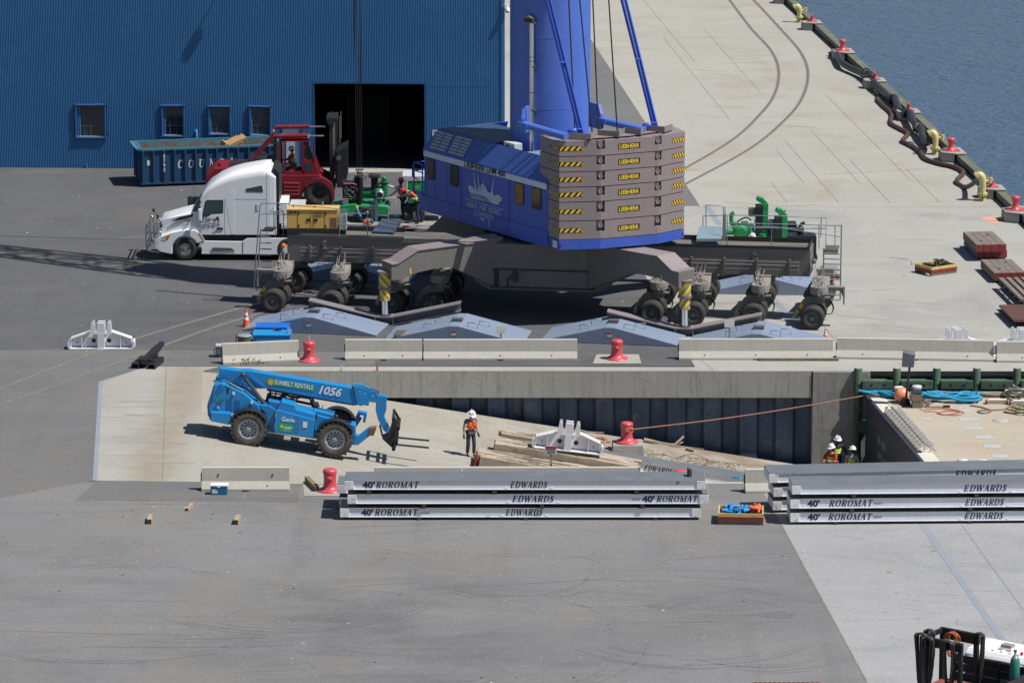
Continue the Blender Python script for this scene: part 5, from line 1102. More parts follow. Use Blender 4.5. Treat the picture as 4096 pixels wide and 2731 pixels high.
pprof([(575,320),(600,312),(800,335),(805,352),(760,360),(590,355)], -.35, .35, 'control_panel', blackp, None, .01); pprof([(625,355),(755,360),(755,590),(625,590)], -.2, .2, 'panel_stand', blackp)
pprof([(98,725),(205,725),(205,840),(98,840)], -.62, -.50, 'battery_box', galv)
b = M(); c = PN(590, 660); b.cyl((c[0]-.5,0,c[1]), (c[0]+.3,0,c[1]), .25, n=18); b.cyl((c[0]+.3,0,c[1]), (c[0]+.38,0,c[1]), .31, n=18); c = PN(770,650); b.lathe([(.12,-.4),(.24,-.35),(.28,0),(.24,.35),(.12,.4)], (c[0],0,c[1]), 18, 'y'); c = PN(880,540); b.cyl((c[0],-.1,c[1]-.45),(c[0],-.1,c[1]+.28),.15,n=14); b.cyl((c[0],-.1,c[1]+.20),(c[0],-.1,c[1]+.25),.20,n=14); b.ball((c[0]-.02,-.1,c[1]+.38),(.13,.1,.09))
c = PN(780,790); b.cyl((c[0],0,c[1]-.35),(c[0],0,c[1]+.3),.26,n=16); b.cyl((c[0]+.4,0,c[1]-.2),(c[0]-.1,0,c[1]-.1),.14,n=12); b.build('pump_body', green_d, PU)
b = M(); c = PN(795,655); b.lathe([(.12,-.62),(.19,-.60),(.19,-.50),(.14,-.48),(.14,-.3)], (c[0],0,c[1]), 18, 'y'); b.build('suction_flange', galv, PU); b = M(); b.cyl((c[0],-.63,c[1]),(c[0],-.60,c[1]),.13,n=16); b.build('suction_opening', blackp, PU)
b = M(); q = [PN(690,600),PN(700,540),PN(760,480),PN(850,445)]; b.tube([(x,-.3,z) for x, z in q], .05, 8, 4); b.build('discharge_hose', blackp, PU)
# hoist hook with its chains and shackle
hk = GY(1437, 668, 183.9); t = thing('hoist_hook', 'steel hook cluster with chains hanging from the ropes in front of the dark doorway', 'hook', hk)
hm = mat('hook_steel', (.22,.20,.18), .45, .6, var=.2, sc=8)
b = M()
for dx in (-.14,-.04,.05,.15):
    for k in range(5): b.lathe([(.045,-.01),(.045,.01)], (dx*(1-k*.1),0,-.06-k*.07), 8, 'y' if k%2 else 'x')
b.build('chains', hm, t)
for dx in (-.22,0.0,.20): 
    b = M(); b.tube([(dx,0,-.34),(dx+.10,0,-.42),(dx+.08,0,-.56),(dx-.02,0,-.60),(dx-.10,0,-.52)], [.03,.04,.045,.04,.02], 8, 3); b.build('hook', hm, t)
b = M(); b.tube([(-.12,0,-.85),(-.15,0,-.70),(-.08,0,-.62),(0,0,-.60),(.08,0,-.62),(.12,0,-.72),(.08,0,-.85)], .03, 8, 3); b.build('shackle', hm, t)
# --- green generator trailer, right of the pump
GN = thing('towed_generator', 'green generator trailer with pale hood, on the flatbed beside the red helmeted workers', 'generator', (GY(1667,880,YP).x, YP+.6, 0))
def gprof(pts, y0, y1, name, m, par=None, bev=0): 
    b = M(); b.prism([((GY(*Z3(x, y), YP).x-GN.location.x), GY(*Z3(x, y), YP).z) for x, y in pts], y0, y1); return b.build(name, m, par or GN, bev)
gprof([(1325,400),(1325,810),(2050,810),(2050,390)], -.7, .7, 'housing', green_p, None, .02)
gprof([(1215,285),(1330,290),(2050,300),(2050,400),(1325,395),(1310,660),(1280,640),(1280,380),(1230,350)], -.72, .72, 'hood', mat('hood_grey_white', (.52,.55,.60), .4, var=.05), None, .03)
gprof([(1425,440),(1560,440),(1560,570),(1425,570)], -.712, -.705, 'logo_panel', mat('logo_green', (.02,.36,.13), .4)); 
q = GY(*Z3(1432, 530), YP); text('SUNBELT', .16, logo_w, GN, (q.x-GN.location.x, -.716, q.z), width=.26)
gprof([(1335,580),(1390,580),(1385,640),(1345,640)], -.71, -.703, 'latch_recess', blackp); gprof([(1330,618),(2050,618),(2050,622),(1330,622)], -.706, -.701, 'seam', green_d); gprof([(1408,420),(1412,420),(1412,800),(1408,800)], -.706, -.701, 'seam', green_d)
gprof([(1240,930),(1300,860),(2050,830),(2050,900),(1480,900),(1300,960),(1380,1040),(1340,1040),(1230,960)], -.6, .6, 'chassis', metal_dk)
q = GY(*Z3(1505,1025), YP-.15); wheel(GN, (q.x-GN.location.x, -.80, q.z), .34, .22, -1, chrome_w, .62, .04, nb=8); wheel(GN, (q.x-GN.location.x, .80, q.z), .34, .22, 1, chrome_w, .62, .04, nb=8)
# --- yellow generator on the crane chassis
YG = U(-9,-1.0,0).y
gq = GY(1147,934,YG); GQ = thing('generator', 'yellow generator with dark base standing on the left end of the crane chassis', 'generator', (gq.x, YG, 3.03), R(-2)); gy = mat('generator_yellow', (.66,.40,.10), .45, var=.08, sc=2, streak=.06); gyt = mat('generator_top', (.60,.40,.16), .6, var=.12, sc=3, rust=.35, rustcol=(.35,.13,.07))
W_, H_, D_ = 2.18, 1.10, 1.0
M().bx(0,W_,0,D_,0,.27).build('base_frame', black_pl, GQ, .02); bd_ = M().bx(0.01,W_-.02,.01,D_-.01,.27,1.04).build('housing', gy, GQ, .02); M().bx(-.02,W_,-.02,D_,1.04,1.10).build('roof', gyt, GQ, .02)
for x in (.47,1.02,1.13,1.60): M().bx(x-.006,x+.006,.0,.008,.29,1.03).build('door_gap', mat('gap_brown', (.12,.07,.03), .7), GQ)
for x, z in ((.47,.92),(.47,.38),(1.60,.90),(1.60,.37)): M().bx(x,x+.07,-.01,.01,z-.05,z+.06).build('hinge', blackp, GQ)
for x in (.84,1.15): M().bx(x,x+.15,-.01,.01,.58,.70).build('door_latch', blackp, GQ)
for k in range(14): M().bx(1.84,2.10,-.004,.009,.32+k*.031,.337+k*.031).build('vent_slot', gap_m, GQ)
text('QAS 28', .16, MAT['lettering_black'], GQ, (.03,-.004,.90), width=.38, bold=.006); text('Atlas Copco', .10, MAT['lettering_black'], GQ, (1.18,-.004,.86), width=.32)
for z in (.81,.945): M().bx(1.18,1.51,-.004,.009,z,z+.02).build('label_bar', blackp, GQ)
M().cyl((.25,.5,1.1),(.25,.5,1.18),.03,n=8).build('filler_cap', black_pl, GQ); M().box((1.15,.4,1.12),(.08,.08,.04)).build('vent_cap', black_pl, GQ); M().cyl((1.46,.8,1.1),(1.46,.8,1.28),.03,n=8).build('exhaust', galv, GQ)
M().bx(W_+.04,W_+.34,-.02,.35,.22,.88).build('control_box', mat('control_box_grey', (.55,.56,.55), .5, var=.05), GQ, .03); M().bx(W_+.0,W_+.3,.05,.3,0,.22).build('cable_bundle', blackp, GQ)
# --- two green pumps parked beyond the right chassis
def tall_pump(label, px, py, sc_=1):
    g = G(px, py); t = thing('engine_pump', label, 'pump', g, 0, 'green and black engine pumps beyond the crane')
    s = sc_
    M().bx(.0,.26,-.30,.30,.1,2.05).build('lifting_mast', green_p, t, .02); M().prism([(.02,2.05),(.26,1.95),(.26,2.02),(.02,2.28),(-.2,2.34),(-.28,2.2),(-.05,2.05)], -.25,.25).build('mast_cap', green_p, t)
    M().bx(-.30,-.02,-.35,.35,.1,1.95).build('radiator', blackp, t, .02); M().bx(-.62,-.28,-.2,.2,1.45,1.80).build('control_box', mat('control_grey', (.10,.11,.125), .5), t, .01)
    M().bx(.26,1.55,-.45,.45,.25,1.15).build('engine_cover', eng, t, .03); M().bx(-1.3,1.6,-.5,.5,.08,.25).build('skid', metal_dk, t)
    b = M(); b.lathe([(.12,0),(.17,.1),(.17,.3),(.10,.36)], (.85,0,1.15), 14); b.tube([(.85,0,1.5),(.9,0,1.62),(1.05,0,1.66)], .07, 8); b.build('air_cleaner', black_pl, t)
    b = M(); b.cyl((-.35,0,.75),(-.95,0,.75),.30,n=16); b.lathe([(.2,-.3),(.36,-.25),(.36,.25),(.2,.3)], (-.95,0,.72), 16, 'y'); b.cyl((-.8,-.1,.8),(-.8,-.1,1.2),.16,n=12); b.cyl((-1.15,0,.72),(-1.65,0,.72),.15,n=12); b.cyl((-1.25,.1,.8),(-1.25,.1,1.15),.12,n=12); b.tube([(-1.35,.2,1.0),(-1.38,.2,1.45),(-1.25,.2,1.55)], .10, 8, 3); b.build('pump_casing', green_p, t)
    b = M(); b.cyl((-1.63,0,.72),(-1.72,0,.72),.20,n=14); b.build('flange', galv, t)
    b = M(); b.tube([(-.5,0,1.25),(-.75,-.1,1.4),(-1.1,-.1,1.2),(-1.0,0,.95)], .035, 6, 4); b.tube([(-.4,-.3,1.4),(-.3,-.4,.9),(-.6,-.4,.5)], .02, 6, 3); b.build('hoses', blackp, t)
    text('SUNBELT', .09, logo_w, t, (.03,-.306,1.62), width=.19); return t
tall_pump('green and black engine pump with the taller mast, standing farther back beyond the crane', 3047, 990)
tall_pump('green and black engine pump nearer the crane platform, lower mast in view', 3123, 1038)
# --- blue roll-off dumpster
DB = mat('dumpster_blue', (.011,.062,.15), .5, var=.18, sc=1.5, streak=.2, rust=.12, dirt=.15, dirtcol=(.035,.11,.19)); DI = mat('dumpster_inside', (.12,.20,.21), .7, var=.35, sc=1.2, rust=.85, rustcol=(.20,.085,.045))
dg = G(568, 748); DP = thing('dumpster', 'long blue open roll-off dumpster with rusty inside and white letters', 'dumpster', dg, R(12.2)); Ld, Wd, Hd, zb_ = 6.9, 2.4, 1.80, .16
b = M(); b.bx(0,Ld,0,.05,zb_,Hd); b.bx(0,Ld,Wd-.05,Wd,zb_,Hd); b.bx(0,.05,.05,Wd-.05,zb_,Hd); b.bx(Ld-.05,Ld,.05,Wd-.05,zb_,Hd); b.bx(.05,Ld-.05,.05,Wd-.05,zb_,zb_+.08); b.build('container_shell', DB, DP)
b = M(); b.quad((.052,.052,zb_+.1),(Ld-.052,.052,zb_+.1),(Ld-.052,Wd-.052,zb_+.1),(.052,Wd-.052,zb_+.1)); b.quad((.052,Wd-.053,zb_),(Ld-.052,Wd-.053,zb_),(Ld-.052,Wd-.053,Hd),(.052,Wd-.053,Hd)); b.quad((Ld-.053,.05,zb_),(Ld-.053,.05,Hd),(Ld-.053,Wd-.05,Hd),(Ld-.053,Wd-.05,zb_)); b.quad((.053,.05,zb_),(.053,Wd-.05,zb_),(.053,Wd-.05,Hd),(.053,.05,Hd)); b.build('rusty_lining', DI, DP)
DR = mat('dumpster_rim', (.06,.20,.30), .5, var=.2, sc=3, rust=.3)
b = M(); rgd = random.Random(9)
pts = [Vector((Ld*i/14, 0, Hd+.04+rgd.uniform(-.01,.01))) for i in range(15)]
for y in (-.02, Wd+.02):
    for a, c in zip(pts, pts[1:]): b.bar(a+Vector((0,y+rgd.uniform(-.01,.01),0)), c+Vector((0,y,0)), .12, .10)
b.bar((-.02,-.05,Hd+.04),(-.02,Wd+.05,Hd+.04),.12,.10); b.bar((Ld+.02,-.05,Hd+.04),(Ld+.02,Wd+.05,Hd+.04),.12,.10); b.build('top_rim', DR, DP)
M().prism([(-.28,Hd+.09),(-.05,Hd+.09),(-.02,Hd-.1)], 0, Wd).build('rear_lip', DR, DP)
for i in range(14): x = .03+i*(Ld-.14)/13; M().bx(x, x+.09, -.11, -.0, zb_+.05, Hd-.01).build('side_rib', DB, DP)
for i in range(4): y = .2+i*.62; M().bx(-.12, -.0, y, y+.09, zb_+.05, Hd-.01).build('end_rib', DB, DP)
b = M(); b.bx(-.05,Ld,-.12,.0,zb_-.04,zb_+.05); b.bx(.2,Ld-.2,.6,.75,.04,zb_); b.bx(.2,Ld-.2,1.65,1.8,.04,zb_); b.build('bottom_rail', DB, DP)
for x in (1.15, 5.6): M().cyl((x,.1,.12),(x,.35,.12),.12,n=14).build('roller', metal_m, DP)
lw = mat('letter_white', (.62,.64,.64), .6, var=.08)
rib = lambda i: .03+i*(Ld-.14)/13
for i, ch in enumerate('COUNTY'): serif(ch, .40, lw, DP, (rib(3+i)+.155+.02, -.008, .86), .30, .12, bold=1.0)
for i, ch in enumerate('3792'): text(ch, .22, lw, DP, (rib(1)+.0+.46+.09 if 0 else rib(2)-.0-.02, -.115, 1.42-i*.22), width=.10, bold=.008)
M().bx(.24,.48,-.008,-.002,1.50,1.58).build('label', blackp, DP); M().bx(.28,.42,-.012,-.003,1.05,1.30).build('sticker', MAT['white_paint'], DP)
cb = thing('cardboard_box', 'torn brown cardboard box sticking out of the blue dumpster', 'box', dg+Vector((4.35,2.2,1.62)), 0, rot=(R(8),R(-24),R(20)))
card = mat('cardboard', (.42,.27,.13), .85, var=.1, sc=4); M().bx(-.5,.45,-.35,.35,-.25,.32).build('box_body', card, cb); M().bx(.45,.72,-.35,.3,.25,.28).build('flap', card, cb); M().prism([(-.55,.32),(-.2,.34),(-.35,.5)], -.3,.3).build('flap', card, cb); text('Dayton', .15, MAT['lettering_black'], cb, (-.12,-.353,.08), width=.5)
jm = mat('junk_pale', (.55,.50,.40), .8, var=.3, sc=8); jk = M(); rgd = random.Random(2)
for _ in range(26):
    x = rgd.uniform(.5,6.4); jk.box((x, rgd.uniform(.4,2.0), 1.15+rgd.uniform(-.15,.25)), (rgd.uniform(.2,.8), rgd.uniform(.1,.5), rgd.uniform(.02,.15)), (rgd.uniform(-.5,.5), rgd.uniform(-.5,.5), rgd.uniform(0,3)))
o = jk.build('rubbish', jm, loc=dg, rot=R(12.2)); tag(o, 'loose pale rubbish heaped inside the blue dumpster', 'rubbish', kind='stuff')
# --- red forklift truck
def Z6(x, y): return (1000+x/2.614, 400+y/2.614)
YF = G(1275, 829).y; XF = GY(1275,769,YF).x; FK = thing('forklift', 'large red container forklift with black mast, working behind the white truck', 'forklift', (XF, YF+1.35, 0))
fred = mat('forklift_red', (.215,.013,.022), .4, var=.15, sc=1.2, streak=.12, dirt=.15, dirtcol=(.25,.10,.09))
def fprof(pts, y0, y1, name, m, par=None, bev=0, off=0):
    b = M(); b.prism([(GY(*Z6(x, y), YF+off).x-XF, GY(*Z6(x, y), YF+off).z) for x, y in pts], y0, y1); return b.build(name, m, par or FK, bev)
def FQ(x, y, off=0): g = GY(*Z6(x, y), YF+off); return (g.x-XF, g.z)
wheel(FK, (0,-1.18,.70), .70, .42, -1, metal_dk, .52, .10, tread=26); wheel(FK, (0,-.70,.70), .70, .42, -1, metal_dk, .52, .10, tread=26)
wheel(FK, (0,1.0,.70), .70, .42, 1, metal_dk, .52, .10, tread=26); wheel(FK, (-3.9,-1.0,.60), .60, .38, -1, metal_dk, .52, .10); wheel(FK, (-3.9,1.0,.60), .60, .38, 1, metal_dk, .52, .10)
b = M(); b.prism([(-5.4,.55),(-5.4,1.50),(-4.95,1.86),(-2.5,1.90),(-2.2,1.0),(-2.2,.55)], -1.15, 1.15); b.build('counterweight', fred, FK, .08)
M().bx(-4.3,-3.1,-.7,.7,1.87,1.92).build('grille', blackp, FK)
for x in (-4.9,-4.1): M().prism([(x,1.86),(x+.28,1.87),(x+.16,2.04),(x+.1,2.04)], -.75,-.7).build('lifting_eye', fred, FK)
M().bx(-3.3,-1.9,-1.0,1.0,.9,2.2).build('engine_hood', blackp, FK, .03)
q = FQ(110,668); M().bx(-3.0,-2.55,-1.01,-1.003,1.72,1.86).build('name_plate', MAT['white_paint'], FK); text('TAYLOR', .11, MAT['lettering_black'], FK, (-2.98,-1.013,1.75), width=.40)
fprof([(300,790),(720,790),(770,830),(560,960),(520,1060),(300,1060)], -1.25, 1.1, 'chassis', fred, None, .03)
for i in range(4): fprof([(355,865+i*38),(515,870+i*38),(515,880+i*38),(355,875+i*38)], -1.32, -1.24, 'step', mat('step_red', (.42,.05,.06), .6), None)
fprof([(570,900),(600,860),(680,820),(770,820),(850,870),(880,960),(880,1060),(862,1060),(845,960),(790,880),(700,850),(620,880),(585,920)], -1.42, -.5, 'mudguard', fred)
cabp = [((300,420),(318,420),(318,790),(300,790)),((345,420),(358,420),(358,760),(345,760)),((545,450),(560,450),(560,780),(545,780)),((300,415),(600,405),(615,420),(600,442),(300,445)),((357,757),(560,757),(560,785),(357,785))]
for s in (-1.15, .15):
    for q in cabp: fprof(q, s, s+.09, 'cab_frame', fred)
fprof([(598,410),(612,410),(680,640),(668,640)], -1.15, -1.05, 'cab_pillar', fred); fprof([(560,640),(675,640),(720,770),(700,790),(560,790)], -1.12, .2, 'cab_nose', fred, None, .02); fprof([(572,680),(645,680),(655,750),(572,750)], -1.13, -1.122, 'nose_window', glass_c)
fprof([(575,450),(600,450),(665,636),(575,636)], -1.08, -1.07, 'side_glass', mat('green_glass', (.03,.06,.055), .1, var=.2))
b = M(); a = FQ(300,425); c = FQ(610,415); b.bx(a[0], c[0], -1.15, .3, a[1]-.02, a[1]+.05); b.build('cab_roof', mat('roof_green_glass', (.16,.26,.22), .3, var=.1), FK)
fprof([(390,620),(420,620),(425,680),(480,690),(480,740),(400,745)], -.75, -.25, 'seat', black_pl)
for o in (-1.0, .45):
    b = M(); dz = 0
    a, c, e = FQ(245,395 if o < 0 else 350), FQ(600,388 if o < 0 else 343), FQ(770,388 if o < 0 else 343)
    b.cyl((a[0],o,a[1]),(c[0],o,c[1]),.10,n=14); ar = b.build('tilt_cylinder', fred, FK); k = M(); k.cyl((c[0],o,c[1]),(e[0],o,e[1]),.035,n=10); k.build('rod', chrome, ar)
    p = FQ(-10,670); g = FQ(240,410); k = M(); k.bar((g[0],o,g[1]),(p[0],o,p[1]),.16,.12); k.build('brace', fred, FK)
b = M(); a = FQ(272,455); c = FQ(275,705); b.cyl((a[0],-1.2,c[1]),(a[0],-1.2,a[1]),.15,n=16); b.cyl((a[0],-1.2,a[1]),(a[0],-1.2,a[1]+.35),.05,n=10); b.build('muffler', black_pl, FK)
b = M(); a = FQ(238,345); b.lathe([(.05,0),(.05,.1),(.02,.13)], (a[0],-.9,a[1]-.05), 10); b.build('beacon', mat('amber', (.75,.16,.02)), FK)
mk = mat('mast_black', (.028,.028,.03), .45, .2, var=.25, sc=2)
for o in (-.75, .65):
    fprof([(820,200),(852,200),(870,860),(828,860)], o, o+.14, 'mast_rail', mk); fprof([(885,230),(905,230),(905,900),(885,900)], o+.02, o+.12, 'mast_rail', mk)
    b = M(); a, c = FQ(940,200), FQ(940,480); b.cyl((a[0]-.05,o+.2,a[1]),(a[0]-.05,o+.2,c[1]),.03,n=6); b.build('lift_chain', metal_m, FK)
    b = M(); a, c = FQ(852,260), FQ(852,840); b.cyl((a[0],o+.3,a[1]),(a[0],o+.3,c[1]),.075,n=12); b.build('lift_cylinder', metal_m, FK)
fprof([(790,210),(905,205),(905,245),(790,250)], -.85, .85, 'mast_crosshead', mk, None, .02)
fprof([(805,225),(870,225),(870,275),(838,290),(805,275)], -.86, -.70, 'sheave_housing', mk)
fprof([(905,560),(965,545),(968,925),(905,925)], -1.15, .9, 'carriage', mk, None, .02)
for k in range(5): fprof([(968,540),(1012,520),(1012,830),(968,860)], -1.15+k*.46, -1.05+k*.46, 'carriage_rib', mk)
fprof([(900,555),(1012,500),(1012,515),(905,570)], -1.15, .9, 'carriage_top', mk)
b = M(); a = FQ(925,615); b.cyl((a[0],-1.2,a[1]),(a[0],-1.05,a[1]),.12,n=14); b.build('carriage_roller', metal_m, FK)
# ================================================================ people
skin_a = mat('skin_light', (.52,.32,.24), .6, var=.03); skin_b = mat('skin_dark', (.12,.065,.045), .6, var=.03)
hiviz = mat('hiviz_yellow', (.50,.75,.04), .7, var=.08, sc=8); orange_f = mat('safety_orange', (.85,.13,.03), .65, var=.1, sc=8); navy = mat('navy_cloth', (.018,.024,.06), .85, var=.2, sc=6); jean = mat('dark_trousers', (.055,.058,.068), .85, var=.25, sc=6)
grey_f = mat('grey_cloth', (.30,.32,.37), .85, var=.12, sc=6); blue_f = mat('bright_blue_cloth', (.03,.22,.50), .8, var=.1, sc=6); red_f = mat('red_cloth', (.42,.03,.02), .8, var=.1, sc=6); white_f = mat('pale_cloth', (.60,.60,.66), .8, var=.08, sc=6)
boot_m = mat('boot_leather', (.06,.04,.03), .7, var=.2, sc=6); glove_y = mat('glove_yellow', (.62,.38,.06), .7, var=.1); glove_d = mat('glove_dark', (.04,.03,.03), .7); hel = {k: mat('helmet_'+k, c, .3, var=.03, spec=.6) for k, c in dict(white=(.78,.79,.80), red=(.70,.02,.03), lime=(.50,.80,.03), mint=(.45,.68,.60), black=(.05,.055,.065)).items()}
tape_s = mat('silver_tape', (.55,.56,.58), .35, .2); hair_m = mat('hair_dark', (.03,.02,.015), .8)
def skinmesh(name, pts, edges, rad, m, parent, sub=1):
    me = bpy.data.meshes.new(name); me.from_pydata([tuple(p) for p in pts], edges, []); me.materials.append(m)
    o = bpy.data.objects.new(name, me); C.objects.link(o); 
    if parent: o.parent = parent
    k = o.modifiers.new('skin', 'SKIN'); k.use_smooth_shade = True; k.branch_smoothing = .6
    sv = me.skin_vertices[0].data if me.skin_vertices else None
    for i, r in enumerate(rad):
        sv[i].radius = r if isinstance(r, tuple) else (r, r); sv[i].use_root = (i == 0)
    if sub: s = o.modifiers.new('sub', 'SUBSURF'); s.levels = sub; s.render_levels = sub
    return o
def hand_chain(V, E_, Rr, wrist, elbow, palmn, idx, curl=.5, side=1):
    """palm, four fingers of different lengths and a thumb leaving the side of the palm"""
    d = (wrist-elbow).normalized(); n = (palmn-d*palmn.dot(d)).normalized(); w = d.cross(n)*side
    def add(p, r, prev): V.append(p); Rr.append(r); E_.append((prev, len(V)-1)); return len(V)-1
    pm = add(wrist+d*.055, (.038,.020), idx)
    for k, (off, ln) in enumerate(((-.030,.070),(-.010,.080),(.011,.075),(.031,.058))):
        b0 = add(wrist+d*.095+w*off, .0125, pm); b1 = add(wrist+d*(.095+ln*.5)+w*off*1.1+n*curl*.020, .0105, b0); add(wrist+d*(.095+ln*(.9-curl*.2))+w*off*1.1+n*curl*.055, .0085, b1)
    t0 = add(wrist+d*.035-w*.040+n*.008, .013, pm); t1 = add(wrist+d*.070-w*.060+n*.022, .011, t0); add(wrist+d*.098-w*.062+n*.034, .009, t1)
def person(label, loc, yaw, J, wear, rot=None, group=None):
    """J: joints in metres, x = the person's left, -y = facing, z up"""
    D = dict(pelvis=(0,0,.95), waist=(0,0,1.10), chest=(0,-.01,1.32), neck=(0,0,1.50), head=(0,-.02,1.64), shl=(.19,0,1.44), ell=(.25,.02,1.15), hal=(.27,-.05,.90), shr=(-.19,0,1.44), elr=(-.25,.02,1.15), har=(-.27,-.05,.90),
             hipl=(.10,0,.92), knl=(.12,-.03,.50), anl=(.12,.02,.09), hipr=(-.10,0,.92), knr=(-.12,-.03,.50), anr=(-.12,.02,.09), face=(0,-1,-.1), toe=None)
    D.update(J); D = {k: Vector(v) if v is not None else None for k, v in D.items()}
    f = D['face'].normalized(); hd = D['head']; up = (hd-D['neck']).normalized()
    V = [D['pelvis'],D['waist'],D['chest'],D['neck'],hd-up*.04,hd+up*.07, D['shl'],D['ell'],D['hal'],D['shr'],D['elr'],D['har'],D['hipl'],D['knl'],D['anl'],D['hipr'],D['knr'],D['anr']]
    E_ = [(0,1),(1,2),(2,3),(3,4),(4,5),(2,6),(6,7),(7,8),(2,9),(9,10),(10,11),(0,12),(12,13),(13,14),(0,15),(15,16),(16,17)]
    Rr = [(.125,.10),(.115,.09),(.14,.10),.052,(.070,.085),(.062,.075),.060,.044,.028,.060,.044,.028,.080,.058,.040,.080,.058,.040]
    V.append(hd+f*.085-up*.045); Rr.append(.032); E_.append((4, len(V)-1))                 # jaw
    V.append(hd+f*.115-up*.005); Rr.append(.012); E_.append((len(V)-2, len(V)-1)) if 0 else E_.append((4, len(V)-1))   # nose
    pn = D.get('palm') or Vector((0,-1,0)); 
    if not wear.get('gloves'): hand_chain(V, E_, Rr, D['hal'], D['ell'], pn, 8, .5, 1); hand_chain(V, E_, Rr, D['har'], D['elr'], pn, 11, .5, -1)
    sk = wear.get('skin', skin_a)
    body = skinmesh('person', V, E_, Rr, sk, None); body.location = loc; body.rotation_euler = rot or (0,0,yaw); tag(body, label, 'person', group)
    if wear.get('gloves'):
        for sfx, w_, e_, sg in (('l','hal','ell',1),('r','har','elr',-1)):
            V = [D[w_]-(D[w_]-D[e_]).normalized()*.05, D[w_]]; E2 = [(0,1)]; R2 = [.040,.034]; hand_chain(V, E2, R2, D[w_], D[e_], pn, 1, .6, sg); R2 = [r if isinstance(r, tuple) else r*1.15 for r in R2]; skinmesh('glove', V, E2, R2, wear['gloves'], body)
    sl = wear.get('sleeve', 1)                                                       # shirt
    V = [D['pelvis']+Vector((0,0,.02)),D['waist'],D['chest'],D['neck']-up*.02,D['shl'],D['ell'],D['hal'].lerp(D['ell'],.12) if sl else D['shl'].lerp(D['ell'],.55),D['shr'],D['elr'],D['har'].lerp(D['elr'],.12) if sl else D['shr'].lerp(D['elr'],.55)]
    if sl: skinmesh('shirt', V, [(0,1),(1,2),(2,3),(2,4),(4,5),(5,6),(2,7),(7,8),(8,9)], [(.15,.12),(.14,.115),(.165,.125),.07,.078,.060,.045,.078,.060,.045], wear['shirt'], body)
    else: V2 = V[:5]+[V[6], V[7], V[9]]; skinmesh('shirt', V2, [(0,1),(1,2),(2,3),(2,4),(4,5),(2,6),(6,7)], [(.15,.12),(.14,.115),(.165,.125),.07,.078,.065,.078,.065], wear['shirt'], body)
    if wear.get('vest'):
        V = [D['pelvis']+Vector((0,0,.06)),D['waist'],D['chest'],D['neck']-up*.045, D['shl'].lerp(D['chest'],.25), D['shr'].lerp(D['chest'],.25)]
        v_ = skinmesh('vest', V, [(0,1),(1,2),(2,3),(2,4),(2,5)], [(.165,.135),(.155,.13),(.18,.14),.078,.088,.088], wear['vest'], body)
        ax = (D['chest']-D['waist']).normalized(); c = D['waist']+ax*.06; b = M(); P = []
        for k in range(25): a = 2*pi*k/24; P.append(c+Vector((cos(a)*.175, sin(a)*.145, 0)))
        b.tube(P, .022, 6); b.build('reflective_band', tape_s, v_)
    if wear.get('life'):
        ax = (D['chest']-D['waist']).normalized(); fr = -Vector((0,1,0)) if not wear.get('lifeback') else Vector((0,1,0)); fr = (fr-ax*fr.dot(ax)).normalized(); rt = ax.cross(fr)
        for s in (-1, 1):
            b = M(); c = D['chest']+fr*.135+rt*s*.085-ax*.07; 
            for q in ((0,0,.10),(0,0,-.10)): 
                b.lathe([(.03,-.02),(.075,-.015),(.08,.015),(.04,.04)], (0,0,0), 10)
            b = M(); m3 = Matrix((rt, fr, ax)).transposed(); x, y, z = .075, .05, .16
            vs = [c+m3@Vector(p) for p in ((-x,-y,-z),(x,-y,-z),(x,y*.6,-z),(-x,y*.6,-z),(-x,-y,z),(x,-y,z),(x,y*.6,z),(-x,y*.6,z))]; b.add(vs, [(0,3,2,1),(4,5,6,7),(0,1,5,4),(1,2,6,5),(2,3,7,6),(3,0,4,7)]); o = b.build('life_vest_pad', wear['life'], body, .025)
            k = M(); k.bar(c+fr*.045-rt*.07-ax*.05, c+fr*.045+rt*.07-ax*.05, .02, .012); k.build('strap', blackp, o)
    V = [D['pelvis'],D['hipl'],D['knl'],D['anl'].lerp(D['knl'],.08),D['hipr'],D['knr'],D['anr'].lerp(D['knr'],.08)]
    skinmesh('trousers', V, [(0,1),(1,2),(2,3),(0,4),(4,5),(5,6)], [(.145,.12),.105,.080,.072,.105,.080,.072], wear['pants'], body)
    tf = D['toe'] or Vector((0,-1,0))
    for a in ('anl','anr'):
        p = D[a]; skinmesh('boot', [p+Vector((0,0,.03)), p-Vector((0,0,.035)), p+tf*.09-Vector((0,0,.045)), p+tf*.17-Vector((0,0,.05))], [(0,1),(1,2),(2,3)], [.050,.052,(.046,.040),.034], boot_m, body)
    # helmet with peak, aligned with the head
    m4 = Matrix((up.cross(f).normalized()*-1, -(f-up*f.dot(up)).normalized(), up)).transposed().to_4x4(); 
    m4.translation = hd+up*.055; b = M(); b.lathe([(.165,-.006),(.135,0),(.128,.045),(.112,.085),(.075,.118),(.03,.132),(.001,.134)], (0,.0,0), 20); b.bx(-.07,.07,-.20,-.10,-.008,.006) if 0 else None
    V = [(-.10,-.10,-.004),(.10,-.10,-.004),(.07,-.20,-.016),(-.07,-.20,-.016)]; b.add(V+[(x,y,z+.01) for x,y,z in V], [(0,1,2,3),(7,6,5,4),(3,2,6,7)]); b.bx(-.012,.012,-.11,.11,.09,.145); h = b.build('hard_hat', wear['helmet'], body, .008); h.matrix_local = m4
    ey = M(); r_ = up.cross(f).normalized()
    for s in (-1, 1): ey.ball(hd+f*.088+r_*s*.032+up*.02, .011, 8, 6)
    ey.build('eyes', blackp, body)
    b = M(); b.ball(hd-f*.02-up*.005, (.084,.092,.088)); b.build('hair', hair_m, body) if wear.get('hair', True) else None
    return body
def stand(px, py, z=0): return G(px, py, z)
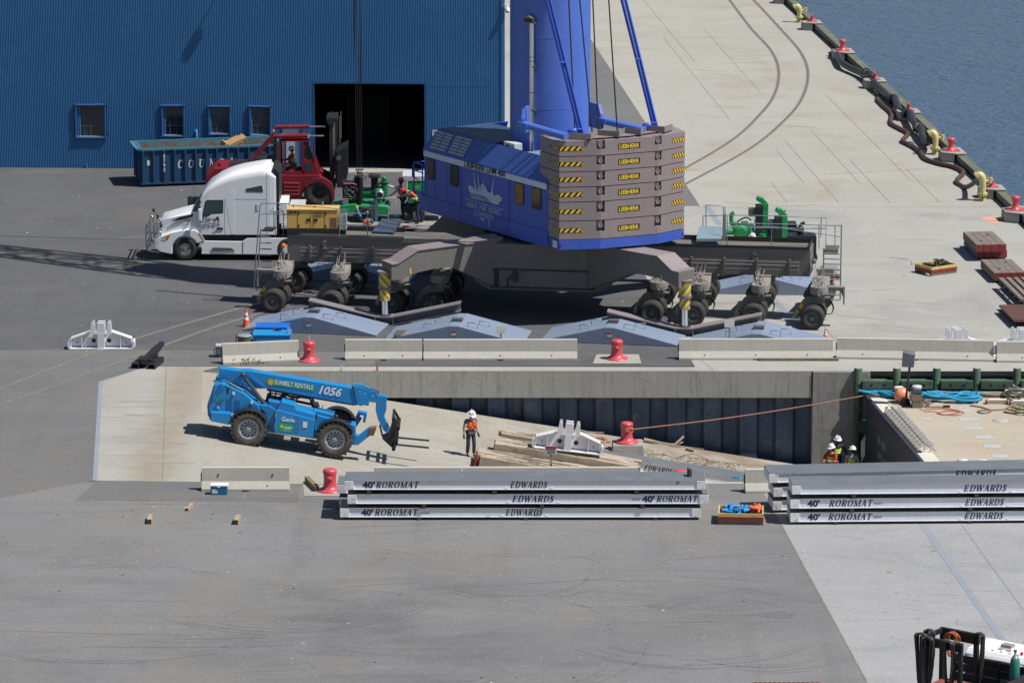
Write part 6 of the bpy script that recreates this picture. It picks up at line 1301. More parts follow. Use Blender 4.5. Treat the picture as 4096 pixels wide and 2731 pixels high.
# ramp walker
g = onramp(1883, 1826)
person('person in white hard hat and orange life vest walking down the ramp, looking down', g, R(28), dict(head=(0,-.07,1.63), face=(0,-.8,-.75), hal=(.30,-.02,.88), har=(-.30,-.03,.88), ell=(.27,.05,1.16), elr=(-.27,.05,1.16), anl=(.10,-.06,.09), anr=(-.10,.10,.09), knl=(.11,-.07,.50)), dict(helmet=hel['white'], shirt=mat('grey_blue_shirt',(.09,.10,.15),.8), sleeve=0, vest=hiviz, life=orange_f, pants=jean, gloves=glove_d))
# forklift driver
q = FQ(450, 700); fp_ = FK.location
person('person in mint hard hat and red shirt sitting in the cab of the red forklift', fp_+Vector((q[0]-.05,-.55,q[1]-.62)), R(-80), dict(pelvis=(0,0,.62), waist=(0,0,.76), chest=(0,-.03,.98), neck=(0,-.02,1.15), head=(0,-.05,1.29), shl=(.18,-.02,1.09), shr=(-.18,-.02,1.09), ell=(.20,-.14,.84), elr=(-.20,-.14,.84), hal=(.12,-.42,.86), har=(-.14,-.40,.82), hipl=(.10,-.05,.60), hipr=(-.10,-.05,.60), knl=(.12,-.45,.62), knr=(-.12,-.45,.60), anl=(.12,-.55,.22), anr=(-.12,-.52,.22)), dict(helmet=hel['mint'], shirt=red_f, vest=hiviz, pants=grey_f, gloves=glove_d))
# two on the trailer bed
dz = ZD
g = GY(1612, 866, YT+1.5)
person('person in red hard hat reaching for the pump control panel, pale sleeves, upright', Vector((g.x, YT+1.75, dz)), R(-95), dict(waist=(0,-.02,1.10), chest=(0,-.08,1.32), neck=(0,-.12,1.49), head=(0,-.10,1.63), face=(0,-.9,.35), shl=(.18,-.10,1.43), ell=(.20,-.42,1.40), hal=(.14,-.68,1.50), shr=(-.18,-.10,1.43), elr=(-.24,-.36,1.14), har=(-.18,-.58,.98)), dict(helmet=hel['red'], skin=skin_b, shirt=white_f, vest=hiviz, life=orange_f, pants=jean, gloves=glove_y), group=None)
g = GY(1660, 895, YT+.4)
person('person in red hard hat bending over with an arm on the pump inlet, navy clothes', Vector((g.x, YT+.45, dz)), R(-88), dict(pelvis=(0,.12,.98), waist=(0,-.02,1.10), chest=(0,-.20,1.24), neck=(0,-.36,1.34), head=(0,-.47,1.42), face=(0,-.7,-.6), shl=(.18,-.28,1.30), ell=(.22,-.56,1.22), hal=(.16,-.84,1.20), shr=(-.18,-.24,1.32), elr=(-.26,-.02,1.36), har=(-.16,-.26,1.42), hipl=(.10,.10,.93), hipr=(-.10,.12,.93), knl=(.16,.10,.50), anl=(.22,.16,.09), knr=(-.16,.22,.50), anr=(-.20,.36,.09)), dict(helmet=hel['red'], skin=skin_b, shirt=navy, vest=hiviz, life=orange_f, lifeback=1, pants=navy, gloves=glove_y))
g = GY(1466, 1010, YT-1.4)
person('person in dark hard hat and lime vest reaching up, seen behind the chassis', Vector((g.x, YT-.75, .58)), R(175), dict(head=(0,-.01,1.64), shl=(.19,0,1.46), ell=(.36,-.12,1.62), hal=(.46,-.30,1.86), elr=(-.26,-.10,1.25), har=(-.20,-.36,1.25)), dict(helmet=hel['black'], shirt=blue_f, vest=hiviz, life=orange_f, lifeback=1, pants=jean, gloves=glove_y))
g = GY(1203, 885, YT+2.9)
person('person in lime hard hat and blue sleeves bending behind the yellow generator', Vector((g.x, YT+3.0, .35)), R(-60), dict(chest=(0,-.12,1.26), neck=(0,-.22,1.40), head=(0,-.30,1.50), face=(0,-.8,-.6), shl=(.18,-.18,1.36), shr=(-.18,-.18,1.36), ell=(.22,-.36,1.12), hal=(.14,-.56,1.10), elr=(-.24,-.3,1.08), har=(-.16,-.5,1.05)), dict(helmet=hel['lime'], shirt=blue_f, vest=orange_f, pants=navy, gloves=glove_d))
g = G(3000, 1040)
person('person in white hard hat crouching by the green pumps beyond the crane', Vector((g.x, g.y, 0)), R(20), dict(pelvis=(0,.05,.42), waist=(0,-.02,.58), chest=(0,-.12,.80), neck=(0,-.18,.96), head=(0,-.22,1.08), face=(0,-.6,-.8), shl=(.18,-.14,.92), shr=(-.18,-.14,.92), ell=(.26,-.2,.66), hal=(.2,-.4,.5), elr=(-.26,-.2,.66), har=(-.2,-.4,.5), hipl=(.10,.05,.40), hipr=(-.10,.05,.40), knl=(.18,-.32,.50), knr=(-.18,-.32,.50), anl=(.14,-.12,.09), anr=(-.14,-.12,.09)), dict(helmet=hel['white'], shirt=orange_f, pants=navy, gloves=glove_d))
# three at the foot of the slip wall
def foot3(px, pyhead, Y, h=1.74): g = GY(px, pyhead, Y); return Vector((g.x, Y, -4.0))
person('person in white hard hat and dark vest against the slip wall, rear of three', foot3(3350,1745,156.9), R(20), dict(ell=(.3,-.1,1.2), hal=(.3,-.3,1.1)), dict(helmet=hel['white'], skin=skin_b, shirt=navy, vest=hiviz, pants=navy, gloves=glove_d))
pr_ = person('person in white hard hat, red sleeves and lime vest, left of three', foot3(3327,1772,155.6), R(-30), dict(ell=(.28,-.2,1.2), hal=(.25,-.45,1.2), elr=(-.26,-.12,1.2), har=(-.15,-.35,1.2), face=(0,-.8,-.5)), dict(helmet=hel['white'], skin=skin_a, shirt=red_f, vest=hiviz, pants=jean, gloves=orange_f))
person('person in white hard hat and lime vest, back turned, right of three', foot3(3410,1800,155.2), R(165), dict(face=(0,-.8,-.3)), dict(helmet=hel['white'], shirt=grey_f, sleeve=0, vest=hiviz, pants=jean))
# ================================================================ barriers, bollards, small things round the slip
def barrier(label, px, py, L_, yaw=0, group='concrete road barriers', z=0):
    g = G(px, py, z); t = thing('concrete_barrier', label, 'barrier', g, yaw, group)
    pr = [(0,0),(0,.09),(.17,.34),(.215,.80),(.23,.815),(.37,.815),(.385,.80),(.43,.34),(.60,.09),(.60,0)]
    M().prism(pr, 0, L_, 'x').build('barrier_body', conc_bar, t, .006)
    n = 3 if L_ > 4 else 2
    for i in range(n): x = L_*(i+.5)/n; M().cyl((x,.085,.20),(x,.05,.205),.025,n=8).build('lifting_hole', blackp, t)
    M().bx(L_*.5-.12,L_*.5+.12,-.004,.1,0,.05).build('forklift_slot', blackp, t); M().box((-.02,.3,.45),(.04,.10,.3)).build('end_hook', metal_dk, t)
    return t
barrier('short tilted concrete barrier with a chipped end, left end of the rear row', 893, 1460, 3.05, R(11.5))
barrier('short concrete barrier right of the upper left red bollard', 1380, 1443, 3.05)
barrier('long concrete barrier in the middle of the rear row', 1694, 1443, 6.10, R(.3))
barrier('long concrete barrier right of the upper right red bollard', 2716, 1441, 6.12, R(.3))
barrier('long concrete barrier in the rear row, above the green fender piles', 3346, 1436, 6.2, R(-5))
barrier('concrete barrier cut by the right edge of the photo', 3987, 1451, 6.1, R(-2))
n1 = barrier('short concrete barrier with two red reflectors and a blue cooler in front', 806, 1966, 3.05)
barrier('short concrete barrier behind the left end of the mat stack', 1496, 1966, 3.05); barrier('long concrete barrier behind the middle of the left mat stack', 1851, 1966, 6.1)
barrier('concrete barrier end sticking out left of the right mat stacks', 2982, 1974, 6.1, R(2))
rl = mat('reflector_red', (.55,.01,.02), .25)
for x in (.58, 2.47): 
    M().cyl((x,.185,.56),(x,.165,.56),.04,n=12).build('reflector', rl, n1)
def bollard(label, px, py, rot_=0, pos=None):
    g = pos if pos is not None else G(px, py); t = thing('mooring_bollard', label, 'bollard', g, rot_, 'big red mooring bollards around the slip')
    b = M(); b.lathe([(.45,0),(.45,.04),(.40,.07),(.28,.12),(.23,.20),(.215,.36),(.215,.50),(.23,.60),(.245,.68),(.24,.75),(.20,.79),(.10,.81),(.001,.81)], (0,0,0), 32); b.build('post', red, t)
    b = M(); b.add([(-.10,-.20,.42),(.10,-.20,.42),(.10,-.20,.58),(-.10,-.20,.58),(0,-.36,.52)], [(0,1,4),(1,2,4),(2,3,4),(3,0,4)]); b.build('horn', red, t); return t
bollard('red bollard with a water bottle on top, left of the short barrier', 1237, 1443); bollard('red bollard on a concrete pad between two long barriers', 2467, 1436)
bollard('red bollard on a pad at the left end of the stacked mats', 1320, 1963); bb = onramp(2507, 1768, .42); bk = bollard('red bollard on a concrete block with a rope wound round it', 0, 0, 0, bb)
bollard('red bollard almost hidden behind the left mat stack', 2722, 1968)
sheet('bollard_pad', gp((2372,1455),(2385,1418),(2555,1418),(2566,1455)), .016, conc_slab); sheet('bollard_pad', gp((1216,1984),(1212,1936),(1400,1936),(1410,1984)), .016, conc_pad_m) if 0 else sheet('bollard_pad', gp((1216,1984),(1212,1938),(1400,1938),(1410,1984)), .016, conc_slab)
t = thing('bollard_block', 'pale sloped concrete block under the roped red bollard', 'concrete block', bb+Vector((0,0,-.42)), 0); b = M(); b.add([(-.58,-.58,-.1),(.72,-.58,-.35),(.72,.6,-.35),(-.58,.6,-.1),(-.55,-.5,.415),(.62,-.5,.415),(.62,.55,.415),(-.55,.55,.415)], [(0,3,2,1),(4,5,6,7),(0,1,5,4),(1,2,6,5),(2,3,7,6),(3,0,4,7)]); b.build('block', concb, t, .03)
rope_p = mat('rope_tan', (.42,.22,.15), .9, var=.25, sc=12)
rp = thing('mooring_rope', 'long tan rope stretched from the roped bollard to the barge corner', 'rope', bb)
b = M(); e = Vector((GY(3452,1583,157.2)))-bb; P = [(.24*cos(a), .24*sin(a), .40+.06*sin(a*1.7)+.015*i) for i, a in enumerate([k*.5 for k in range(20)])]; b.tube([*P, (.25,.05,.52)], .022, 6, 2); s0 = Vector((.25,.05,.50)); b.tube([s0.lerp(e, k/14)-Vector((0,0,.10*sin(pi*k/14))) for k in range(15)], .024, 6); b.build('rope_line', rope_p, rp)
rgn = random.Random(4)
def coil(name, label, cat, c, rx, ry_, n, r, m, wob=.2, slope=0, group=None):
    t = thing(name, label, cat, c, 0, group); P = []
    for k in range(n*10): a = k*.628; q = 1-wob*rgn.random(); P.append((rx*q*cos(a), ry_*q*sin(a), r+rgn.random()*r*1.5-slope*rx*q*cos(a)))
    M().tube(P, r, 5, 2).build('rope_coil', m, t); return t
coil('rope_coil', 'loose tan rope heap on the ramp left of the roped bollard', 'rope', onramp(2400,1762), .42, .6, 5, .025, rope_p, .6, RS)
# water bottles and other little things
clear = mat('bottle_plastic', (.65,.72,.78), .1, trans=.6, var=0); capb = mat('cap_white', (.75,.75,.8), .4)
def bottle(label, p, m=clear, cap=capb, h=.22, group='drink bottles around the barriers'):
    t = thing('drink_bottle', label, 'bottle', p, 0, group); M().lathe([(.032,0),(.035,.02),(.035,h*.65),(.014,h*.85),(.013,h*.9)], (0,0,0), 12).build('bottle', m, t); M().cyl((0,0,h*.9),(0,0,h),.016,n=10).build('cap', cap, t); return t
bottle('clear bottle standing on the upper left red bollard', G(1237,1443)+Vector((0,0,.81))); bottle('clear bottle on the pier edge, above the telehandler', G(1367,1482,.01)); bottle('red drink bottle on the pier edge', G(1509,1482,.01), mat('bottle_red',(.55,.02,.03),.2), blackp, .26)
tb = mat('toolbox_blue', (.01,.15,.60), .35, var=.06, sc=2, spec=.6); tb2 = mat('toolbox_light_blue', (.01,.26,.62), .35, var=.06, sc=2, spec=.6)
def toolbox(label, px, py, m, w, d, h, yaw):
    g = G(px, py); t = thing('tool_chest', label, 'tool chest', g, yaw, 'blue job site tool chests'); M().bx(0,w,0,d,0,h*.72).build('chest_body', m, t, .01); M().prism([(-.02,h*.73),(d+.02,h*.73),(d+.02,h),(.06,h),(-.02,h*.86)], -.02, w+.02, 'x').build('chest_lid', m, t); M().cyl((w*.06,-.005,h*.4),(w*.06,-.015,h*.4),.03,n=10).build('lock', blackp, t); return t
toolbox('deep blue tool chest, the rear one of two', 1024, 1345, tb, 1.33, .65, .44, R(-2)); c2 = toolbox('lighter blue tool chest with a red power tool on its lid', 1013, 1374, tb2, 1.50, .75, .42, R(-1))
bottle('clear bottle on the lighter tool chest, near its right end, left of a pair', G(1013,1374)+Vector((1.40,.1,.42))); bottle('clear bottle on the lighter tool chest, right of a pair', G(1013,1374)+Vector((1.47,.25,.42)))
t = thing('power_tool', 'small red and black power tool on the lighter tool chest', 'tool', G(1013,1374)+Vector((.95,.5,.42))); b = M(); b.box((0,0,.04),(.16,.06,.07)); b.box((.12,0,.03),(.05,.05,.05)); b.build('tool_body', blackp, t); M().box((-.11,0,.05),(.07,.08,.09)).build('battery', rl, t)
t = thing('trash_drum', 'round lidded drum behind the chipped barrier', 'drum', G(978,1392)); M().lathe([(.26,0),(.27,.3),(.28,.50)], (0,0,0), 20).build('drum', metal_m, t); M().lathe([(.30,.50),(.30,.53),(.26,.55),(.02,.56)], (0,0,0), 24).build('lid', mat('drum_lid',(.22,.30,.33),.5), t)
t = thing('marker_stake', 'thin orange marker stake behind the chipped barrier', 'stake', G(942,1392)); M().cyl((0,0,0),(.05,0,.62),.022,n=8).build('stake', mat('stake_orange',(.60,.10,.05),.6), t)
t = thing('wheeled_cooler', 'grey wheeled cooler with pale lid at the chipped barrier end', 'cooler', G(866,1430), R(8)); M().bx(0,.42,0,.36,.06,.42).build('body', mat('cooler_grey',(.10,.14,.17),.5), t, .02); M().bx(-.02,.46,-.02,.38,.42,.50).build('lid', mat('cooler_lid',(.45,.50,.55),.4), t, .02); M().tube([(-.01,0,.38),(-.09,0,.34),(-.1,0,.2),(0,0,.14)], .02, 6).build('handle', blackp, t)
for x in (.06, .34): M().cyl((x,-.03,.07),(x,.03,.07),.07,n=12).build('wheel', blackp, t)
t = thing('cooler', 'blue cooler with white lid in front of the near left barrier', 'cooler', G(842,1979), R(-2)); M().bx(0,.58,0,.32,0,.30).build('body', mat('cooler_blue',(.01,.17,.30),.35,var=.05), t, .02); M().bx(-.015,.60,-.015,.335,.30,.36).build('lid', MAT['white_plastic'], t, .015); M().bx(.06,.25,-.004,.004,.06,.20).build('label', MAT['white_paint'], t); M().bx(.24,.34,-.025,.0,.27,.31).build('latch', MAT['white_plastic'], t)
cone_o = mat('cone_orange', (.80,.09,.03), .5, var=.05, sc=4); cone_w = mat('cone_white', (.72,.72,.74), .4)
def cone(label, px, py, h, rot=None):
    t = thing('traffic_cone', label, 'traffic cone', G(px, py), 0, 'orange traffic cones', rot); r = lambda z: .145*h-(.145-.03)*z*1.0
    s = h/.9; R__ = lambda z: .15*s*(1-z/h)+.025
    M().bx(-.19*s,.19*s,-.19*s,.19*s,0,.03).build('cone_base', black_pl, t, .01); M().lathe([(R__(.03)+.01,.03),(R__(h*.98),h)], (0,0,0), 20).build('cone_body', cone_o, t)
    for z0, z1 in ((.40,.55),(.65,.80)): M().lathe([(R__(h*z0)+.012,h*z0),(R__(h*z1)+.008,h*z1)], (0,0,0), 20, caps=False).build('reflective_collar', cone_w, t)
cone('traffic cone beside the left end of the wedge ramps', 985, 1306, .74); cone('small traffic cone behind the barrier, right end of the wedge ramps', 3301, 1356, .42); cone('traffic cone seen through the right ladder of the crane', 3327, 1130, .62)
# sign posts
def stake_sign(label, p, h, txt=True, ref=False):
    t = thing('stake_sign', label, 'sign', p, 0, 'small signs on wooden stakes'); M().bx(-.035,.035,-.015,.015,0,h).build('stake', mat('stake_wood',(.42,.33,.20),.8,var=.2,sc=8), t); s = M().bx(-.20,.20,-.03,-.016,h-.05,h+.26).build('sign_board', MAT['white_paint'], t)
    if txt:
        M().bx(-.19,.19,-.035,-.031,h+.15,h+.25).build('sign_band', MAT['sign_red'], s)
        for k in range(3): M().bx(-.15,.15,-.035,-.031,h+.10-k*.055,h+.12-k*.055).build('sign_line', blackp, s)
    if ref: M().cyl((0,-.03,h-.42),(0,-.016,h-.42),.04,n=12).build('reflector', rl, t)
    return t
stake_sign('small red and white caution sign on a stake behind the left mat stack', G(2204,1945,.0)+Vector((0,.5,0)), 1.08, True, True); stake_sign('small blank sign on a stake behind the long middle barrier', G(2003,1440)+Vector((0,.9,0)), .95, False); stake_sign('small blank sign on a stake behind the barrier right of the centre', G(2921,1436)+Vector((0,.9,0)), 1.15, False)
stake_sign('small caution sign on a stake held by the workers at the slip wall', Vector((GY(3334,1800,155.0).x,155.0,-4.0)), 1.02)
# dunnage blocks and planks
raw_w = mat('raw_timber', (.42,.30,.19), .85, var=.2, sc=6, bump=.2); dark_w = mat('dark_timber', (.06,.05,.045), .9, var=.3, sc=5)
def block(label, px, py, l, w, h, yaw, m=raw_w, g='loose timber blocks on the yard'):
    t = thing('timber_block', label, 'timber block', G(px, py), yaw, g); M().bx(0,w,0,l,0,h).build('block', m, t, .006); M().bx(.003,w-.003,-.006,-.001,.003,h-.003).build('end_grain', dark_w, t)
block('small timber block on the asphalt, leftmost of the three', 588, 2096, .72, .15, .17, R(2)); block('small timber block, the one standing farther back', 742, 2043, .78, .10, .10, R(-9)); block('small timber block nearest the cooler and mats', 934, 2098, .75, .16, .17, R(-3)); block('thick timber block on the pad of the near left bollard', 1258, 1967, 1.5, .17, .20, R(16), mat('brown_timber',(.22,.16,.09),.85,var=.25,sc=5))
t = thing('plank', 'long grey plank lying at the foot of the rear barriers', 'plank', G(3037,1444), R(-.3)); M().bx(0,3.15,0,.16,0,.10).build('plank', old_w, t)
t = thing('wood_pallet', 'broken wooden pallet on the left wedge ramp behind the barrier', 'pallet', G(1578,1352,.12), R(-2)); [M().bx(0,1.3,.12*k*1.9,.12*k*1.9+.1,.10,.13).build('slat', old_w, t) for k in range(5)]; [M().bx(x,x+.1,0,1.0,0,.10).build('bearer', old_w, t) for x in (0,.6,1.2)]
# drain grate
t = tag(M().bx(-1,1,-.6,.6,.006,.02).build('drain_grate', mat('grate_rust',(.28,.13,.09),.8,var=.3,sc=6), loc=G(3150,2752)), 'rusty drain grate set in the asphalt at the bottom edge', 'grate'); dg_ = M(); [dg_.bx(-.95+k*.14,-.86+k*.14,-.55,.55,.021,.024) for k in range(14)]; dg_.build('grate_slots', blackp, t)
# ---- white steel lifting frames
wf = mat('frame_white', (.72,.72,.75), .45, var=.06, sc=2, rust=.14, rustcol=(.25,.12,.06), streak=.08)
def lift_frame(label, loc, yaw, rot=None, parts=True):
    t = thing('lifting_frame', label, 'lifting frame', loc, yaw, 'white steel lifting frames', rot)
    w = 1.22; body = [(-w,.10),(-w,.44),(-.42,.70),(-.38,1.05),(-.30,1.08),(-.20,.70),(.20,.70),(.30,1.08),(.38,1.05),(.42,.70),(w,.44),(w,.10)]
    M().prism(body, -.02, .02).build('web_plate', wf, t)
    M().bx(-w-.05,w+.05,-.30,.30,.0,.05).build('base_flange', wf, t, .01)
    for s in (-1, 1):
        b = M(); b.prism([(s*w,.40),(s*w,.44),(s*.42,.72),(s*.42,.68)], -.20, .20); b.build('top_flange', wf, t)
        b = M(); [b.bx(s*x-.015,s*x+.015,-.20,.20,.05,z) for x, z in ((w-.01,.41),(.78,.52))]; b.build('stiffener', wf, t)
        [M().prism([(s*.22,.62),(s*.42,.62),(s*.38,1.08),(s*.28,1.10),(s*.24,.80)], q, q+.06).build('prong', wf, t) for q in (-.26,.20)]
        b = M(); b.cyl((s*.31,-.024,.32),(s*.31,-.021,.32),.09,n=20); b.build('round_hole', blackp, t)
        b = M(); b.prism([(s*(w+.02),.02),(s*(w+.12),.06),(s*(w+.12),.30),(s*(w+.06),.36),(s*(w+.02),.10)], -.28, .28); b.build('end_hook', wf, t)
        b = M(); b.tube([(s*.98,-.03,.28),(s*.98,-.10,.25),(s*.98,-.03,.20)], .014, 6); b.build('shackle', metal_m, t)
    M().bx(-.14,.14,-.28,.28,.0,.62).build('centre_post', wf, t, .01); M().prism([(-.17,.62),(.17,.62),(.14,1.08),(-.14,1.08)], -.27, -.14).build('centre_prong', wf, t); M().prism([(-.17,.62),(.17,.62),(.14,1.08),(-.14,1.08)], .14, .27).build('centre_prong', wf, t); M().bx(-.25,.25,-.28,.28,.62,.66).build('saddle', wf, t)
    return t
lift_frame('white steel lifting frame standing alone on the asphalt at the left', G(404,1398)+Vector((0,.28,0)), 0)
lift_frame('white steel lifting frame behind the rear barrier, left of the pair', G(3828,1425)+Vector((0,.3,0)), R(8)); lift_frame('white steel lifting frame behind the rear barrier at the right edge', G(4088,1425)+Vector((0,.3,0)), R(6))
# ---- black fork boom lying on the ground
t = thing('jib_attachment', 'black steel forklift jib lying on the ground near the rails', 'jib', G(578,1472), R(-10)); 
for x in (-.48, .18): b = M(); b.bx(x,x+.30,-.2,1.2,0,.05); b.bx(x,x+.30,-.2,1.2,.17,.22); b.bx(x,x+.04,-.2,1.2,.05,.17); b.bx(x+.26,x+.30,-.2,1.2,.05,.17); b.build('fork_pocket', blackp, t)
b = M(); b.bar((0,-.15,.28),(.05,2.0,.42),.22); b.bar((.05,1.6,.38),(.06,2.5,.46),.17); b.build('jib_arm', blackp, t); b = M(); b.bar((-.35,.8,.2),(0,1.6,.38),.05); b.bar((.35,.8,.2),(0,1.6,.38),.05); b.bar((-.4,.2,.2),(0,.2,.34),.08); b.bar((.4,.2,.2),(0,.2,.34),.08); b.build('brace', blackp, t); M().ball((.07,2.55,.46),(.1,.12,.1)).build('tip_hook', mat('blue_hook',(.02,.08,.35),.4), t)
# ================================================================ mats
mat_w = mat('mat_side_paint', (.80,.82,.87), .5, var=.06, sc=1.0, streak=.10, rust=.16, rustcol=(.30,.13,.05)); mat_t = mat('mat_deck', (.145,.16,.18), .5, var=.14, sc=.8, dirt=.2, dirtcol=(.24,.25,.26)); mat_e = mat('mat_end_box', (.82,.82,.84), .5, var=.08, sc=3, rust=.55, rustcol=(.32,.14,.05)); edge_m = mat('mat_edge', (.45,.42,.40), .6, var=.2, sc=4, rust=.5, rustcol=(.16,.07,.04)); ink = mat('navy_ink', (.018,.022,.09), .5, var=0)
def roro(label, p, yaw, texts=(), L_=12.19, W_=1.2, H_=.33, rot=None, grp='steel roadway mats'):
    t = thing('steel_mat', label, 'steel mat', p, yaw, grp, rot)
    M().bx(.0,L_,.0,W_,H_-.022,H_).build('deck_plate', mat_t, t); M().bx(.3,L_-.3,-.012,-.001,H_-.03,H_-.002).build('edge_strip', edge_m, t)
    for y0 in (0, W_-.06):
        s = 1 if y0 == 0 else -1; b = M(); b.bx(.30,L_-.30,y0+.018 if s > 0 else y0+.005,y0+.055 if s > 0 else y0+.015,.02,H_-.023); b.build('side_web', mat_w, t); M().bx(.28,L_-.28,y0-.01,y0+.09,0,.02).build('bottom_flange', mat_w, t)
    for x0 in (0, L_-.30):
        for y0 in (-.012, .43, .88): M().bx(x0-.01 if x0 == 0 else x0, x0+.30 if x0 == 0 else x0+.31, y0, y0+.33, 0, H_-.024).build('end_box', mat_e, t, .008)
        M().bx(x0+.01,x0+.29,.03,1.15,.03,H_-.03).build('end_beam', mat_e, t)
    for y0 in (.4, .8): M().bx(.3,L_-.3,y0-.05,y0+.05,0,H_-.025).build('inner_beam', metal_dk, t)
    for x, s, w in texts:
        if s in ('ROROMAT','EDWARDS'): serif(s, .215, ink, t, (x,.013,.062), w, .28, th=.003, bold=1.35)
        else: text(s, .30 if s.startswith('40') else .075, ink, t, (x,.013,.065 if s.startswith('40') else .13), width=w, bold=.012 if s.startswith('40') else 0)
    for s in texts:
        if s[1] == 'EDWARDS':
            for dx in (-.12, s[2]+.12): b = M(); b.box((s[0]+dx,.02,.045),(.09,.05,.05)); b.build('lifting_lug', mat_w, t)
    return t
_dn = [0]
def dun(p, yaw, xs, z0, h, W_=1.3, off=-.03):
    _dn[0] += 1; k = _dn[0]; lay = ('under the bottom mat', 'under the middle mat', 'under the top mat')[(k-1)%3]; stk = ('left stack', 'front right stack', 'rear right stack')[(k-1)//3]
    for x in xs:
        t = thing('timber_block', 'dark spacer block %s, %s, %s' % (lay, stk, 'left end' if x < 3 else 'middle' if x < 8 else 'right end'), 'timber block', p+Vector((x*cos(yaw),x*sin(yaw),z0)), yaw, 'dark spacer blocks in the mat stacks'); M().bx(0,.14,off,W_,0,h).build('block', dark_w, t)
SXm = 117.6
A0 = G(1361,2068,.10)
def ax(px): return (px-2048)/FPX*(A0.y*cos(PIT)+(CH-.6)*sin(PIT))
pA3 = Vector((A0.x, A0.y, .10)); pA2 = Vector((ax(1391), A0.y-.02, .575)); pA1 = Vector((ax(1379), A0.y+.0, 1.06))
k1 = .0087
roro('bottom steel mat of the left stack, lettered 40 foot at its left', pA3, 0, [((1443-1361)*k1,"40'",.40),((1495-1361)*k1,'ROROMAT',1.48),((1679-1361)*k1,'E125-40',.26),((2004-1361)*k1,'EDWARDS',1.28)])
roro('middle steel mat of the left stack, lettered 40 foot at its right', pA2, 0, [((2030-1391)*k1,'EDWARDS',1.44),((2496-1391)*k1,'E125-40',.26),((2535-1391)*k1,"40'",.42),((2590-1391)*k1,'ROROMAT',1.42)])
roro('top steel mat of the left stack, grey deck and rusty end boxes', pA1, 0, [((1448-1379)*k1,"40'",.42),((1500-1379)*k1,'ROROMAT',1.48),((2022-1379)*k1,'EDWARDS',1.28)])
roro('bottom steel mat of the row behind the left stack, only its end showing', Vector((ax(1350),A0.y+1.4,.10)), 0); roro('second steel mat of the row behind the left stack, only its end showing', Vector((ax(1344),A0.y+1.4,.575)), 0)
dun(Vector((pA3.x,pA3.y,0)), 0, (2.6,6.2,10.6), 0, .10); dun(Vector((pA2.x,pA2.y,0)), 0, (2.5,6.5,9.9), .43, .145); dun(Vector((pA1.x,pA1.y,0)), 0, (.75,5.0,9.8), .905, .155)
block('upright timber off-cut on the right end of the left mat stack', 2700, 0, .3, .10, .25, R(10), dark_w, None); bpy.context.view_layer.update()
tb_ = [o for o in C.objects if o.get('label', '').startswith('upright timber')][0]; tb_.location = Vector((ax(2757), A0.y+.45, 1.39))
By = R(1.6); B0 = G(3162,2087,.10)
roro('bottom steel mat of the front right stack, lettered 40 foot', Vector((B0.x,B0.y,.10)), By, [((3228-3162)*k1,"40'",.42),((3308-3162)*k1,'ROROMAT',1.50),((3485-3162)*k1,'E125-40-07',.28),((3838-3162)*k1,'EDWARDS',1.34)])
roro('middle steel mat of the front right stack, lettered 40 foot', Vector((B0.x-.01,B0.y-.02,.575)), By, [((3226-3161)*k1,"40'",.42),((3310-3161)*k1,'ROROMAT',1.50),((3486-3161)*k1,'E125-40-16',.28),((3839-3161)*k1,'EDWARDS',1.34)])
roro('top steel mat of the front right stack, stained end', Vector((B0.x+.04,B0.y+.0,1.06)), By, [((3832-3166)*k1,'EDWARDS',1.48)])
dun(Vector((B0.x,B0.y,0)), By, (1.45,6.0), 0, .10); dun(Vector((B0.x,B0.y,0)), By, (2.0,6.0), .43, .145); dun(Vector((B0.x,B0.y,0)), By, (2.05,6.2), .905, .155)
Cy = R(5); C0_ = G(3092,2040,.10)
for z, n, dx in ((.10,'bottom',0),(.575,'middle',.02),(1.06,'top',-.14)): roro('%s steel mat of the rear right stack' % n, Vector((C0_.x+dx,C0_.y,z)), Cy, [(6.4,'EDWARDS',1.45)])
dun(Vector((C0_.x,C0_.y,0)), Cy, (1.5,6.0), 0, .10); dun(Vector((C0_.x,C0_.y,0)), Cy, (2.0,6.0), .43, .145); dun(Vector((C0_.x,C0_.y,0)), Cy, (2.05,6.2), .905, .155)
ra = math.atan(RS)
def ramp_rot(yaw=0): 
    q = Matrix.Rotation(yaw, 4, 'Z'); return (Matrix.Rotation(ra, 4, 'Y')@q).to_euler()
p = onramp(2020, 1800); roro('single steel mat lying down the slope of the ramp', p+Vector((0,-.15,.03)), 0, [((2585-2020)/106.,'EDWARDS',1.1)], rot=ramp_rot(0))
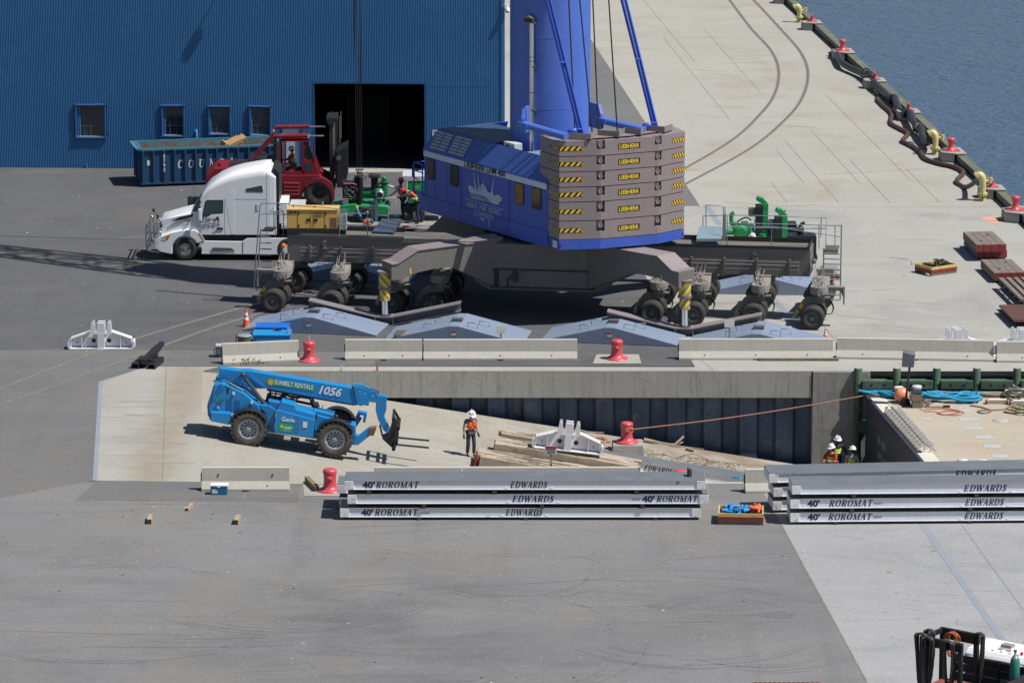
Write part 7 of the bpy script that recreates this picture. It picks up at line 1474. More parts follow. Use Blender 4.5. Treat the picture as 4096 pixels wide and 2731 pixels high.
# ---- timber mats on the ramp
tw = mat('split_timber', (.42,.345,.27), .9, var=.25, sc=2, bump=.6, dirt=.35, dirtcol=(.20,.15,.11)); rust_r = mat('red_oxide', (.28,.04,.025), .7, var=.25, sc=3)
def ramp_mat(label, p, L_, n, w, h, red_end=False):
    t = thing('timber_mat', label, 'timber mat', p, 0, 'old timber mats stacked on the ramp', ramp_rot(R(-1.5)))
    rg_ = random.Random(int(L_*100)+n)
    for i in range(n):
        b = M(); y0 = i*w; x0 = rg_.uniform(-.06,.12); N_ = 12; top = [(x0+(L_+rg_.uniform(-.2,.1))*k/N_, h+rg_.uniform(-.018,.018)) for k in range(N_+1)]
        b.prism([(x0,0)]+top+[(top[-1][0],0)], y0+.006, y0+w-.006); b.build('timber', tw, t)
        for j in range(3): gk = M(); gy_ = y0+w*(.2+.25*j)+rg_.uniform(-.02,.02); xs = rg_.uniform(.2,2); gk.bx(xs, xs+rg_.uniform(1.5,3.2), gy_, gy_+.012, h+.012, h+.022); gk.build('split_crack', dark_w, t)
    if red_end:
        b = M(); b.prism([(-.10,-.02),(-.06,h*.9),(.0,h*1.02),(-.02,-.02)], -.02, n*w); b.bx(-.14,-.08,.05,.15,.0,.3); b.build('red_end_channel', rust_r, t)
    return t
p0 = onramp(1903, 1868)
ramp_mat('old split timber mat nearest the barrier, with a red steel end', p0+Vector((0,0,.0)), 5.6, 4, .34, .42, True)
ramp_mat('old split timber mat in the middle of the ramp pile, raised', p0+Vector((.62,1.42,.20)), 5.5, 4, .33, .36); ramp_mat('old split timber mat farthest back in the ramp pile', p0+Vector((.80,2.80,.30)), 3.2, 2, .35, .34)
fp3 = GP(2268, 1806, (X0(YW),YW,.78), (RS,RS*.07,1)); lift_frame('white steel lifting frame standing on the old timbers on the ramp', fp3+Vector((0,.35,-.02)), 0, (0, ra*.72, 0))
# ---- blue rope, driftwood, litter
rope_bl = mat('rope_blue', (.02,.24,.52), .8, var=.3, sc=10); rope_g = mat('rope_grey', (.27,.27,.24), .9, var=.25, sc=10)
coil('rope_coil', 'short blue rope heap on the steel mat beside the white frame', 'rope', onramp(2085,1755,.42), .45, .2, 3, .03, rope_bl, .5, RS); coil('rope_coil', 'small blue rope knot at the lower end of the ramp mat', 'rope', onramp(2950,1912,.4), .2, .12, 2, .025, rope_bl, .5)
drift = mat('driftwood', (.34,.27,.20), .9, var=.2, sc=5, bump=.3)
for i, (pts, r, lb) in enumerate(((((2300,1722),(2350,1731),(2415,1735)),.05,'straight pale driftwood log beside the sheet piles'),(((2575,1768),(2640,1778),(2700,1786),(2735,1775)),.09,'thick forked driftwood trunk right of the bollard block'),(((2680,1785),(2740,1790),(2815,1800)),.04,'thin long driftwood branch at the foot of the piles'),(((2735,1822),(2780,1818),(2850,1850)),.03,'bent thin driftwood stick low on the ramp'),(((2745,1800),(2775,1808)),.07,'short driftwood stub on the ramp'))):
    P = [onramp(x, y)+Vector((0,0,r)) for x, y in pts]; t = thing('driftwood', lb, 'driftwood', P[0], 0, 'driftwood on the slip ramp'); b = M(); b.tube([q-P[0] for q in P], [r, r*.9, r*.7, r*.4], 7, 3)
    if i == 1: b.tube([P[2]-P[0], P[2]-P[0]+Vector((.35,.3,.25))], .05, 6)
    b.build('branch', drift, t)
b = M(); rd = random.Random(11)
for _ in range(420):
    x = rd.uniform(2560, 2960); y = 1740+(x-2300)*.19+rd.gauss(0,22)
    if y < 1640+(x-1700)*.163+15: continue
    p = onramp(x, y); a = rd.uniform(0,pi); l = rd.uniform(.04,.22); d = Vector((cos(a),sin(a),-.1*cos(a)))*l; b.bar(p+Vector((0,0,.02)), p+d+Vector((0,0,.03)), rd.uniform(.008,.03))
tag(b.build('twig_litter', drift), 'scattered twigs and drift litter on the ramp by the sheet piles', 'litter', kind='stuff')
b = M()
for _ in range(90):
    p = G(1000+rd.gauss(0,26), 1449+rd.gauss(0,3.5)); a = rd.uniform(0,2*pi); l = rd.uniform(.1,.45); b.bar(p, p+Vector((cos(a)*l, sin(a)*l, rd.uniform(.02,.28))), .02)
tag(b.build('dead_leaves', mat('dead_leaf', (.30,.19,.11), .9, var=.3, sc=9)), 'heap of dry dead leaves at the foot of the chipped barrier', 'leaves', kind='stuff')
# ---- pallet crates
def crate(label, p, yaw, w, d, heap):
    t = thing('pallet_crate', label, 'crate', p, yaw, 'yellow and red collared pallet crates'); cy = mat('crate_yellow', (.58,.47,.16), .7, var=.15, sc=4); crd = mat('crate_red', (.28,.025,.03), .6, var=.2, sc=4)
    for y in (.02, d/2-.05, d-.12): M().bx(0,w,y,y+.10,0,.12).build('pallet_runner', old_w, t)
    for k in range(5): M().bx(w*k/4.6,w*k/4.6+.12,0,d,.12,.14).build('pallet_slat', old_w, t)
    for z, h, m in ((.145,.13,crd),(.28,.12,cy)):
        b = M(); b.bx(0,w,0,.04,z,z+h); b.bx(0,w,d-.04,d,z,z+h); b.bx(0,.04,.04,d-.04,z,z+h); b.bx(w-.04,w,.04,d-.04,z,z+h); b.build('collar', m, t)
    rg_ = random.Random(len(label)); 
    for mm, nn, x0, x1, r in heap:
        b = M()
        for _ in range(nn): 
            c = Vector((rg_.uniform(x0,x1)*w, rg_.uniform(.25,.75)*d, rg_.uniform(.22,.46))); P = [c+Vector((rg_.uniform(-.22,.22), rg_.uniform(-.15,.15), rg_.uniform(-.06,.10))) for _ in range(5)]; b.tube(P, r, 6, 3)
        b.build('coiled_strap', mm, t)
    return t
crate('yellow and red pallet crate full of blue and orange straps, beside the mats', G(2872,2098), R(-4), 1.52, 1.15, [(mat('strap_blue',(.02,.26,.62),.6,var=.2,sc=9),26,.2,.68,.045),(mat('strap_orange',(.72,.14,.05),.6,var=.2,sc=9),9,.72,.88,.05)])
crate('yellow and red pallet crate full of dark cables, far out on the quay slab', G(3726,1106), R(34), 1.45, 1.15, [(mat('cable_dark',(.06,.055,.045),.7,var=.3,sc=9),24,.15,.8,.035)])
bottle('clear bottle by the corner of the far pallet crate', G(3648,1062,.5))
# ================================================================ blue telehandler on the ramp
def T9(x, y): return (750+x/2.476, 1400+y/2.476)
tw0 = onramp(*T9(600, 948)); YH = tw0.y; XH = tw0.x; ZH = tw0.z
TH = thing('telehandler', 'large bright blue telehandler with lowered boom and forks, driving down the ramp', 'telehandler', tw0)
tbl = mat('telehandler_blue', (.008,.235,.57), .32, var=.05, sc=1.2, streak=.06, spec=.6, dirt=.06, dirtcol=(.10,.22,.42)); tbd = mat('telehandler_blue_dusty', (.02,.19,.45), .45, var=.1, sc=2); tyg = mat('dusty_tyre', (.085,.078,.066), .9, var=.3, sc=4, dirt=.5, dirtcol=(.17,.15,.12)); rimg = mat('grey_rim', (.30,.34,.39), .45, var=.06, sc=4)
def HN(x, y, off=0): g = GY(*T9(x, y), YH+off); return (g.x-XH, g.z-ZH)
def hp(pts, y0, y1, name, m, par=None, bev=0, off=None):
    o = off if off is not None else min(y0, y1); b = M(); b.prism([HN(x, y, o) for x, y in pts], y0, y1); return b.build(name, m, par or TH, bev)
wr_, wf_ = HN(603, 787), HN(1457, 890)
for (cx_, cz_) in (wr_, wf_):
    wheel(TH, (cx_, .19, .66 if 0 else cz_), .64, .38, -1, rimg, .60, .07, tyg, 'wheel', tread=22, nb=12)
    wheel(TH, (cx_, 2.15, cz_), .64, .38, 1, rimg, .60, .07, tyg, 'wheel', tread=22, nb=12)
    M().cyl((cx_,.3,cz_),(cx_,2.0,cz_),.13,n=12).build('axle', metal_dk, TH)
def arc(c, r0, r1, a0, a1, n=10): return [(c[0]+r1*cos(R(a)), c[1]+r1*sin(R(a))) for a in [a0+(a1-a0)*k/n for k in range(n+1)]]+[(c[0]+r0*cos(R(a)), c[1]+r0*sin(R(a))) for a in [a1+(a0-a1)*k/n for k in range(n+1)]]
for y0, y1 in ((-.02,.42),(1.92,2.36)):
    for c in (wr_, wf_): M().prism(arc(c, .70, .745, 22, 150), y0, y1).build('mudguard', black_pl, TH, .01)
hp([(262,335),(345,330),(390,345),(560,430),(700,545),(720,600),(765,640),(765,745),(640,745),(430,740),(215,690),(200,560),(235,420)], .42, 2.0, 'engine_body', tbl, None, .03)
hp([(228,612),(425,622),(415,742),(228,705)], .16, 2.2, 'counterweight', tbl, None, .04)
hp([(195,545),(215,545),(222,680),(200,640)], .4, 2.0, 'rear_bumper', mat('violet_blue', (.05,.06,.30), .5))
eb = [o for o in TH.children if o.name.startswith('engine_body')] if 0 else None
for k in range(13):
    for x0 in (385, 465): hp([(x0,480+k*9+(x0-385)*.15),(x0+55,486+k*9+(x0-385)*.15),(x0+55,489+k*9+(x0-385)*.15),(x0,483+k*9+(x0-385)*.15)], .405, .42, 'louvre', MAT['panel_seam'] if 0 else tbd)
hp([(262,345),(385,345),(300,440),(250,520)], .36, .42, 'tail_plate', tbl, None, .01)
b = M(); c = HN(332,350,.3); b.cyl((c[0],.3,c[1]),(c[0],.36,c[1]),.06,n=12); b.build('pin', tbd, TH)
b = M(); c = HN(395,400,.3); b.tube([(c[0],.34,c[1]-.12),(c[0],.30,c[1]-.05),(c[0]+.03,.28,c[1]+.10),(c[0]-.03,.28,c[1]+.15)], .045, 8, 3); b.build('exhaust_tip', MAT['dark_metal'], TH)
hp([(280,478),(340,486),(338,512),(282,505)], .405, .419, 'hire_sticker', MAT['logo_green'])
for q in ((445,415),(625,505),(290,550),(432,628),(758,665)): hp([(q[0],q[1]),(q[0]+24,q[1]+3),(q[0]+24,q[1]+30),(q[0],q[1]+27)], .38 if q[0] > 280 else .14, .412, 'warning_sticker', MAT['white_paint'])
hp([(430,620),(1420,830),(1420,900),(430,760)], .75, 1.55, 'chassis_frame', tbd, None, .02)
hp([(760,740),(850,740),(880,600),(800,550),(700,545),(770,620)], .45, 1.0, 'mid_body', tbl)
side_ = hp([(885,590),(1262,690),(1240,866),(1100,852),(870,820),(852,760)], .02, .62, 'side_box', tbl, None, .02)
hp([(895,570),(930,510),(1060,545),(1075,590),(1262,640),(1262,692),(890,592)], .10, .75, 'box_lid', tbl, None, .02)
hp([(800,505),(1250,600),(1450,650),(1400,690),(1262,660),(830,575)], .62, 1.1, 'hood_deck', tbd)
hp([(1262,640),(1450,690),(1395,740),(1300,800),(1255,800)], .45, 1.8, 'front_body', tbl, None, .02)
hp([(905,724),(1044,738),(1034,814),(903,796)], .012, .03, 'hire_sign', MAT['logo_green'], side_, 0, .02); c = HN(932,757,.02); M().cyl((c[0],.012,c[1]),(c[0],.002,c[1]),.05,n=10).build('sun_logo', yel, side_)
def htext(s, x, y, h, w, m, off, ang, **k): a = HN(x, y, off); d = (cos(ang), 0, sin(ang)); text(s, h, m, TH, (a[0], off, a[1]), d, (0,0,1), width=w, **k)
wl_ = mat('letter_white', (.8,.8,.8)); bright = mat('bright_white', (.82,.83,.85), .5, var=0)
htext('SUNBELT', 952, 772, .10, .33, bright, -.002, -.10); htext('RENTALS', 960, 782, .05, .22, bright, -.002, -.10); htext('1-800-667-9328', 940, 797, .04, .26, bright, -.002, -.10); htext('Genie', 930, 700, .24, .48, bright, .004, -.12, bold=.002)
hp([(1145,708),(1188,712),(1182,768),(1140,764)], .005, .018, 'instruction_sticker', MAT['white_paint'], side_, 0, .02)
hp([(1060,655),(1115,662),(1100,820),(1052,812)], .012, .019, 'hatch', tbd, side_, 0, .02)
# boom
bo = 1.02
BM = hp([(318,182),(520,208),(600,205),(1638,378),(1682,546),(785,382),(640,380),(300,282)], bo, bo+.46, 'boom', tbl, None, .015, bo)
hp([(400,330),(500,205),(590,215),(785,375),(760,372),(560,240),(520,240),(430,340)], bo-.03, bo, 'boom_brace', tbl, BM, 0, bo)
hp([(785,378),(1682,543),(1650,552),(785,405)], bo+.03, bo+.40, 'boom_slide', blackp, BM, 0, bo)
hp([(1640,350),(1735,370),(1740,540),(1725,552),(1682,540)], bo-.05, bo+.50, 'boom_collar', tbl, BM, .01, bo); hp([(1735,375),(1805,388),(1795,552),(1738,545)], bo+.01, bo+.45, 'boom_section', tbl, BM, .01, bo); hp([(1805,402),(1875,412),(1868,525),(1800,515)], bo+.05, bo+.40, 'boom_section', tbl, BM, .01, bo)
hp([(1875,450),(1972,465),(1968,600),(1945,665),(2005,795),(1975,832),(1940,800),(1885,690),(1862,600),(1866,520)], bo+.08, bo+.36, 'boom_nose', tbl, BM, .02, bo)
for q in ((1700,405),(1752,425),(1830,450)): hp([(q[0],q[1]),(q[0]+14,q[1]+2),(q[0]+14,q[1]+8),(q[0],q[1]+6)], bo-.055, bo-.05, 'bolt', MAT['white_paint'], BM, 0, bo)
def hpt(x, y, off): a = HN(x, y, off); return (a[0], off, a[1])
b = M(); b.tube([hpt(1640,345,bo+.1),hpt(1720,355,bo+.1),hpt(1800,380,bo+.1),hpt(1885,405,bo+.1),hpt(1885,440,bo+.1)], .02, 6, 3); b.tube([hpt(1650,352,bo+.2),hpt(1760,370,bo+.2),hpt(1880,415,bo+.2)], .018, 6, 3); b.build('boom_hoses', blackp, BM)
bs_ = hp([(790,283),(1264,355),(1254,412),(780,338)], bo-.012, bo-.002, 'hire_banner', MAT['logo_green'], BM, 0, bo); c = HN(823,317,bo); b = M(); b.cyl((c[0],bo-.013,c[1]),(c[0],bo-.02,c[1]),.085,n=10)
for k in range(10): a = k*.628; b.box((c[0]+.10*cos(a),bo-.0165,c[1]+.10*sin(a)),(.045,.007,.03),(0,-a,0))
b.build('sun_logo', yel, bs_)
ang = -math.atan2(72*.99, 474)
htext('SUNBELT RENTALS', 860, 336, .24, 1.42, bright, bo-.02, ang, bold=.003); htext('1056', 1300, 428, .42, .82, bright, bo-.02, ang, shear=.25, bold=.009)
b = M(); 
for (p, q, r0) in (((555,250),(580,300),.03),((575,285),(780,560),.075)): b.cyl(hpt(*p,.72), hpt(*q,.72), r0*1.0, n=14)
b.cyl(hpt(770,575,.66), hpt(800,575,.66), .06, n=10); b.ball(hpt(787,578,.72), (.09,.08,.09)); b.ball(hpt(550,245,.72), (.10,.08,.10)); b.build('lift_cylinder', mat('cylinder_grey', (.05,.062,.07), .4), TH)
b = M(); b.cyl(hpt(415,330,.6), hpt(545,405,.6), .055, n=12); b.cyl(hpt(388,315,.6), hpt(420,333,.6), .03, n=10); b.build('tilt_cylinder', MAT['cylinder_grey'], TH)
b = M(); b.tube([hpt(250,310,.7),hpt(380,268,.8),hpt(480,290,.9),hpt(540,300,.8)], .018, 6, 3); b.tube([hpt(290,300,.7),hpt(480,320,.8),hpt(545,325,.8),hpt(540,370,.8)], .018, 6, 3); b.tube([hpt(560,400,.7),hpt(650,480,.7),hpt(700,500,.7)], .03, 6, 3); b.build('hoses', blackp, TH)
# cab on the far side of the boom, with driver
cb_ = bo+.48
for q in (((812,425),(835,425),(800,500),(780,500)),((868,430),(882,430),(862,500),(850,500)),((1205,480),(1225,482),(1262,590),(1240,600)),((1040,455),(1050,456),(1035,525),(1026,524)),((815,420),(1225,478),(1225,490),(815,432)),((800,495),(860,500),(1240,575),(1240,600),(850,520),(790,510))):
    hp(q, cb_, cb_+.06, 'cab_frame', blackp, None, 0, cb_); hp(q, cb_+.75, cb_+.80, 'cab_frame', blackp, None, 0, cb_)
b = M(); a, c = HN(820,395,cb_), HN(1220,455,cb_); b.add([(a[0],cb_,a[1]),(c[0],cb_,c[1]),(c[0],cb_+.8,c[1]),(a[0],cb_+.8,a[1]),(a[0],cb_,a[1]+.05),(c[0],cb_,c[1]+.05),(c[0],cb_+.8,c[1]+.05),(a[0],cb_+.8,a[1]+.05)], [(0,3,2,1),(4,5,6,7),(0,1,5,4),(1,2,6,5),(2,3,7,6),(3,0,4,7)]); b.build('cab_roof', blackp, TH)
hp([(880,500),(940,470),(960,480),(960,560),(880,540)], cb_+.2, cb_+.6, 'seat', black_pl, None, .03, cb_)
hp([(780,470),(850,500),(880,540),(800,540),(770,500)], cb_-.1, cb_+.8, 'cab_back', blackp, None, 0, cb_); hp([(1228,560),(1285,560),(1300,600),(1240,600)], cb_, cb_+.8, 'dashboard', blackp, None, 0, cb_)
b = M(); c = hpt(1075,500,cb_+.35); b.tube([(c[0]+.13*cos(a)*.4, c[1]+.15*sin(a), c[2]+.13*cos(a)) for a in [k*pi/6 for k in range(13)]], .012, 6); b.build('steering_wheel', blackp, TH)
dp = Vector(hpt(945, 545, cb_+.4)); person('person in lime and orange vest driving the blue telehandler, seen under its boom', tw0+dp+Vector((0,0,-.62)), R(82), dict(pelvis=(0,0,.60), waist=(0,0,.74), chest=(0,-.02,.95), neck=(0,-.02,1.10), head=(0,-.05,1.24), shl=(.18,-.02,1.05), shr=(-.18,-.02,1.05), ell=(.2,-.22,.90), elr=(-.2,-.22,.90), hal=(.12,-.48,.92), har=(-.12,-.48,.92), hipl=(.10,-.05,.58), hipr=(-.10,-.05,.58), knl=(.12,-.45,.66), knr=(-.12,-.45,.66), anl=(.12,-.62,.28), anr=(-.12,-.62,.28)), dict(helmet=hel['white'], shirt=orange_f, sleeve=0, vest=hiviz, pants=grey_f))
# front: stabilisers, fork carriage, forks
hp([(1258,800),(1330,690),(1640,745),(1660,800),(1640,940),(1560,940)], .85, 1.5, 'front_frame', tbd, None, .02)
hp([(1640,830),(1700,850),(1800,772),(1810,845),(1690,940),(1640,942)], .25, .55, 'stabiliser_leg', tbl, None, .02); hp([(1806,772),(1872,768),(1846,848),(1790,848)], .22, .58, 'stabiliser_pad', mat('brown_pad', (.20,.10,.055), .7), None, .01)
hp([(1692,606),(1780,626),(1762,722),(1735,715),(1745,650),(1715,640),(1660,770),(1635,745)], 1.6, 1.9, 'stabiliser_arm', tbl, None, .02); b = M(); b.cyl(hpt(1655,760,1.7), hpt(1715,665,1.7), .06, n=12); b.build('stabiliser_cylinder', MAT['cylinder_grey'], TH)
hp([(1620,745),(1660,750),(1665,850),(1640,850)], .2, .9, 'stabiliser_bracket', tbl)
hp([(1985,830),(2000,800),(2030,700),(2040,640),(2095,735),(2082,870),(2058,965),(2018,962),(1930,880),(1925,850),(1975,830)], bo+.10, bo+.34, 'carriage_bracket', blackp, None, .01)
for o in (.35, 1.85): hp([(2025,650),(2045,645),(2100,738),(2085,880),(2058,962),(2030,960),(2060,860),(2070,740)], o, o+.07, 'carriage_side', blackp, None, 0, .9)
b = M(); 
for (x, y) in ((2040,655),(2095,745),(2075,885),(2040,950)): a = HN(x, y, .9); b.bar((a[0],.35,a[1]),(a[0],1.92,a[1]),.09)
b.build('carriage_bars', blackp, TH)
for o in (.55, 1.65):
    b = M(); a = HN(2060,880,.9); d = Vector((cos(-.10),0,sin(-.10))); p = Vector((a[0]+.02,o,a[1]-.12)); b.bar(p+Vector((0,0,.5)), p, .12, .06); b.bar(p, p+d*1.22, .12, .045); b.build('fork', metal_dk, TH)
b = M(); b.cyl(hpt(1905,740,bo+.2), hpt(1930,850,bo+.2), .035, n=8); b.build('tilt_rod', metal_m, TH)
for o in (.3,):
    b = M(); b.tube([hpt(1245,480,.6),hpt(1250,560,.5),hpt(1250,655,.4)], .012, 6); b.box(hpt(1272,660,.4), (.08,.05,.18)); b.build('mirror_arm', blackp, TH)
b = M(); b.tube([hpt(1340,545,1.9),hpt(1330,600,1.9),hpt(1345,625,1.9)], .014, 6); b.ball(hpt(1470,655,.5), (.10,.1,.07)); b.build('work_light', blackp, TH)
# ================================================================ barge in the slip
ZB = -.90
bl0, bl1 = G(3462,1586,ZB), G(3692,1858,ZB); bd_ = (bl1-bl0).normalized(); bf1 = G(4096,1578,ZB); be = Vector((-bd_.y, bd_.x, 0)); be = be if be.x > 0 else -be
bl0.y = YW-.62; byaw = atan2(be.y, be.x)
BG = thing('deck_barge', 'flat steel barge with a pale tan deck and dark side moored in the slip', 'barge', (bl0.x, bl0.y, ZB))
deck_m = ground_mat('barge_deck', (.45,.40,.325), .3, .08, tint=(.46,.33,.22), speck_col=(.5,.5,.46)); hull_m = mat('hull_dark', (.045,.055,.085), .55, .2, var=.3, sc=.6, streak=.3, dirt=.2, dirtcol=(.07,.06,.055)); rustd = mat('rust_edge', (.20,.09,.05), .8, var=.3, sc=4)
Lb_ = 13.5; A = Vector((0,0,0)); Bp = bd_*Lb_; fe = Vector((1, .0, 0)).normalized(); 
corn = [A, A+fe*22, Bp+fe*22, Bp]
b = M(); q = [(v.x, v.y) for v in corn]; b.prism(q, -5, -.02, 'z'); b.build('hull', hull_m, BG, .04)
b = M(); b.add([(x, y, 0) for x, y in q], [(0,1,2,3)] if (corn[1]-corn[0]).cross(corn[2]-corn[0]).z > 0 else [(3,2,1,0)]); b.build('deck', deck_m, BG)
b = M(); w_ = .62; e1 = fe*w_; b.add([tuple(v+Vector((0,0,.006))) for v in (A+bd_*.1+fe*.12, A+bd_*.1+fe*.12+e1, Bp+fe*.12+e1, Bp+fe*.12)], [(3,2,1,0)]); b.build('deck_margin', mat('margin_white', (.62,.58,.50), .8, var=.12, sc=3, rust=.15, rustcol=(.5,.35,.2)), BG)
b = M(); b.bar(A+fe*.05+Vector((0,0,.02)), Bp+fe*.05+Vector((0,0,.02)), .12, .10); b.build('edge_rail', hull_m, BG); b = M(); b.bar(A+Vector((0,-.05,.02)), A+fe*22+Vector((0,-.05,.02)), .08, .12); b.build('far_rail', rustd, BG)
def on_deck(x, y, h=0): return G(x, y, ZB+h)-Vector((bl0.x, bl0.y, ZB))
pd_ = mat('deck_patch', (.42,.45,.45), .7, var=.1, sc=4)
for (x, y, w, d) in ((3875,1677,.72,.45),(3893,1713,.68,.5),(3935,1748,.66,.5),(3970,1785,.62,.5),(4000,1824,.58,.5),(3860,1643,.5,.5),(3710,1676,.42,.3)):
    p = on_deck(x, y); M().bx(-w/2,w/2,-d/2,d/2,.004,.007).build('deck_patch', pd_, BG, loc=p, rot=R(-3))
p = on_deck(4000,1682); b = M(); b.lathe([(.30,.005),(.29,.02),(.10,.025)], (0,0,0), 28); b.build('manhole_cover', mat('hatch_grey',(.45,.43,.38),.6), BG, loc=p)
hd = bd_*-1; nh = Vector((-1,0,0)); k = bd_.cross(Vector((0,0,1))); 
p = A+bd_*2.6+Vector((0,0,-1.2)); text('JBL 4508', .42, mat('faded_white',(.38,.38,.38),.7,var=.2,sc=8), BG, p+Vector((-.012,0,0)), bd_, (0,0,1), width=1.5); text('SAFTE CAVE', .34, MAT['faded_white'], BG, p+Vector((-.012,0,-.55)), bd_, (0,0,1), width=1.8)
def bthing(name, label, cat, px, py, h=0, rz=0, group=None): return thing(name, label, cat, G(px, py, ZB+h), rz, group)
wb_ = mat('bitt_white', (.62,.62,.60), .6, var=.1, sc=4, rust=.35, rustcol=(.35,.18,.10))
for (x, y, h, n) in ((3594,1592,.42,'left one of the pair behind the orange buoy'),(3667,1588,.42,'right one of the pair at the far rail'),(3850,1858,.16,'left one at the near deck edge, mostly hidden'),(3930,1860,.16,'right one at the near deck edge, mostly hidden')):
    t = bthing('mooring_bitt', 'white mooring bitt on the barge, '+n, 'bitt', x, y, 0, 0, 'white mooring bitts on the barge'); M().lathe([(.15,0),(.15,h*.75),(.19,h*.88),(.20,h),(.17,h+.04),(.001,h+.05)], (0,0,0), 20).build('post', wb_, t); M().bx(-.25,.25,-.22,.22,0,.02).build('base_plate', rustd, t)
t = bthing('buoy', 'round orange inflatable buoy on the barge deck', 'buoy', 3606, 1609); M().ball((0,0,.30), .30, 24, 16).build('ball', mat('buoy_orange', (.85,.30,.17), .35, var=.05, sc=3, spec=.6), t); M().cyl((.05,-.10,.02),(.08,-.2,.0),.06,n=10).build('valve_end', blackp, t)
t = bthing('light_mast', 'dark pole with a grey box lamp standing on the barge', 'lamp', 3621, 1619)
zt_ = GY(3636,1465,G(3621,1619,ZB).y).z-ZB; M().cyl((0,0,0),(.14,0,zt_),.045,n=10).build('pole', metal_dk, t); M().lathe([(.22,0),(.20,.12),(.10,.28),(.07,.30)], (0,0,0), 12).build('pole_foot', black_pl, t)
b = M(); b.add([(-.18,-.1,zt_),(.28,-.14,zt_-.02),(.34,.2,zt_+.02),(-.12,.3,zt_+.05),(-.14,-.1,zt_+.58),(.32,-.14,zt_+.48),(.36,.2,zt_+.55),(-.1,.3,zt_+.62)], [(0,3,2,1),(4,5,6,7),(0,1,5,4),(1,2,6,5),(2,3,7,6),(3,0,4,7)]); b.build('lamp_box', mat('lamp_box_grey', (.13,.14,.17), .5), t, .01); M().add([(-.175,-.09,zt_+.03),(-.13,.28,zt_+.08),(-.11,.28,zt_+.58),(-.145,-.09,zt_+.55)], [(0,3,2,1),(0,1,2,3)]).build('lamp_face', blackp, t)
t = bthing('equipment_box', 'brown and silver metal box beside the lamp pole on the barge', 'box', 3668, 1628); bxm = mat('box_bronze', (.26,.20,.17), .4, .3, var=.15, sc=4); M().bx(-.20,.16,-.2,.3,0,.30).build('box_body', bxm, t, .01); M().prism([(-.24,.30),(.18,.30),(.18,.52),(-.24,.58)], -.22,.34).build('box_lid', bxm, t, .01); M().bx(-.24,.18,-.22,.34,.585,.6).build('top_plate', metal_dk, t)
b = M(); rd = random.Random(8)
for _ in range(30): p = G(3700+rd.gauss(0,14), 1618+rd.gauss(0,5), ZB); a = rd.uniform(0,6.3); b.tube([p+Vector((0,0,.03)), p+Vector((.12*cos(a),.12*sin(a),rd.uniform(.02,.12)))], .018, 5)
tag(b.build('chain_heap', mat('chain_mixed', (.16,.13,.09), .6, var=.5, sc=12)), 'small heap of shackles and chain beside the bronze box', 'chain', kind='stuff')
t = bthing('broom', 'dark broom lying on the barge deck', 'broom', 3645, 1630); M().cyl((0,0,.03),(1.25,.05,.03),.018,n=6).build('handle', metal_dk, t); M().bx(1.25,1.5,-.03,.14,0,.07).build('brush', blackp, t)
def rope_run(name, label, pts, r, m, seed=1, strands=1, amp=.0, lift=.0, group='ropes lying on the barge'):
    P = [G(x, y, ZB) for x, y in pts]; t = thing(name, label, 'rope', P[0], 0, group); rg_ = random.Random(seed)
    for s in range(strands):
        Q = [p-P[0]+Vector((rg_.uniform(-amp,amp), rg_.uniform(-amp,amp)*1.3, r+rg_.uniform(0,lift))) for p in P]; M().tube(Q, r, 6, 4).build('rope_strand', m, t)
    return t
rb_ = mat('rope_cyan', (.03,.33,.55), .8, var=.35, sc=14, bump=.6); rgr = mat('rope_weathered', (.30,.31,.26), .9, var=.3, sc=14, bump=.6)
rope_run('mooring_rope', 'thick cyan rope heap faked along the far side of the barge deck', [(3450,1578),(3490,1583),(3540,1588),(3590,1596),(3680,1600),(3740,1605),(3800,1610),(3850,1612),(3905,1608),(3912,1595),(3870,1592),(3800,1594),(3740,1592),(3690,1593)], .055, rb_, 3, 7, .16, .20)
rope_run('mooring_rope', 'thick grey green rope winding over the cyan heap to the right', [(3735,1585),(3790,1590),(3850,1592),(3880,1585),(3940,1588),(4010,1582),(4060,1576),(4096,1580)], .05, rgr, 5, 2, .10, .15)
rope_run('mooring_rope', 'tangled grey rope heap at the far right of the barge', [(4030,1566),(4080,1558),(4096,1575),(4050,1585),(4010,1592),(4060,1598),(4096,1600),(4040,1580),(4100,1568)], .05, rgr, 7, 3, .2, .35)
rope_run('mooring_rope', 'pinkish braided rope trailing across the barge deck', [(3880,1624),(3920,1630),(3965,1646),(3930,1655),(3915,1645),(4010,1640),(4040,1630),(4096,1640)], .028, mat('rope_pinkish',(.30,.20,.19),.9,var=.4,sc=20), 9, 1, .02, .02)
rope_run('mooring_rope', 'olive rope at the right edge of the barge deck', [(4025,1650),(4060,1655),(4096,1662),(4110,1650),(4060,1642),(4090,1636),(4110,1645)], .04, mat('rope_olive',(.22,.20,.10),.9,var=.4,sc=16), 11, 2, .1, .12)
rope_run('rope_line', 'thin red line loosely coiled on the barge deck', [(3680,1640),(3740,1636),(3800,1638),(3860,1652),(3820,1662),(3750,1655),(3790,1645),(3840,1650),(3775,1660),(3735,1648),(3690,1646)], .012, mat('line_red',(.45,.10,.06),.8), 13, 2, .05, .02)
for i, (x, y) in enumerate(((3955,1613),(4050,1617))):
    t = bthing('pipe_clamp', 'white pipe on rusty clamps on the barge, %s one' % ('left','right')[i], 'pipe', x, y, 0, R(-2), 'white pipes on the barge'); M().cyl((0,0,.14),(.68,0,.14),.055,n=12).build('pipe', MAT['white_paint'], t); M().cyl((-.1,-.12,.08),(.75,-.12,.08),.02,n=8).build('rod', rustd, t)
    for q in (-.1,.7): M().bx(q-.04,q+.04,-.18,.06,0,.14).build('clamp', rustd, t)
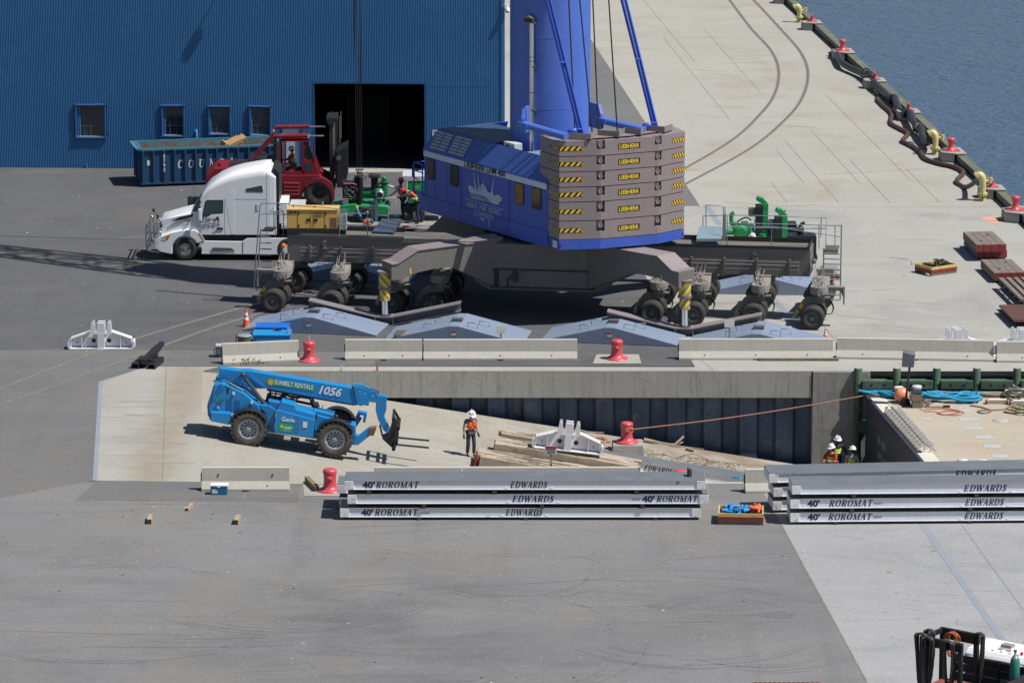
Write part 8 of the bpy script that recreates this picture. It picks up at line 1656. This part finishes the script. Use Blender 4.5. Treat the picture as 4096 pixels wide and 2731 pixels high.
t = bthing('fender_tube', 'white capped tube lying on the grey rope heap', 'fender', 4020, 1572, .15); M().tube([(0,0,.08),(.25,0,.1),(.48,0,.05)], .065, 10).build('tube', wb_, t)
# row of lashing racks along the barge edge
lash = mat('lashing_grey', (.50,.50,.48), .5, var=.15, sc=6, rust=.25, rustcol=(.28,.17,.10))
def rack():
    t = thing('lashing_rack', '', 'lashing gear', (0,0,0)); M().bx(-.16,.16,-.12,.10,0,.06).build('shoe', blackp, t)
    M().cyl((-.02,-.125,.09),(-.02,-.11,.09),.05,n=10).build('shoe_hole', rustd, t)
    for dx in (.02, .25, .50):
        b = M(); b.add([(dx-.05,-.02,.05),(dx+.05,-.02,.05),(dx+.12,.02,.31),(dx+.02,.02,.35),(dx-.05,.03,.05),(dx+.05,.03,.05),(dx+.12,.06,.31),(dx+.02,.06,.35)], [(0,1,2,3),(7,6,5,4),(0,4,5,1),(1,5,6,2),(2,6,7,3),(3,7,4,0)]); b.build('plate', lash, t)
    M().bar((.12,.0,.42),(.72,.06,.02),.02).build('tie_rod', rustd, t); return t
r0 = rack(); n_ = 14; ord_ = ['first','second','third','fourth','fifth','sixth','seventh','eighth','ninth','tenth','eleventh','twelfth','thirteenth','last']
pa, pb = G(3538,1660,ZB), G(3668,1808,ZB)
for i in range(n_):
    p = pa.lerp(pb, i/(n_-1)); lb = '%s white lashing plate rack from the far end of the barge row' % ord_[i]
    if i == 0: r0.location = p; r0['label'] = lb; r0['group'] = 'lashing racks along the barge edge'
    else: copy_tree(r0, p, label=lb)
# ================================================================ rack truck at the lower right corner
fw = Vector((.6,.8,0)); ww = Vector((.8,-.6,0)); RL = G(3818,2592,1.9); RL.z = 0
RT = thing('flatbed_truck', 'black stake bed work truck with white cab roof, cut by the lower right corner', 'truck', RL, atan2(fw.y, fw.x)-pi/2)
# local: x to the right (ww), y forward (fw)
bkm = mat('rack_black', (.022,.023,.028), .5, .1, var=.3, sc=3)
M().bx(0,2.6,-4.2,-.02,.85,.95).build('bed_floor', mat('bed_floor', (.06,.055,.055), .8, var=.3, sc=3), RT); M().bx(.5,1.7,-4.2,2.0,.55,.8).build('frame', bkm, RT)
for z in (1.0,1.28,1.54): M().bx(0,2.6,-.04,.0,z,z+.22).build('headboard_plank', bkm, RT)
for x in (.05,.75,1.45,2.1): M().bx(x,x+.07,-.09,-.041,.9,1.80).build('headboard_post', bkm, RT)
for z in (1.0,1.27,1.5): M().bx(2.56,2.60,-4.2,-.1,z,z+.20).build('side_plank', bkm, RT)
for k in range(6): M().bx(2.50,2.555,-.25-k*.75,-.15-k*.75,.9,1.75).build('side_post', bkm, RT)
cabw = MAT['white_truck_paint']
b = M(); b.prism([(.10,.9),(.10,1.80),(.25,1.93),(1.35,1.96),(1.65,1.80),(2.0,1.35),(2.0,.9)], .25, 2.35, 'x'); b.build('cab', cabw, RT, .06)
for k in range(7): x = .25+k*.28; M().bx(x+.2,x+.28,.35,1.3,1.94,1.975).build('roof_rib', cabw, RT)
M().bx(.55,2.05,.06,.10,1.38,1.70).build('rear_window', mat('rear_glass', (.20,.33,.30), .15, var=.3, sc=2), RT, .0); M().bx(.51,2.09,.075,.098,1.34,1.74).build('window_seal', blackp, RT)
for x, y in ((.45,.45),(1.95,.45)): M().ball((x,y,1.99), .05).build('roof_light', rl, RT)
M().bx(1.15,1.55,.55,.85,1.96,2.02).build('beacon_base', cabw, RT); M().bx(1.18,1.52,.58,.82,2.02,2.10).build('beacon', mat('beacon_clear', (.35,.30,.28), .2, var=.3, sc=8), RT)
M().tube([(.28,.08,1.0),(.28,.05,1.66),(1.2,.02,1.79),(2.3,.02,1.72),(2.36,.02,1.1)], .02, 6, 3).build('grab_rail', cabw, RT)
# hose rack frame standing at the rear left
hr = G(3690,2542,2.75); hl_ = Vector((hr.x-RL.x, hr.y-RL.y, 0)); ox, oy = hl_.dot(ww), hl_.dot(fw)
HRK = M()
for (x, y) in ((0,0),(1.25,0),(0,1.1),(1.12,1.1)): HRK.bx(ox+x-.05,ox+x+.05,oy+y-.05,oy+y+.05,.95,2.75)
for (x, y) in ((0,0),(1.25,0),(0,1.1),(1.12,1.1)): M().bx(ox+x-.06,ox+x+.06,oy+y-.06,oy+y+.06,.951,2.70).build('rack_post', bkm, RT)
M().bx(ox-.06,ox+1.31,oy-.06,oy+.06,2.50,2.75).build('rack_beam', bkm, RT); M().bx(ox-.06,ox+1.20,oy+1.04,oy+1.16,2.45,2.75).build('rack_beam', bkm, RT); M().bx(ox-.05,ox+.05,oy+.06,oy+1.04,2.62,2.74).build('rack_beam', bkm, RT); M().bx(ox,ox+1.3,oy-.05,oy+1.1,1.05,1.12).build('rack_floor', metal_dk, RT)
M().bx(ox+.2,ox+1.1,oy+.1,oy+.9,1.13,1.35).build('tool_crate', mat('crate_rust', (.28,.07,.04), .6, var=.2, sc=4), RT)
hsb = mat('hose_dark_brown', (.05,.04,.035), .6, var=.4, sc=8); rd = random.Random(21)
for (x, y) in ((.28,-.09),(.95,-.09),(-.10,.15),(-.10,.6),(1.2,1.15)):
    t = thing('hung_hose', 'coiled dark hose hung on the truck rack, %s' % {(.28,-.09):'left coil on the rear beam',(.95,-.09):'right coil on the rear beam',(-.10,.15):'on the left side near the rear',(-.10,.6):'on the left side farther forward',(1.2,1.15):'by the front right post'}[(x,y)], 'hose', RL+ww*(ox+x)+fw*(oy+y)+Vector((0,0,2.7)), RT.rotation_euler.z, 'hoses hung on the truck rack')
    for s in range(8):
        w = rd.uniform(.08,.19); dp_ = rd.uniform(1.1,1.55); P = [(w*cos(a)*(1 if sin(a) > 0 else .9), rd.uniform(-.05,.05)-.03*s*.3, (.10 if sin(a) > 0 else dp_)*sin(a)-.02) for a in [k*2*pi/12 for k in range(13)]]; M().tube(P, .028, 6, 3).build('hose_loop', hsb, t)
t = thing('extension_cord', 'orange cord bundle hung inside the truck rack', 'cord', RL+ww*(ox+.55)+fw*(oy+.7)+Vector((0,0,2.55)), RT.rotation_euler.z)
for s in range(6): w = rd.uniform(.12,.22); M().tube([(w*cos(a)+rd.uniform(-.03,.03), .1*cos(a+s), .1+(.14 if sin(a) > 0 else .55)*sin(a)) for a in [k*2*pi/12 for k in range(13)]], .014, 5, 3).build('cord_loop', mat('cord_orange', (.55,.14,.06), .7, var=.3, sc=12), t)
gc = G(4042,2662,1.2)-RL; t = thing('gas_cylinder', 'green gas cylinder with silver neck standing in the truck bed', 'gas cylinder', RL+ww*2.25+fw*-.45+Vector((0,0,.95))); M().lathe([(.14,0),(.14,1.05),(.12,1.15),(.07,1.23)], (0,0,0), 20).build('cylinder', mat('gas_green', (.02,.20,.16), .4, var=.1, sc=3), t); M().lathe([(.125,1.13),(.075,1.235),(.04,1.28),(.03,1.36)], (0,0,0), 16).build('neck', galv, t); M().lathe([(.05,1.36),(.06,1.38),(.04,1.42)], (0,0,0), 10).build('valve', metal_m, t)
# ================================================================ tyre scrubs, scrapes, grit and litter on the paving
def marks(name, arcs, m, z):
    b = M()
    for cx, cy, r, a0, a1, w in arcs:
        n = max(3, int(abs(a1-a0)*r/.5)); V = []
        for k in range(n+1):
            a = a0+(a1-a0)*k/n; ww_ = w*min(1, 4*min(k, n-k)/n+.15); V += [(cx+(r-ww_/2)*cos(a), cy+(r-ww_/2)*sin(a), z), (cx+(r+ww_/2)*cos(a), cy+(r+ww_/2)*sin(a), z)]
        b.add(V, [(2*k, 2*k+1, 2*k+3, 2*k+2) for k in range(n)])
    tag(b.build(name, m), kind='structure')
rm = random.Random(31)
md = ground_mat('rubber_mark', (.163,.161,.164), 0, .10); ml = ground_mat('scrape_mark', (.235,.23,.225), 0, .12); mdc = ground_mat('mark_on_concrete', (.29,.29,.30), 0, .10)
A1, A2, A3 = [], [], []
for (px, py, r0, n) in ((2760,2500,3.4,9),(2080,2300,2.2,6),(1200,2350,4.5,6),(3050,2560,2.6,6),(500,2450,5,6),(1700,2560,6,6),(2450,2330,2.8,5)):
    c = G(px, py)
    for k in range(n):
        r = r0+k*.16+rm.uniform(-.04,.04); a0 = rm.uniform(-2.6,-.9); A1.append((c.x, c.y, r, a0, a0+rm.uniform(.3,1.2), rm.uniform(.03,.08)))
        if k%2: a0 = rm.uniform(.3,2.2); A1.append((c.x, c.y, r, a0, a0+rm.uniform(.2,.7), rm.uniform(.03,.07)))
for _ in range(46):     # long shallow wheel tracks crossing the yard
    x, y = rm.uniform(-16, 8), rm.uniform(112, 139); r = rm.uniform(18, 60); a = rm.choice((pi/2, -pi/2))+rm.uniform(-.25,.25); L_ = rm.uniform(.8,4)/r
    (A1 if rm.random() < .45 else A2).append((x-r*cos(a), y-r*sin(a), r, a-L_, a+L_, rm.uniform(.02,.09)))
for _ in range(60):
    x, y = rm.uniform(-16, 8), rm.uniform(112, 140); r = rm.uniform(1.5, 12); a = rm.uniform(0, 6.3); L_ = rm.uniform(.1,.7)/r; A2.append((x-r*cos(a), y-r*sin(a), r, a-L_, a+L_, rm.uniform(.015,.05)))
for _ in range(26):
    x, y = rm.uniform(10.5, 17), rm.uniform(113, 138); r = rm.uniform(6, 30); a = rm.choice((pi/2,-pi/2))+rm.uniform(-.6,.2); L_ = rm.uniform(.4,2.2)/r; A3.append((x-r*cos(a), y-r*sin(a), r, a-L_, a+L_, rm.uniform(.02,.06)))
A3 = [q for q in A3 if q[0]+q[2]*cos((q[3]+q[4])/2) > cl(q[1]+q[2]*sin((q[3]+q[4])/2))[0]+1.2]
marks('tyre_marks', A1, md, .0052); marks('scrape_marks', A2, ml, .0064); marks('tyre_marks', A3, mdc, .0062)
mu = ground_mat('mark_on_dock', (.33,.32,.295), 0, .08); A4 = []
for _ in range(46):
    qy = rm.uniform(150,1330); p = G(rm.uniform(2700, min(3950, 3150+1.05*qy-330)), qy); r = rm.uniform(5, 25); a = rm.choice((pi/2,-pi/2))+rm.uniform(-.7,.4); L_ = rm.uniform(.4,2.0)/r; A4.append((p.x-r*cos(a), p.y-r*sin(a), r, a-L_, a+L_, rm.uniform(.03,.10)))
marks('tyre_marks', A4, mu, .0098)
msl = ground_mat('mark_on_slab', (.335,.325,.30), 0, .08); A5 = []
for _ in range(22):
    p = G(rm.uniform(430,690), rm.uniform(1580,1880)); r = 40; L_ = rm.uniform(.3,1.1)/r; A5.append((p.x, p.y-r, r, pi/2-L_, pi/2+L_, rm.uniform(.03,.08)))
marks('tyre_marks', A5, msl, .0085)
def grit(name, label, n, area, zz, cols, s0, s1):
    for i, m in enumerate(cols):
        b = M()
        for _ in range(n):
            x, y = area(); s = rm.uniform(s0, s1)*(1 if rm.random() < .85 else 2.0); a = rm.uniform(0, 3.1); k = rm.uniform(.4, 1); u = Vector((cos(a), sin(a), 0))*s/2; v = Vector((-sin(a), cos(a), 0))*s*k/2; h = s*rm.uniform(.02,.18); o = Vector((x, y, zz))
            b.add([o-u-v*.6, o+u*.7-v, o+u+v*.5, o-u*.6+v, o+Vector((0,0,h))], [(0,1,4),(1,2,4),(2,3,4),(3,0,4)])
        tag(b.build(name, m), label, 'grit', kind='stuff')
g_l, g_d, g_b = mat('grit_light', (.40,.385,.35), .9, var=.2), mat('grit_dark', (.05,.048,.045), .9), mat('grit_brown', (.26,.20,.13), .9, var=.3)
grit('ground_grit', 'pale chips and grit scattered over the front asphalt yard', 420, lambda: (rm.uniform(-17, 9.0), rm.uniform(112, 140.5)), .003, (g_l,), .015, .055)
grit('ground_grit', 'dark grit scattered over the front asphalt yard', 260, lambda: (rm.uniform(-17, 9.0), rm.uniform(112, 140.5)), .003, (g_d,), .02, .07)
grit('ground_grit', 'pale chips scattered over the asphalt around the truck and crane', 300, lambda: (rm.uniform(-25, 5), rm.uniform(160, 200)), .003, (g_l,), .02, .07)
grit('ground_litter', 'small brown leaves and chips on the pale lower right slab', 150, lambda: (lambda y: (cl(y)[0]+rm.uniform(.3, 8), y))(rm.uniform(113, 139)), .006, (g_b,), .03, .11)
grit('ground_grit', 'fine pale chips and droppings on the quay slab', 140, lambda: (rm.uniform(9, 19), rm.uniform(160, 230)), .006, (g_l,), .03, .09)
for (x, y, r) in ((3110,2458,.42),(2620,2420,.2),(1350,2480,.25)):
    g = G(x, y); b = M(); n = 18; b.add([(g.x+r*(1+.25*sin(k*2.1))*cos(k*2*pi/n)*1.3, g.y+r*(1+.2*cos(k*1.7))*sin(k*2*pi/n), .0075) for k in range(n)], [list(range(n))]); tag(b.build('oil_stain', md), kind='structure')
